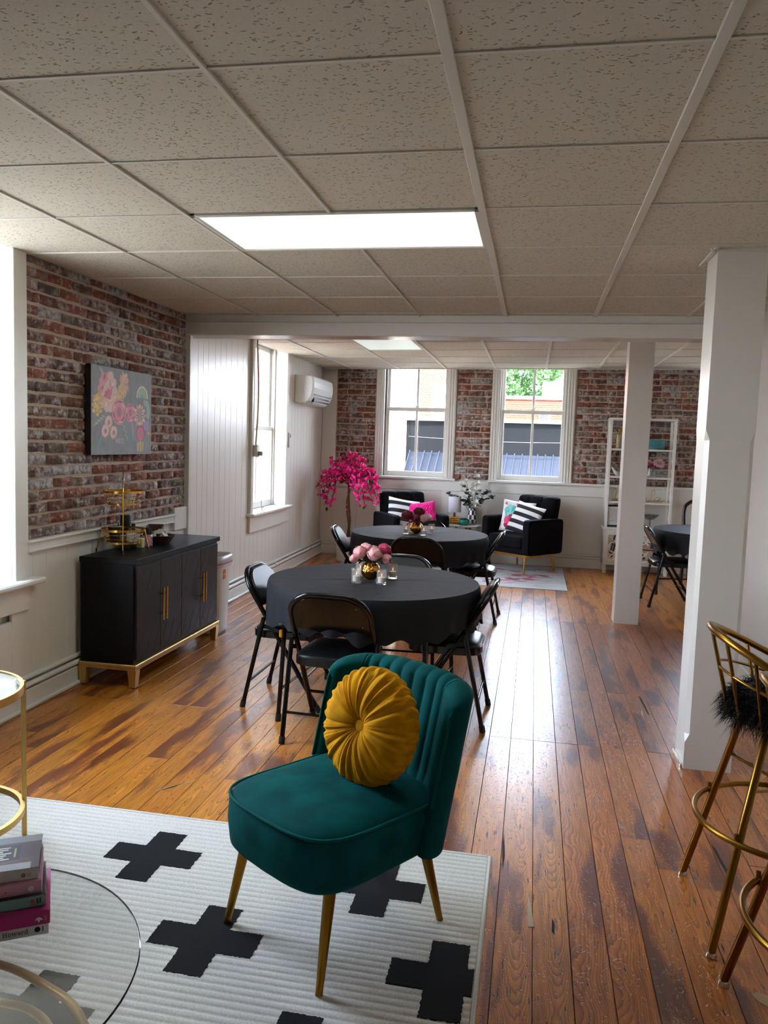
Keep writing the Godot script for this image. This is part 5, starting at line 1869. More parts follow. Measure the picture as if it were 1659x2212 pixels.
func build_stools():
	var o := thing("bar_stool", "gold wire bar stool with a black fur seat beside the near column", "bar stool", Vector3(0.855, 0, -2.62), 0.0, "gold bar stools with fur seats")
	# its open side faces own +x (the bar); the back rim is highest at -x
	for sx in [-1.0, 1.0]:
		for sz in [-1.0, 1.0]:
			var a := Vector3(sx * 0.125, 0.655, sz * 0.125)
			var b := Vector3(sx * 0.262, 0.012, sz * 0.232)
			var leg := Shape.new()
			leg.tube([Vector3(sx * 0.09, 0.672, sz * 0.09), a, a.lerp(b, 0.5), b], 0.0125, 10)
			part("leg", leg, M.dark_gold, o)
			part("foot", lathed(v2s([[0, 0], [0.017, 0.0], [0.018, 0.006], [0.014, 0.016], [0, 0.018]]), 14, Vector3(b.x, 0, b.z)), M.chrome, o)
	part("foot_ring", tubed(ring_pts(Vector3(0, 0.34, 0), 0.283, 56), 0.0095, 10, true), M.dark_gold, o)
	for s in [-1.0, 1.0]:
		part("brace", tubed([Vector3(-0.155, 0.49, s * 0.155), Vector3(0.175, 0.40, -s * 0.165)], 0.0055, 8), M.dark_gold, o)
		for q in [-1.0, 1.0]:
			var p := Vector3(q * 0.196, 0.34, s * 0.19)
			part("bolt", lathed(v2s([[0, 0.0], [0.007, 0.0], [0.007, 0.016], [0, 0.018]]), 8, p + Vector3(q * 0.008, 0.012, 0)), M.dark_gold, o)
	part("seat_plate", lathed(v2s([[0, 0.66], [0.17, 0.66], [0.175, 0.668], [0.17, 0.676], [0, 0.676]]), 32), M.dark_gold, o)
	# basket back: tilted rim, middle wire and spokes
	var rim := func(a: float, h: float) -> Vector3:
		var r := lerpf(0.205, 0.272, h)
		var k := (0.5 - 0.5 * cos(a))   # 1 at -x
		return Vector3(cos(a) * r, 0.675 + h * lerpf(0.02, 0.272, pow(k, 1.15)), sin(a) * r)
	var top := []
	var middle := []
	for i in 64:
		var a := TAU * i / 64
		top.append(rim.call(a, 1.0))
	for i in range(10, 55):
		middle.append(rim.call(TAU * i / 64, 0.56))
	part("back_rim", tubed(top, 0.0115, 10, true), M.dark_gold, o)
	part("back_wire", tubed(middle, 0.0045, 8), M.dark_gold, o)
	for i in 9:
		var a := PI + (i - 4) * 0.40
		part("spoke", tubed([rim.call(a, 1.0), rim.call(a, 0.5), rim.call(a, 0.0)], 0.0058, 8), M.dark_gold, o)
	var cush := Shape.new()
	cush.lathe(v2s([[0, 0.676], [0.17, 0.676], [0.195, 0.70], [0.19, 0.735], [0.14, 0.765], [0, 0.775]]), 32)
	var seat := part("seat", cush, M.fur, o)
	var r := RandomNumberGenerator.new()
	r.seed = 8
	var fur := Shape.new()
	fur.flat()
	for n in 9500:   # long shaggy hair
		var a := r.randf() * TAU
		var v := sqrt(r.randf())
		var p: Vector3
		var nrm: Vector3
		if r.randf() < 0.62:
			p = Vector3(cos(a) * v * 0.19, 0.772 - 0.035 * v * v, sin(a) * v * 0.19)
			nrm = Vector3(cos(a) * v * 0.8, 0.75, sin(a) * v * 0.8).normalized()
		else:
			p = Vector3(cos(a) * 0.193, r.randf_range(0.672, 0.74), sin(a) * 0.193)
			nrm = Vector3(cos(a), 0.15, sin(a)).normalized()
		var swirl := Vector3(sin(a * 7.0 + v * 9.0), 0, cos(a * 6.0 + v * 8.0)) * 0.6
		var d := (nrm * 0.55 + swirl + Vector3(r.randfn() * 0.2, r.randf_range(-0.8, 0.0), r.randfn() * 0.2)).normalized()
		var l := r.randf_range(0.034, 0.075)
		var side := d.cross(Vector3(r.randfn(), r.randfn(), r.randfn())).normalized() * r.randf_range(0.0006, 0.0013)
		var q1 := p + d * l * 0.55
		var q2 := p + d * l + Vector3(0, -l * 0.42, 0)
		fur.quad(p - side, p + side, q1 + side * 0.8, q1 - side * 0.8)
		fur.tri(q1 - side * 0.8, q1 + side * 0.8, q2)
	var f := part("fur", fur, M.fur, seat)
	f.set_meta("kind", "stuff")
	copy(o, "gold wire bar stool in the lower right corner, mostly out of frame", Vector3(0.862, 0, -2.03), 0.0)


# ---------- along the left wall ----------
func build_sideboard():
	var o := thing("sideboard", "black sideboard with gold-inlaid doors and gold base against the brick wall", "sideboard", Vector3(-2.43, 0, -4.82))
	# its front faces +x; width runs along z
	var w := 1.25
	part("body", bx(Vector3(-0.005, 0.444, 0), Vector3(0.34, 0.60, w - 0.012), 0.003), M.black_wood, o)
	part("top", bx(Vector3(0.003, 0.757, 0), Vector3(0.366, 0.034, w), 0.003), M.black_wood, o)
	var base := Shape.new()
	base.box(Vector3(0, 0.133, 0), Vector3(0.378, 0.022, w + 0.010), 0.004)
	base.box(Vector3(0, 0.117, 0), Vector3(0.370, 0.018, w + 0.004), 0.003)
	part("base_rail", base, M.soft_gold, o)
	for sx in [-1.0, 1.0]:
		for sz in [-1.0, 1.0]:
			var l := Shape.new()
			var c := Vector3(sx * 0.16, 0, sz * (w / 2 - 0.026))
			var x0 := 0.027
			for k in 1:   # a square leg that narrows to its foot
				var p := [c + Vector3(-0.019, 0.006, -0.019), c + Vector3(0.019, 0.006, -0.019), c + Vector3(0.019, 0.006, 0.019), c + Vector3(-0.019, 0.006, 0.019)]
				var q := [c + Vector3(-x0, 0.112, -x0), c + Vector3(x0, 0.112, -x0), c + Vector3(x0, 0.112, x0), c + Vector3(-x0, 0.112, x0)]
				var mid := c + Vector3.UP * 0.06
				l.flat()
				l.fan(p.duplicate(), mid)
				l.fan(q.duplicate(), mid)
				for i in 4:
					l.fan([p[i], p[(i + 1) % 4], q[(i + 1) % 4], q[i]], mid)
			var lg := part("leg", l, M.soft_gold, o)
			part("glide", bx(c + Vector3.UP * 0.003, Vector3(0.028, 0.006, 0.028), 0.001), M.rubber, lg)
	var dw := (w - 0.05) / 4.0
	var r := RandomNumberGenerator.new()
	r.seed = 44
	for k in 4:
		var z := w / 2 - 0.025 - dw * (k + 0.5)   # from the near end
		var d := part("door", bx(Vector3(0.170, 0.447, z), Vector3(0.018, 0.555, dw - 0.003), 0.002), M.door_wood, o)
		# inlaid brass lines: slanting one way in the upper and lower thirds, crossing near the edges
		var lines := []
		for j in 3:
			lines.append([Vector2(-0.5 + j * 0.36, 0.70), Vector2(-0.5 + j * 0.36 + 0.36, 1.0)])
			if j != 1:
				lines.append([Vector2(-0.5 + j * 0.42, 0.36), Vector2(-0.5 + j * 0.42 + 0.26, 0.60)])
			lines.append([Vector2(-0.5 + j * 0.36, 0.0), Vector2(-0.5 + j * 0.36 + 0.28, 0.26)])
		lines.append([Vector2(0.5, 0.72), Vector2(0.18, 1.0)])
		lines.append([Vector2(-0.18, 0.78), Vector2(-0.46, 1.0)])
		lines.append([Vector2(-0.2, 0.0), Vector2(-0.5, 0.28)])
		lines.append([Vector2(0.5, 0.10), Vector2(0.14, 0.42)])
		var inl := Shape.new()
		for q in lines:
			var a: Vector2 = q[0]
			var b: Vector2 = q[1]
			if b.x > 0.5:
				b = a.lerp(b, (0.5 - a.x) / (b.x - a.x))
			if a.x >= 0.49:
				continue
			var m := 1.0 if k % 2 == 0 else 1.0
			inl.bar(Vector3(0.1793, 0.172 + a.y * 0.55, z - a.x * (dw - 0.006) * m), Vector3(0.1793, 0.172 + b.y * 0.55, z - b.x * (dw - 0.006) * m), 0.0010, 0.0018, Vector3.RIGHT)
		part("inlay", inl, M.inlay, d)
		var hz := z + (-1.0 if k % 2 == 0 else 1.0) * (dw / 2 - 0.022)
		var h := Shape.new()
		h.tube([Vector3(0.212, 0.355, hz), Vector3(0.212, 0.560, hz)], 0.0062, 10)
		for y in [0.395, 0.520]:
			h.tube([Vector3(0.176, y, hz), Vector3(0.212, y, hz)], 0.0042, 8)
		part("handle", h, M.gold, d)
	# wire stand
	var Y := 0.774
	var s := thing("tiered_basket", "two-tier gold wire basket stand on the near end of the sideboard", "basket", Vector3(-2.475, Y, -4.46))
	for t in [[0.062, 0.140, 0.128, 0.100], [0.300, 0.375, 0.120, 0.088]]:
		var y0: float = t[0]
		var y1: float = t[1]
		var r1: float = t[2]
		var r0: float = t[3]
		part("hoop", gold_ring(Vector3(0, y1, 0), r1, 0.004, 0.014, 40), M.gold, s)
		part("hoop", gold_ring(Vector3(0, y0, 0), r0, 0.004, 0.012, 40), M.gold, s)
		var wires := Shape.new()
		for k in 2:
			var f := (k + 1) / 3.0
			wires.tube(ring_pts(Vector3(0, lerpf(y0, y1, f), 0), lerpf(r0, r1, f), 40), 0.0018, 6, true)
		for k in 14:
			var a := TAU * k / 14
			var d := Vector3(cos(a), 0, sin(a))
			wires.tube([d * r1 + Vector3.UP * y1, d * r0 + Vector3.UP * y0], 0.0016, 5)
		for k in 7:
			wires.tube([Vector3(-sqrt(maxf(0, r0 * r0 - pow((k - 3) * 0.024, 2.0))), y0 - 0.004, (k - 3) * 0.024), Vector3(sqrt(maxf(0, r0 * r0 - pow((k - 3) * 0.024, 2.0))), y0 - 0.004, (k - 3) * 0.024)], 0.0016, 5)
		part("wire_basket", wires, M.gold, s)
	for k in 4:
		var a := deg_to_rad([61.0, 151.0, 241.0, 331.0][k])
		var d := Vector3(cos(a), 0, sin(a))
		var up := [d * 0.155 + Vector3.UP * 0.012, d * 0.138 + Vector3.UP * 0.09, d * 0.130 + Vector3.UP * 0.14]
		if k % 2 == 0:   # these two run on upwards and meet in the carrying loop
			up = [d * 0.134 + Vector3.UP * 0.012, d * 0.133 + Vector3.UP * 0.14, d * 0.125 + Vector3.UP * 0.37, d * 0.075 + Vector3.UP * 0.445, d * 0.03 + Vector3.UP * 0.482, Vector3(0, 0.498, 0)]
		part("leg", tubed(curve(up, 4), 0.004, 8), M.gold, s)
		part("tip", tubed([up[0] + Vector3.DOWN * 0.0115, up[0] + Vector3.UP * 0.012], 0.0052, 8), M.rubber, s)
	var cup := func(called: String, label: String, at: Vector3, r0: float, r1: float, h: float, m: Material, rim: Material, group := "") -> Node3D:
		var c := thing(called, label, "cup", at, 0.0, group)
		part("cup_wall", lathed(v2s([[0, 0.0], [r0, 0.0], [r1, h], [r1 - 0.001, h], [r0 - 0.001, 0.004], [0, 0.004]]), 24), m, c)
		part("rim", tubed(ring_pts(Vector3(0, h, 0), r1, 24), 0.0018, 6, true), rim, c)
		return c
	var P := Vector3(-2.475, Y, -4.46)
	cup.call("paper_cup", "black paper cup full of black stirrers in the lower basket", P + Vector3(-0.040, 0.062, 0.030), 0.028, 0.038, 0.098, M.dark, M.paper)
	for k in 12:
		var a := k * 2.4
		var d := Vector3(cos(a) * 0.02, 0, sin(a) * 0.02)
		single("stirrer", tubed([d * 0.5 + Vector3.UP * 0.07, d * 1.0 + Vector3.UP * 0.11, d * 1.9 + Vector3.UP * (0.155 + 0.012 * (k % 3))], 0.0021, 5), M.rubber, "black plastic stirrer standing in the black paper cup", "stirrer", P + Vector3(-0.040, 0.0, 0.030), 0.0, "stirrers in the black cup")
	cup.call("paper_cup", "upturned stack of tall black cups behind the gold stand", Vector3(-2.548, Y, -4.625), 0.042, 0.032, 0.215, M.dark, M.paper)
	cup.call("paper_cup", "shorter black cup stack beside the tall one, next to the wall", Vector3(-2.565, Y, -4.725), 0.036, 0.029, 0.150, M.dark, M.paper)
	cup.call("paper_cup", "white ribbed paper cup beside the stirrers in the lower basket", P + Vector3(0.035, 0.062, -0.035), 0.026, 0.034, 0.062, M.paper, M.paper)
	for k in 7:
		var a := k * 0.95
		var q := thing("creamer_cup", ["small white creamer cup lying in the upper gold basket", "small white creamer cup lying in the upper gold basket"][k % 2], "creamer", P + Vector3(cos(a) * 0.055, 0.300 + (0.034 if k > 4 else 0.0), sin(a) * 0.055) * (Vector3(1, 1, 1)), a, "creamers in the upper gold basket")
		part("tub", lathed(v2s([[0, 0.0], [0.016, 0.0], [0.021, 0.030], [0.024, 0.031], [0, 0.032]]), 16), M.paper, q)
		part("lid", lathed(v2s([[0, 0.0321], [0.024, 0.0321], [0.024, 0.0335], [0, 0.034]]), 16), M.plastic, q)
	for k in 3:
		var q := thing("creamer_cup", "small white creamer cup in the lower gold basket, right of the stirrers", "creamer", P + Vector3(-0.03 + 0.045 * k, 0.062, -0.078 + 0.02 * absf(k - 1.0)), 0.4, "creamers in the lower gold basket")
		part("tub", lathed(v2s([[0, 0.0], [0.016, 0.0], [0.021, 0.030], [0.024, 0.031], [0, 0.032]]), 16), M.paper, q)
		part("lid", lathed(v2s([[0, 0.0321], [0.024, 0.0321], [0.024, 0.0335], [0, 0.034]]), 16), M.plastic, q)
	# sugar packets in a holder and in a jar
	var y := thing("sugar_jar", "small clear jar with yellow packets behind the basket leg", "jar", Vector3(-2.455, Y, -4.650))
	part("glass", lathed(v2s([[0, 0], [0.026, 0.0], [0.028, 0.006], [0.028, 0.062], [0.026, 0.064], [0.026, 0.006], [0, 0.004]]), 20), M.clear, y)
	for k in 5:
		single("sweetener_packet", bx(Vector3(-0.014 + k * 0.007, 0.035, 0.002 * (k % 2)), Vector3(0.004, 0.058, 0.034), 0.001), mat(Color(0.80, 0.72, 0.30), 0.7), "yellow sweetener packet in the clear jar behind the basket leg", "packet", y.position, 0.0, "yellow packets in the jar")
	var j := thing("sugar_jar", "clear jar with a black pump lid and pink packets inside", "jar", Vector3(-2.460, Y, -4.745))
	part("glass", lathed(v2s([[0, 0], [0.033, 0.0], [0.036, 0.008], [0.036, 0.062], [0.030, 0.078], [0.026, 0.080], [0.028, 0.07], [0.0345, 0.058], [0.0345, 0.008], [0, 0.005]]), 24), M.clear, j)
	part("lid", lathed(v2s([[0.026, 0.078], [0.034, 0.080], [0.034, 0.096], [0.026, 0.100], [0.014, 0.102], [0.013, 0.110], [0.018, 0.114], [0.016, 0.122], [0, 0.124]]), 24), M.rubber, j)
	for k in 6:
		single("sweetener_packet", bx(Vector3(-0.018 + k * 0.007, 0.036, 0.003 * (k % 2)), Vector3(0.0045, 0.062, 0.044), 0.001), mat(Color(0.80, 0.18, 0.42), 0.7), "pink sweetener packet in the jar with the black lid", "packet", j.position, 0.0, "pink packets in the jar")
	var wb := thing("wicker_basket", "small round wicker basket with white creamers at the middle of the sideboard", "basket", Vector3(-2.468, Y, -4.925))
	var weave := Shape.new()
	for k in 7:
		var rr := 0.062 + 0.006 * k
		weave.tube(ring_pts(Vector3(0, 0.007 + k * 0.0075, 0), rr, 36), 0.0048, 6, true)
	for k in 18:
		var a := TAU * k / 18
		weave.tube([Vector3(cos(a) * 0.064, 0.004, sin(a) * 0.064), Vector3(cos(a) * 0.103, 0.055, sin(a) * 0.103)], 0.0034, 5)
	weave.lathe(v2s([[0, 0.002], [0.063, 0.002], [0.063, 0.008], [0, 0.008]]), 24)
	part("wickerwork", weave, M.wicker, wb)
	for k in 8:
		var a := k * 0.8
		var rr := 0.054 if k < 6 else 0.016
		var q := thing("creamer_cup", "white creamer tub heaped in the small wicker basket", "creamer", Vector3(-2.468, Y, -4.925) + Vector3(cos(a) * rr, 0.030 + (0.022 if k >= 6 else 0.006 * (k % 2)), sin(a) * rr), 0.0, "creamers in the wicker basket")
		q.rotation = Vector3(0.5 * sin(k * 2.0), a, 0.6 * cos(k * 3.0))
		part("tub", lathed(v2s([[0, 0.0], [0.018, 0.0], [0.024, 0.032], [0.027, 0.033], [0, 0.034]]), 16), M.paper, q)
		part("lid", lathed(v2s([[0, 0.0341], [0.027, 0.0341], [0.027, 0.0355], [0, 0.036]]), 16), M.plastic, q)
	var bb := thing("cup_sleeve_box", "open brown cardboard box behind the wicker basket, by the wainscot", "box", Vector3(-2.545, Y, -5.02), 0.35)
	var card := mat(c8(84, 62, 44), 0.85)
	part("panel", bx(Vector3(0.0, 0.055, -0.055), Vector3(0.10, 0.11, 0.003)), card, bb)
	part("panel", bx(Vector3(0.05, 0.05, 0.0), Vector3(0.003, 0.10, 0.11)), card, bb)
	part("panel", bx(Vector3(-0.05, 0.055, 0.0), Vector3(0.003, 0.11, 0.11)), card, bb)
	part("bottom", bx(Vector3(0.0, 0.0015, 0.0), Vector3(0.10, 0.003, 0.11)), card, bb)
	var lids := thing("cup_lids", "row of black cup lids lying on its side before the cardboard box", "cup lids", Vector3(-2.545, Y, -4.905))
	for k in 9:
		var st := Shape.new()
		st.t = Transform3D(Basis.from_euler(Vector3(0, 0.5, 0)) * Basis(Vector3.RIGHT, -PI / 2), Vector3(0, 0.0465, 0))
		st.lathe(v2s([[0, k * 0.0105], [0.045, k * 0.0105], [0.0465, k * 0.0105 + 0.003], [0.043, k * 0.0105 + 0.0095], [0, k * 0.0105 + 0.0095]]), 24)
		part("lid", st, M.rubber, lids)
	# painting
	var pt := thing("painting", "pastel flower bouquet painting on grey canvas on the brick wall", "painting", Vector3(-2.634, 1.640, -4.675), PI / 2)
	part("stretcher", bx(Vector3(0, 0, 0.020), Vector3(0.75, 0.54, 0.036), 0.002), M.dark, pt)
	var face := Shape.new()
	face.flat()
	face.quad(Vector3(-0.3745, -0.2695, 0.0386), Vector3(0.3745, -0.2695, 0.0386), Vector3(0.3745, 0.2695, 0.0386), Vector3(-0.3745, 0.2695, 0.0386), Vector2(0, 1), Vector2(1, 1), Vector2(1, 0), Vector2(0, 0))
	part("canvas", face, M.canvas, pt)
	# waste bin
	var tb := thing("waste_bin", "white plastic waste bin with an orange label, at the far end of the sideboard", "waste bin", Vector3(-2.395, 0, -5.66))
	var bin_ := func(hx: float, hz: float, y_: float) -> PackedVector2Array:
		var p := PackedVector2Array()
		for q in 24:
			var a := TAU * q / 24
			p.append(Vector2(signf(cos(a)) * pow(absf(cos(a)), 0.5) * hx, signf(sin(a)) * pow(absf(sin(a)), 0.5) * hz))
		return p
	var lofted := func(levels: Array) -> Shape:
		var h := Shape.new()
		var rings := []
		for l in levels:
			rings.append([bin_.call(l[0], l[1], 0.0), l[2]])
		h.surf(24, levels.size() - 1, func(u, v) -> Vector3:
			var i := int(round(u * 24)) % 24
			var k := int(round(v * (levels.size() - 1)))
			var q: Vector2 = rings[k][0][(24 - i) % 24]
			return Vector3(q.x, rings[k][1], q.y))
		return h
	part("bin_body", lofted.call([[0.001, 0.001, 0.0], [0.092, 0.125, 0.0], [0.095, 0.128, 0.02], [0.118, 0.155, 0.56], [0.122, 0.160, 0.58], [0.110, 0.148, 0.585], [0.105, 0.14, 0.4], [0.001, 0.001, 0.39]]), M.plastic, tb)
	var bag := thing("bin_bag", "white bin liner folded over the rim of the waste bin", "bag", Vector3(-2.395, 0, -5.66))
	part("liner", lofted.call([[0.121, 0.159, 0.515], [0.126, 0.164, 0.535], [0.127, 0.165, 0.57], [0.126, 0.164, 0.598], [0.116, 0.152, 0.605], [0.108, 0.144, 0.59], [0.10, 0.135, 0.46]]), mat(Color(0.82, 0.80, 0.80), 0.3), bag)
	part("drawstring", lofted.call([[0.1285, 0.1665, 0.540], [0.1295, 0.1675, 0.546], [0.1285, 0.1665, 0.552]]), mat(Color(0.72, 0.42, 0.50), 0.5), bag)
	part("label", bx(Vector3(0.113, 0.46, 0.03), Vector3(0.004, 0.075, 0.05), 0.001), mat(c8(206, 96, 44), 0.5), tb)
	part("label_band", bx(Vector3(0.1155, 0.46, 0.03), Vector3(0.001, 0.006, 0.048)), mat(c8(232, 190, 160), 0.5), tb)
	# air conditioner
	var d := (Vector3(-2.79, 0, -10.2) - Vector3(-2.685, 0, -5.74)).normalized()
	var turn := atan2(-d.z, d.x)
	var at := func(z: float, y_: float, off: float) -> Vector3:
		return Vector3(-2.685, 0, -5.74) + d * ((z + 5.74) / d.z) + Vector3(-d.z, 0, d.x) * off + Vector3.UP * y_
	var ac := thing("air_conditioner", "white split air conditioner high on the board wall beside the back brick", "air conditioner", at.call(-9.33, 1.92, 0.002), turn)
	var hull := PackedVector2Array([Vector2(0, 0.02), Vector2(0.05, 0.0), Vector2(0.12, 0.005), Vector2(0.17, 0.04), Vector2(0.205, 0.10), Vector2(0.222, 0.18), Vector2(0.222, 0.25), Vector2(0.212, 0.305), Vector2(0.19, 0.325), Vector2(0.0, 0.33)])
	var hs := Shape.new()
	hs.t = Transform3D(Basis(Vector3(0, 0, 1), Vector3.UP, Vector3(-1, 0, 0)), Vector3.ZERO)
	hs.prism(hull, -0.50, 0.50, 0.010)
	part("casing", hs, M.ac, ac)
	var fp := Shape.new()
	fp.t = Transform3D(Basis(Vector3(0, 0, 1), Vector3.UP, Vector3(-1, 0, 0)), Vector3.ZERO)
	fp.prism(PackedVector2Array([Vector2(0.212, 0.122), Vector2(0.228, 0.19), Vector2(0.228, 0.25), Vector2(0.218, 0.308), Vector2(0.20, 0.326), Vector2(0.195, 0.32), Vector2(0.20, 0.12)]), -0.47, 0.485, 0.003)
	part("front_panel", fp, M.ac, ac)
	part("slot", bx(Vector3(0.0, 0.113, 0.2105), Vector3(0.86, 0.006, 0.012)), M.dark, ac)
	var outl := part("outlet", bx(Vector3(0.02, 0.062, 0.182), Vector3(0.74, 0.060, 0.030), 0.002), M.dark, ac)
	outl.rotation = Vector3.ZERO
	for k in 2:
		var fl := Shape.new()
		fl.bar(Vector3(-0.33, 0.060 - k * 0.034, 0.200 - k * 0.022), Vector3(0.37, 0.060 - k * 0.034, 0.200 - k * 0.022), 0.016, 0.004, Vector3(0, 0.5, -0.8))
		part("louvre", fl, M.ac, ac)
	part("side_mark", bx(Vector3(-0.504, 0.16, 0.10), Vector3(0.004, 0.20, 0.008), 0.001), M.plastic, ac)
	# remote in its cradle
	var rm := thing("remote_holder", "white wall cradle for a remote, right of the narrow window", "remote", at.call(-8.56, 1.41, 0.0), turn)
	part("cradle", bx(Vector3(0, 0.05, 0.012), Vector3(0.07, 0.10, 0.026), 0.004), M.plastic, rm)
	var rc := thing("remote_control", "white remote control with a grey display, held in the wall cradle", "remote", rm.position, turn)
	part("body", bx(Vector3(0, 0.085, 0.034), Vector3(0.055, 0.165, 0.018), 0.004), M.ac, rc)
	part("display", bx(Vector3(0, 0.13, 0.0435), Vector3(0.036, 0.04, 0.002)), mat(c8(110, 118, 112), 0.3), rc)
	# power outlet with its conduit and a looped chain in the window
	var ox := thing("outlet_box", "grey surface outlet box with conduit on the narrow window's left casing", "outlet", at.call(-7.345, 1.325, 0.034), turn)
	part("box", bx(Vector3(0, 0.055, 0.022), Vector3(0.075, 0.115, 0.044), 0.004), M.plastic, ox)
	var pc := thing("power_cord", "grey plug with a thin cord hanging down to the window sill", "cord", ox.position, turn)
	part("plug", bx(Vector3(0.012, 0.03, 0.062), Vector3(0.045, 0.045, 0.036), 0.006), mat(c8(150, 148, 144), 0.5), pc)
	part("conduit", tubed(curve([Vector3(-0.01, 0.113, 0.018), Vector3(0.03, 0.40, 0.020), Vector3(0.035, 0.70, 0.02), Vector3(0.0, 1.0, 0.02), Vector3(-0.02, 1.12, 0.02)], 5), 0.009, 8), mat(c8(196, 186, 184), 0.5), ox)
	part("cord", tubed(curve([Vector3(0.02, 0.02, 0.066), Vector3(0.06, -0.2, 0.05), Vector3(0.10, -0.42, 0.05), Vector3(0.11, -0.53, 0.055), Vector3(0.16, -0.555, 0.07), Vector3(0.13, -0.50, 0.06), Vector3(0.09, -0.54, 0.055), Vector3(0.06, -0.556, 0.06)], 6), 0.0032, 6), mat(c8(170, 170, 172), 0.4), pc)


# ---------- the sitting corner under the back windows ----------
func make_armchair(label: String, at: Vector3, turn: float) -> Node3D:
	var o := thing("armchair", label, "armchair", at, turn, "black velvet armchairs with gold legs")
	var soft := func(c: Vector3, s: Vector3, e: float, n := 18) -> Shape:   # a cushion-like block
		var h := Shape.new()
		h.surf(n * 2, n, func(u, v) -> Vector3:
			var a: float = -u * TAU
			var b: float = (v - 0.5) * PI
			var f := func(x: float) -> float: return signf(x) * pow(absf(x), e)
			return c + Vector3(f.call(cos(a)) * f.call(cos(b)) * s.x, f.call(sin(b)) * s.y, f.call(sin(a)) * f.call(cos(b)) * s.z) * 0.5)
		return h
	part("seat", soft.call(Vector3(0, 0.375, 0.03), Vector3(0.55, 0.15, 0.60), 0.22), M.black_velvet, o)
	part("seat_base", soft.call(Vector3(0, 0.285, 0.0), Vector3(0.56, 0.12, 0.58), 0.16), M.black_velvet, o)
	for s in [-1.0, 1.0]:
		part("arm", soft.call(Vector3(s * 0.325, 0.44, 0.0), Vector3(0.105, 0.42, 0.64), 0.16), M.black_velvet, o)
	var back := Shape.new()
	back.surf(60, 36, func(u, v) -> Vector3:
		var x: float = (u * 2.0 - 1.0)
		var a: float = v * TAU
		var fx := signf(x) * pow(absf(x), 1.0)
		var thick: float = 0.075 * pow(maxf(0.0, 1.0 - pow(absf(x), 12.0)), 0.5)
		var hh: float = 0.255 * pow(maxf(0.0, 1.0 - 0.10 * pow(absf(x), 10.0)), 1.0) * (0.0 if absf(x) >= 0.9999 else 1.0)
		var yy: float = signf(sin(a)) * pow(absf(sin(a)), 0.28)
		var zz: float = signf(cos(a)) * pow(absf(cos(a)), 0.28)
		var y: float = 0.635 + yy * hh
		var tuft: float = (0.012 * pow(absf(sin((x + 1.0) * PI * 1.5)), 0.4)) if zz > 0.3 or yy > 0.6 else 0.0
		return Vector3(fx * 0.30, y + (tuft if yy > 0.6 else 0.0), -0.225 - (y - 0.45) * 0.20 + zz * thick + (tuft if zz > 0.3 else 0.0)))
	part("backrest", back, M.black_velvet, o)
	var fr := Shape.new()
	for s in [-1.0, 1.0]:
		fr.box(Vector3(0, 0.215, s * 0.255), Vector3(0.60, 0.034, 0.022), 0.003)
		fr.box(Vector3(s * 0.29, 0.215, 0), Vector3(0.022, 0.034, 0.53), 0.003)
	part("frame", fr, M.gold, o)
	for sx in [-1.0, 1.0]:
		for sz in [-1.0, 1.0]:
			var b := Shape.new()
			var top := Vector3(sx * 0.27, 0.225, sz * 0.245)
			var foot := Vector3(sx * 0.292, 0.0, sz * 0.278)
			b.tube([top, top.lerp(foot, 0.5), foot], [0.019, 0.015, 0.011], 12)
			part("leg", b, M.gold, o)
	return o


func cushion(called: String, label: String, m: Material, at: Transform3D, size: float, thick: float, knit := false):
	var o := thing(called, label, "cushion")
	o.transform = at
	for s in [1.0, -1.0]:
		var h := Shape.new()
		var n := 72 if knit else 26
		h.uv_scale = Vector2(1, -1)
		h.uv_offset = Vector2(0, 1)
		h.surf(n, n, func(u, v) -> Vector3:
			var uu: float = u if s > 0 else 1.0 - u
			var x: float = uu * 2.0 - 1.0
			var y: float = (1.0 - v) * -2.0 + 1.0
			var b: float = pow(maxf(0.0, (1.0 - pow(absf(x), 2.6)) * (1.0 - pow(absf(y), 2.6))), 0.55)
			var pull := 1.0 - 0.06 * (1.0 - absf(y) * absf(y)) * absf(x) ** 3
			var pully := 1.0 - 0.06 * (1.0 - absf(x) * absf(x)) * absf(y) ** 3
			var wr := 0.02 * sin(x * 5.0 + y * 3.0) * b
			var k := 0.0
			if knit:   # cable stitch
				var row := floorf((y + 1.0) * 5.0)
				k = 0.22 * pow(absf(sin((x * 5.0 + 0.55 * sin(y * 11.0 + PI * fmod(floorf((x + 1.0) * 5.0), 2.0))) * PI / 2.0 * 2.0)), 0.6) * b * (0.7 + 0.3 * absf(sin(y * 16.0 + row)))
			return Vector3(x * pull * size / 2, y * pully * size / 2, s * (b * (1.0 + wr) + k) * thick / 2))
		part("front" if s > 0 else "back", h, m, o)


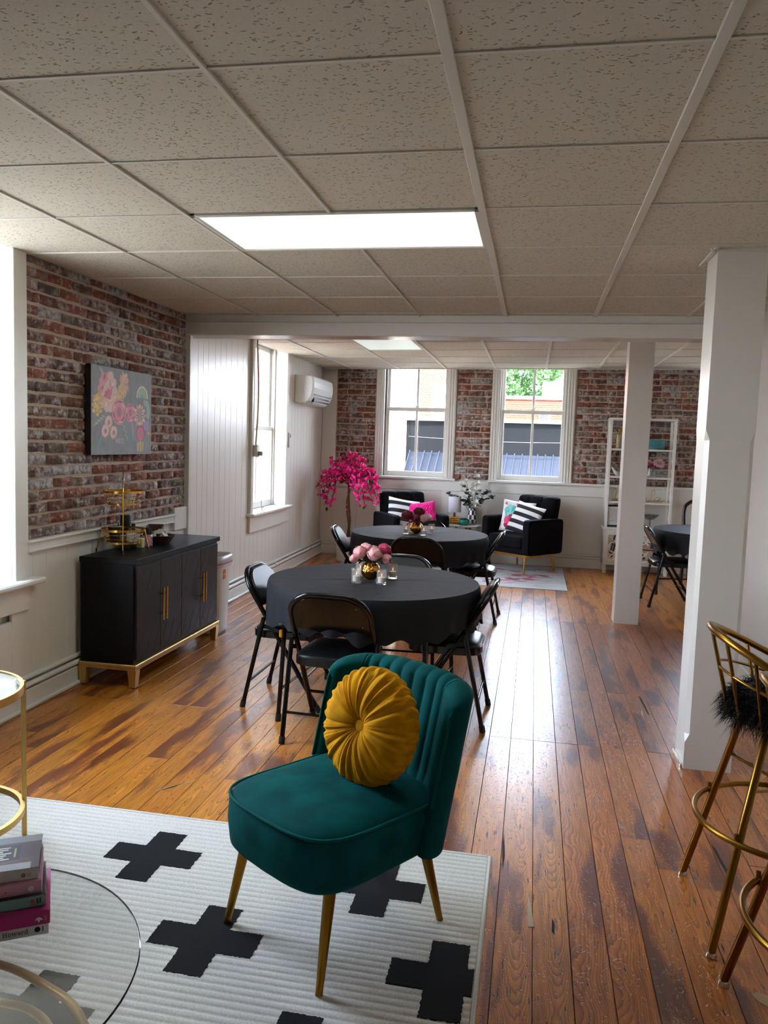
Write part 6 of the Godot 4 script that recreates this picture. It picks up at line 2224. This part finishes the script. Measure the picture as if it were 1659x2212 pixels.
func build_sitting():
	var L := make_armchair("black velvet armchair in the corner beside the pink flower tree", Vector3(-1.455, 0.0, -9.56), deg_to_rad(33))
	var R := make_armchair("black velvet armchair under the right back window, on the floral rug", Vector3(-0.10, 0.007, -9.70), deg_to_rad(-40))
	var place := func(chair: Node3D, x: float, y: float, z: float, pitch: float, yaw: float, roll: float) -> Transform3D:
		return chair.transform * Transform3D(Basis.from_euler(Vector3(deg_to_rad(pitch), deg_to_rad(yaw), deg_to_rad(roll))), Vector3(x, y, z))
	cushion("striped_cushion", "black and white striped cushion on the left armchair", M.striped, place.call(L, -0.11, 0.632, 0.0, -20, -8, -10), 0.40, 0.13)
	cushion("knit_cushion", "hot pink cable-knit cushion on the left armchair", M.magenta, place.call(L, 0.10, 0.615, 0.10, -22, -24, 9), 0.37, 0.14, true)
	cushion("floral_cushion", "white cushion printed with a pink rose and aqua flowers on the right armchair", M.floral, place.call(R, -0.10, 0.640, -0.02, -14, 36, -6), 0.40, 0.13)
	cushion("striped_cushion", "black and white striped cushion on the right armchair, before the floral one", M.striped, place.call(R, 0.09, 0.632, 0.055, -26, 12, -13), 0.40, 0.13)
	# rug
	var rg := thing("floral_rug", "pale rug printed with pink and grey flowers under the right armchair", "rug", Vector3(-0.48, 0, -9.27))
	var top := Shape.new()
	top.flat()
	top.quad(Vector3(-0.885, 0.0072, 0.81), Vector3(0.885, 0.0072, 0.81), Vector3(0.885, 0.0072, -0.81), Vector3(-0.885, 0.0072, -0.81), Vector2(0, 1), Vector2(1, 1), Vector2(1, 0), Vector2(0, 0))
	part("pile", top, M.floral_rug, rg)
	part("backing", bx(Vector3(0, 0.0035, 0), Vector3(1.79, 0.007, 1.64), 0.002), mat(c8(196, 190, 184), 0.9), rg)
	# white side table
	var t := thing("side_table", "small round white table with gold legs between the armchairs", "side table", Vector3(-0.825, 0.007, -9.93))
	part("tabletop", lathed(v2s([[0, 0.478], [0.205, 0.478], [0.212, 0.484], [0.212, 0.496], [0.207, 0.500], [0, 0.500]]), 40), M.plastic, t)
	for k in 3:
		var a := deg_to_rad([70.0, 190.0, 310.0][k])
		var d := Vector3(cos(a), 0, sin(a))
		part("leg", tubed([d * 0.10 + Vector3.UP * 0.478, d * 0.17], [0.014, 0.009], 10), M.gold, t)
	var Y := 0.5075
	var lp := thing("table_lamp", "table lamp with white drum shade and gold stacked base between the armchairs", "lamp", Vector3(-0.955, Y, -9.93))
	part("shade", lathed(v2s([[0.078, 0.15], [0.083, 0.15], [0.080, 0.345], [0.075, 0.345], [0.078, 0.15]]), 36), mat(Color(0.86, 0.86, 0.88), 0.8, 0.0, {"backlight": Color(0.4, 0.4, 0.42)}), lp)
	var base := Shape.new()
	for row in 4:
		for k in 7:
			for side in 2:
				var x := -0.048 + k * 0.016
				base.lathe(v2s([[0, -0.011], [0.008, -0.007], [0.0105, 0.0], [0.008, 0.007], [0, 0.011]]), 10, Vector3(x, 0.012 + row * 0.0225, -0.03 if side == 0 else 0.03))
		for k in 3:
			for side in 2:
				base.lathe(v2s([[0, -0.011], [0.008, -0.007], [0.0105, 0.0], [0.008, 0.007], [0, 0.011]]), 10, Vector3(-0.052 if side == 0 else 0.052, 0.012 + row * 0.0225, -0.016 + k * 0.016))
	base.box(Vector3(0, 0.046, 0), Vector3(0.10, 0.088, 0.054), 0.004)
	part("base", base, M.gold, lp)
	part("neck", tubed([Vector3(0, 0.088, 0), Vector3(0, 0.20, 0)], 0.013, 12), M.pine, lp)
	var jr := thing("candle_jar", "teal glass candle jar with a dark wooden lid on the white side table", "jar", Vector3(-0.822, Y, -9.80))
	part("jar_body", lathed(v2s([[0, 0], [0.050, 0.0], [0.058, 0.006], [0.061, 0.03], [0.058, 0.055], [0.045, 0.070], [0, 0.070]]), 32), mat(Color(0.10, 0.52, 0.46), 0.12), jr)
	part("lid", lathed(v2s([[0, 0.0702], [0.046, 0.0702], [0.047, 0.074], [0.047, 0.086], [0.045, 0.089], [0, 0.089]]), 32), mat(Color(0.07, 0.04, 0.04), 0.4), jr)
	var vs := thing("checkered_vase", "black and white checkered vase on the white side table", "vase", Vector3(-0.735, Y, -9.96))
	part("vase_body", lathed(v2s([[0, 0], [0.044, 0.0], [0.052, 0.012], [0.060, 0.05], [0.061, 0.085], [0.056, 0.135], [0.047, 0.185], [0.044, 0.205], [0.040, 0.205], [0.042, 0.18], [0.05, 0.12], [0, 0.10]]), 36), M.checked, vs)
	var V := Vector3(-0.735, Y, -9.96)
	var r := RandomNumberGenerator.new()
	r.seed = 63
	for q in [[-0.30, 0.375, 0.05], [-0.20, 0.33, 0.05], [0.265, 0.365, 0.04], [0.20, 0.435, 0.0], [-0.125, 0.50, 0.02], [0.09, 0.43, 0.06], [-0.06, 0.40, 0.07], [0.13, 0.32, 0.07], [-0.10, 0.30, 0.08]]:
		var line := curve([Vector3(q[0] * 0.06, 0.12, q[2] * 0.1), Vector3(q[0] * 0.35, 0.27, q[2] * 0.6), Vector3(q[0] * 0.75, lerpf(0.27, q[1], 0.8), q[2]), Vector3(q[0], q[1], q[2])], 5)
		var s := Shape.new()
		s.tube(line, 0.0028, 5)
		for k in range(4, line.size()):
			for sd in [-1.0, 1.0]:
				var keep := s.t
				s.t = Transform3D(Basis.from_euler(Vector3(r.randf_range(-0.8, 0.6), sd * 1.2 + r.randf_range(-0.5, 0.5), r.randf_range(-0.6, 0.6))), line[k])
				s.surf(2, 5, func(u, v) -> Vector3: return Vector3(-(u - 0.5) * 0.042 * pow(sin(PI * pow(v, 0.8)), 0.7), 0.004 * sin(PI * v), v * 0.042))
				s.t = keep
		single("eucalyptus_spray", s, M.eucalyptus, "grey-green eucalyptus spray standing in the checkered vase", "foliage", V, 0.0, "eucalyptus sprays in the checkered vase")
	for q in [[0.05, 0.60, 0.02, 0.036], [-0.085, 0.545, 0.03, 0.032], [-0.115, 0.50, 0.04, 0.040], [0.055, 0.515, 0.05, 0.042], [0.012, 0.50, 0.07, 0.034], [-0.105, 0.42, 0.06, 0.040], [0.012, 0.44, 0.08, 0.046], [0.085, 0.41, 0.07, 0.040], [-0.075, 0.345, 0.08, 0.036], [0.0, 0.385, 0.08, 0.04], [0.04, 0.275, 0.09, 0.050], [0.03, 0.225, 0.085, 0.036]]:
		var f := Shape.new()
		for k in 7:
			var a := k * TAU / 6.5
			f.t = Transform3D(Basis.from_euler(Vector3(-0.55 + 0.4 * (k % 2), a, 0)), Vector3.ZERO)
			f.surf(4, 6, func(u, v) -> Vector3:
				var s: float = u * 2.0 - 1.0
				return Vector3(-s * 0.5 * pow(sin(PI * pow(v * 0.97, 0.8)), 0.7) * 0.85, 0.30 * v * v + 0.12 * s * s, v * (1.0 - 0.12 * s * s)) * float(q[3]) * 1.3)
		var fl := thing("white_flower", "white flower on a thin stem in the checkered vase", "flower", V, 0.0, "white flowers in the checkered vase")
		var fn := part("bloom", f, M.petal, fl, Transform3D(Basis.from_euler(Vector3(0.7, q[0] * 4.0, 0)), Vector3(q[0], q[1], q[2])))
		part("heart", lathed(v2s([[0, -0.004], [0.006, 0.0], [0.005, 0.007], [0, 0.009]]), 8), M.wine if r.randf() < 0.5 else M.soft_gold, fn)
		part("stem", tubed([Vector3(q[0] * 0.12, 0.14, q[2] * 0.1), Vector3(q[0] * 0.6, lerpf(0.14, q[1], 0.6), q[2] * 0.6), Vector3(q[0], q[1], q[2])], 0.0022, 5), M.bark, fl)


func build_flower_tree():
	var at := Vector3(-2.262, 0, -9.64)
	var pot := thing("white_basket", "white woven basket holding the pink flower tree", "basket", at)
	var wv := Shape.new()
	for k in 20:
		wv.tube(ring_pts(Vector3(0, 0.010 + k * 0.0155, 0), 0.128 + 0.0009 * k + (0.0025 if k % 2 else 0.0), 40), 0.0085, 6, true)
	part("weave", wv, M.white_wicker, pot)
	part("bottom", lathed(v2s([[0, 0.001], [0.125, 0.001], [0.125, 0.012], [0, 0.012]]), 32), M.white_wicker, pot)
	part("moss", lathed(v2s([[0, 0.25], [0.132, 0.25], [0.1, 0.285], [0, 0.30]]), 24), M.bark, pot)
	var o := thing("flower_tree", "artificial magenta bougainvillea tree with fairy lights in the back left corner", "tree", at)
	var trunk := Shape.new()
	for s in 2:
		var pts := []
		for k in 24:
			var f := k / 23.0
			var a := f * 5.5 + s * PI
			pts.append(Vector3(0.012 * cos(a) + 0.012 * sin(f * 7.0), 0.27 + f * 0.70, 0.012 * sin(a)))
		trunk.tube(pts, 0.0165, 9)
	part("trunk", trunk, M.bark, o)
	var r := RandomNumberGenerator.new()
	r.seed = 77
	var petals := []
	for k in 5:   # bracts: three papery petals, folded
		var h := Shape.new()
		for p in 4:
			var a := p * TAU / 3.6 + k
			var fold := r.randf_range(0.25, 0.75)
			h.t = Transform3D(Basis.from_euler(Vector3(r.randf_range(-1.2, -0.3), a, 0)), Vector3.ZERO)
			h.surf(4, 4, func(u, v) -> Vector3:
				var s: float = u * 2.0 - 1.0
				var half: float = 0.020 * pow(sin(PI * pow(v, 0.75)), 0.8)
				return Vector3(-s * half, absf(s) * half * fold + 0.006 * sin(v * 5.0 + p), v * 0.040))
		petals.append(h.mesh())
	var leafm := leaf_shape(0.058, 0.036).mesh()
	var flowers := []
	var leaves := []
	var bulbs := []
	var tips := [[-0.40, 0.93, 0.05], [-0.30, 1.10, 0.1], [-0.36, 1.02, -0.03], [-0.33, 0.80, 0.12], [-0.27, 0.70, 0.18], [-0.17, 0.72, 0.24], [-0.22, 1.26, 0.0], [-0.10, 1.32, 0.08], [0.0, 1.36, 0.0], [0.10, 1.33, 0.05], [0.17, 1.28, -0.02], [0.24, 1.19, 0.08], [0.31, 1.12, 0.0], [0.36, 1.02, 0.1], [0.395, 0.90, 0.06], [0.38, 0.80, 0.12], [0.33, 0.74, 0.1], [0.25, 0.72, 0.2], [0.18, 0.80, 0.24], [0.12, 0.92, 0.28], [0.02, 1.18, 0.22], [-0.08, 1.05, 0.26], [0.08, 1.06, 0.27], [0.22, 0.98, 0.24], [-0.20, 0.98, 0.22], [0.30, 0.88, 0.2], [0.0, 1.24, -0.15], [0.15, 1.12, -0.2], [-0.15, 1.14, -0.18]]
	var n := 0
	for t in tips:
		var tip := Vector3(t[0], t[1], t[2])
		var start := Vector3(0, 0.95, 0)
		var up := Vector3(t[0] * 0.55, maxf(1.12, t[1] + 0.12) if t[1] < 1.1 else lerpf(0.95, t[1], 0.7), t[2] * 0.6)
		var line := curve([start, up, tip], 7)
		part("branch", tubed(line, 0.0045, 5), M.bark, o)
		for k in range(3, line.size()):
			var along := float(k) / line.size()
			var many := 1 if along < 0.5 else (2 if (k + n) % 3 else 1)
			for q in many:
				var p: Vector3 = line[k] + Vector3(r.randfn(), r.randfn(), r.randfn()) * 0.020
				if r.randf() < 0.80:
					flowers.append(p)
				else:
					leaves.append(p)
			if (k + n) % 7 == 0:
				bulbs.append(line[k] + Vector3(0, -0.012, 0.012))
		n += 1
	for p in flowers:
		var fm := part("flower", petals[r.randi() % 5], M.bract[r.randi() % 3], o, Transform3D(Basis.from_euler(Vector3(r.randf() * TAU, r.randf() * TAU, r.randf() * TAU)).scaled(Vector3.ONE * r.randf_range(0.85, 1.25)), p))
	for p in leaves:
		part("leaf", leafm, M.leaf, o, Transform3D(Basis.from_euler(Vector3(r.randf_range(0.3, 1.5), r.randf() * TAU, 0)), p))
	for k in 9:
		var a := k * 2.1
		bulbs.append(Vector3(cos(a) * 0.034, 0.40 + k * 0.062, 0.02 + absf(sin(a)) * 0.016))
	var sl := thing("string_lights", "tiny warm fairy lights wound round the pink flower tree", "string lights", at)
	for p in bulbs:
		part("light_bulb", lathed(v2s([[0, -0.003], [0.0026, 0.0], [0, 0.0035]]), 6, p), M.fairy, sl)
	var cord := []
	for k in 40:
		var f := k / 39.0
		var a := f * 19.0
		cord.append(Vector3(cos(a) * 0.032, 0.32 + f * 0.64, sin(a) * 0.032))
	part("wire", tubed(cord, 0.0008, 4), M.bark, sl)
	var l := OmniLight3D.new()
	l.name = "fairy_glow"
	l.light_color = Color(1.0, 0.8, 0.5)
	l.light_energy = 0.003
	l.omni_range = 8.0
	l.omni_attenuation = 2.0
	l.light_size = 0.01
	l.shadow_enabled = true
	l.position = Vector3(0.05, 0.62, 0.09)
	sl.add_child(l)


func build_bookcase():
	var o := thing("bookcase", "tall white open bookcase with mirrored doors behind the far column", "bookcase", Vector3(1.265, 0, -10.0))
	# front faces +z
	var w := 0.77
	var d := 0.28
	var wd = M.gloss_white
	for sx in [-1.0, 1.0]:
		for sz in [-1.0, 1.0]:
			part("post", bx(Vector3(sx * (w / 2 - 0.016), 1.21, sz * (d / 2 - 0.016)), Vector3(0.032, 1.345, 0.032), 0.003), wd, o)
			part("leg", bx(Vector3(sx * (w / 2 - 0.028), 0.06, sz * (d / 2 - 0.028)), Vector3(0.044, 0.12, 0.044), 0.008), wd, o)
		# pierced side rail of linked ovals
		var ov := Shape.new()
		for k in 11:
			var c := Vector3(sx * (w / 2 - 0.016), 0.62 + k * 0.118, 0)
			var ring := []
			for q in 20:
				var a := TAU * q / 20
				ring.append(c + Vector3(0, sin(a) * 0.062, cos(a) * 0.055))
			ov.tube(ring, 0.007, 6, true)
		part("side_fretwork", ov, wd, o)
	for y in [0.885, 1.19, 1.525]:
		part("shelf", bx(Vector3(0, y - 0.011, 0), Vector3(w - 0.034, 0.022, d - 0.01), 0.003), wd, o)
	part("top", bx(Vector3(0, 1.878, 0), Vector3(w + 0.01, 0.026, d + 0.01), 0.004), wd, o)
	part("cabinet_top", bx(Vector3(0, 0.553, 0), Vector3(w + 0.03, 0.026, d + 0.03), 0.004), wd, o)
	var cab := Shape.new()
	cab.box(Vector3(0, 0.335, -d / 2 + 0.01), Vector3(w, 0.41, 0.02), 0.002)
	for s in [-1.0, 1.0]:
		cab.box(Vector3(s * (w / 2 - 0.012), 0.335, 0), Vector3(0.024, 0.41, d), 0.003)
	cab.box(Vector3(0, 0.128, 0), Vector3(w, 0.035, d), 0.003)
	cab.box(Vector3(0, 0.525, 0), Vector3(w - 0.03, 0.03, d), 0.002)
	part("cabinet", cab, wd, o)
	for s in [-1.0, 1.0]:
		var c := Vector3(s * 0.185, 0.328, d / 2 - 0.004)
		var dr := part("door", bx(c + Vector3(0, 0, -0.006), Vector3(0.355, 0.362, 0.008), 0.001), wd, o)
		part("mirror", bx(c + Vector3(0, 0, 0.0), Vector3(0.30, 0.30, 0.003)), M.mirror, dr)
		var f := Shape.new()
		for q in [-1.0, 1.0]:
			f.box(c + Vector3(q * 0.162, 0, 0.006), Vector3(0.03, 0.362, 0.014), 0.002)
			f.box(c + Vector3(0, q * 0.166, 0.006), Vector3(0.30, 0.03, 0.014), 0.002)
		for k in 4:   # quatrefoil fret
			var a := k * PI / 2
			var cc := c + Vector3(cos(a) * 0.075, sin(a) * 0.075, 0.006)
			var arc := []
			for q in 13:
				var b := a - 2.2 + 4.4 * q / 12.0
				arc.append(cc + Vector3(cos(b) * 0.062, sin(b) * 0.062, 0))
			f.tube(arc, 0.0115, 6, false, 0.55)
			var dd := Vector3(cos(a + PI / 4), sin(a + PI / 4), 0)
			f.tube([c + dd * 0.085 + Vector3(0, 0, 0.006), c + dd * 0.20 + Vector3(0, 0, 0.006)], 0.0115, 6, false, 0.55)
		part("fretwork", f, wd, dr)
	var X := 1.265
	var Z := -10.0
	# things on its shelves
	var cs := thing("candle_stand", "gold wire candle stand on the bookcase's top shelf", "candle stand", Vector3(X - 0.255, 1.5265, Z + 0.02))
	single("pillar_candle", lathed(v2s([[0, 0.008], [0.036, 0.008], [0.036, 0.165], [0.034, 0.168], [0, 0.167]]), 24), M.wax, "white pillar candle inside the gold wire stand on the bookcase", "candle", cs.position)
	var wire := Shape.new()
	wire.tube(ring_pts(Vector3(0, 0.006, 0), 0.045, 24), 0.003, 6, true)
	for k in 4:
		var a := k * PI / 2 + 0.4
		var dd := Vector3(cos(a), 0, sin(a))
		wire.tube(curve([dd * 0.045 + Vector3.UP * 0.006, dd * 0.05 + Vector3.UP * 0.14, dd * 0.012 + Vector3.UP * 0.22, dd * 0.05 + Vector3.UP * 0.25]), 0.0032, 6)
	part("wire", wire, M.gold, cs)
	var bw := thing("glass_bowl", "aqua blue glass bowl on the bookcase's top shelf", "bowl", Vector3(X + 0.175, 1.5265, Z))
	part("bowl", lathed(v2s([[0, 0.0], [0.075, 0.0], [0.095, 0.015], [0.112, 0.055], [0.118, 0.108], [0.114, 0.108], [0.108, 0.056], [0.091, 0.018], [0, 0.008]]), 36), M.aqua_glass, bw)
	var dv := thing("white_bird_dish", "white curved ceramic dish at the left end of the bookcase's second shelf", "dish", Vector3(X - 0.23, 1.1915, Z))
	var sc := Shape.new()
	sc.surf(28, 10, func(u, v) -> Vector3:
		var a: float = -u * TAU
		var lift := 0.075 * pow(maxf(0.0, -cos(a)), 2.0) + 0.03 * pow(maxf(0.0, cos(a)), 2.0)
		var vv: float = v * 2.0 if v < 0.5 else (1.0 - v) * 2.0
		var rr: float = 0.03 + 0.075 * vv - (0.004 if v > 0.5 else 0.0)
		return Vector3(cos(a) * rr, (0.05 + lift) * vv * vv + (0.004 if v > 0.5 else 0.0), sin(a) * rr * 0.7))
	part("dish", sc, M.plastic, dv)
	var gv := thing("peony_vase", "square clear glass vase of water on the bookcase's second shelf", "vase", Vector3(X + 0.13, 1.1915, Z + 0.01))
	part("vase", lathed(v2s([[0, 0], [0.062, 0.0], [0.064, 0.105], [0.060, 0.105], [0.058, 0.008], [0, 0.008]]), 4), M.clear, gv)
	part("water", lathed(v2s([[0, 0.010], [0.055, 0.010], [0.055, 0.07], [0, 0.07]]), 4), glass(Color(0.55, 0.6, 0.45), 0.35, 0.05), gv)
	var heads := [[Vector3(0.085, 0.165, 0.04), 0.075, M.pale_pink, "big pale pink peony at the right of the square glass vase"], [Vector3(-0.03, 0.17, 0.03), 0.05, M.blush, "dusty pink peony at the upper left of the square glass vase"], [Vector3(-0.07, 0.12, 0.03), 0.04, M.wine, "small dark red flower at the far left of the square glass vase"], [Vector3(0.0, 0.13, 0.06), 0.04, mat(Color(0.70, 0.35, 0.55), 0.6), "small violet-pink flower at the front of the square glass vase"]]
	for h in heads:
		var f := Shape.new()
		for ring in 6:
			for k in 10:
				var a := k * TAU / 10 + ring * 0.37
				f.t = Transform3D(Basis.from_euler(Vector3(0.15 - ring * 0.27, a, 0)), Vector3.ZERO)
				f.surf(3, 5, func(u, v) -> Vector3: return Vector3(-(u - 0.5) * 0.62 * pow(sin(PI * pow(v * 0.96, 0.9)), 0.6), 0.2 * v * v, v * (1.0 - ring * 0.09)) * float(h[1]))
		var py := thing("peony", h[3], "flower", gv.position)
		part("bloom", f, h[2], py, Transform3D(Basis.from_euler(Vector3(0.7, 0.3, 0)), h[0]))
		part("stem", tubed([Vector3(h[0].x * 0.1, 0.012, 0), Vector3(h[0].x * 0.3, 0.09, 0.005), h[0]], 0.004, 6), M.leaf, py)
	var sprig := thing("leaf_sprig", "green leafy sprig in the square glass vase", "foliage", gv.position)
	for k in 10:
		part("leaf", leaf_shape(0.07, 0.03), M.leaf, sprig, Transform3D(Basis.from_euler(Vector3(-0.5 + 0.3 * (k % 3), k * 0.7, 0)), Vector3(-0.02, 0.14 + 0.012 * k, 0.0)))
	# gold script word
	var sg := thing("script_sign", "gold cursive word cut-out standing on the bookcase's third shelf", "sign", Vector3(X, 0.886, Z + 0.05))
	var word := Shape.new()
	var hand := func(pts: Array, x0: float, s: float):
		var line := []
		for p in pts:
			line.append(Vector3(x0 + p[0] * s, p[1] * s, 0))
		word.tube(curve(line, 5), 0.0075, 8, false, 0.6)
	var la := [[0, 0.1], [0.5, 0.35], [1.0, 1.3], [1.05, 2.2], [0.75, 2.3], [0.5, 1.5], [0.45, 0.5], [0.7, 0.1], [1.1, 0.3]]
	var aa := [[1.3, 0.8], [0.95, 1.0], [0.45, 0.75], [0.3, 0.3], [0.6, 0.08], [1.1, 0.45], [1.35, 0.95], [1.25, 0.4], [1.45, 0.08], [1.9, 0.35]]
	hand.call(la, -0.315, 0.062)
	hand.call([[0, 0.15], [2.0, 0.12], [4.0, 0.15]], -0.25, 0.058)
	hand.call(aa, 0.01, 0.066)
	hand.call(la, 0.118, 0.066)
	hand.call(aa, 0.165, 0.066)
	part("letters", word, M.soft_gold, sg)
	var pf := thing("picture_frame", "black framed certificate leaning at the left of the bookcase's bottom shelf", "picture frame", Vector3(X - 0.255, 0.567, Z + 0.035), 0.1)
	pf.rotation.x = -0.10
	var fr := Shape.new()
	for s in [-1.0, 1.0]:
		fr.box(Vector3(s * 0.098, 0.135, 0), Vector3(0.022, 0.27, 0.016), 0.003)
		fr.box(Vector3(0, 0.135 + s * 0.124, 0), Vector3(0.18, 0.022, 0.016), 0.003)
	part("frame", fr, M.dark, pf)
	part("sheet", bx(Vector3(0, 0.135, -0.003), Vector3(0.176, 0.228, 0.004)), M.paper, pf)
	for k in 7:
		part("text_line", bx(Vector3(-0.01 + 0.01 * (k % 2), 0.215 - k * 0.024, 0.0), Vector3(0.11 - 0.02 * (k % 3), 0.004, 0.0025)), mat(c8(120, 118, 122), 0.7), pf)
	part("stand", bx(Vector3(0, 0.11, -0.03), Vector3(0.05, 0.22, 0.004)), M.dark, pf)
	var cp := thing("glass_compote", "smoked glass footed dish with a wavy rim on the bookcase's bottom shelf", "dish", Vector3(X + 0.155, 0.567, Z + 0.03))
	var rim := Shape.new()
	rim.surf(60, 10, func(u, v) -> Vector3:
		var a: float = -u * TAU
		var vv: float = v * 2.0 if v < 0.5 else (1.0 - v) * 2.0
		var rr: float = 0.012 + 0.088 * pow(vv, 0.8)
		return Vector3(cos(a) * rr, 0.105 + 0.060 * pow(vv, 1.6) + 0.004 * sin(6.0 * a) * vv * vv + (0.003 if v > 0.5 else 0.0), sin(a) * rr))
	part("bowl", rim, M.smoke_glass, cp)
	var lip := []
	for k in 60:
		var a := TAU * k / 60
		lip.append(Vector3(cos(a) * 0.100, 0.166 - 0.004 * sin(6.0 * a), sin(a) * 0.100))
	part("rim", tubed(lip, 0.0022, 6, true), mat(Color(0.16, 0.16, 0.16), 0.2), cp)
	part("foot", lathed(v2s([[0, 0.0], [0.045, 0.0], [0.042, 0.006], [0.012, 0.014], [0.007, 0.04], [0.010, 0.06], [0.007, 0.09], [0.013, 0.107], [0, 0.108]]), 24), M.smoke_glass, cp)
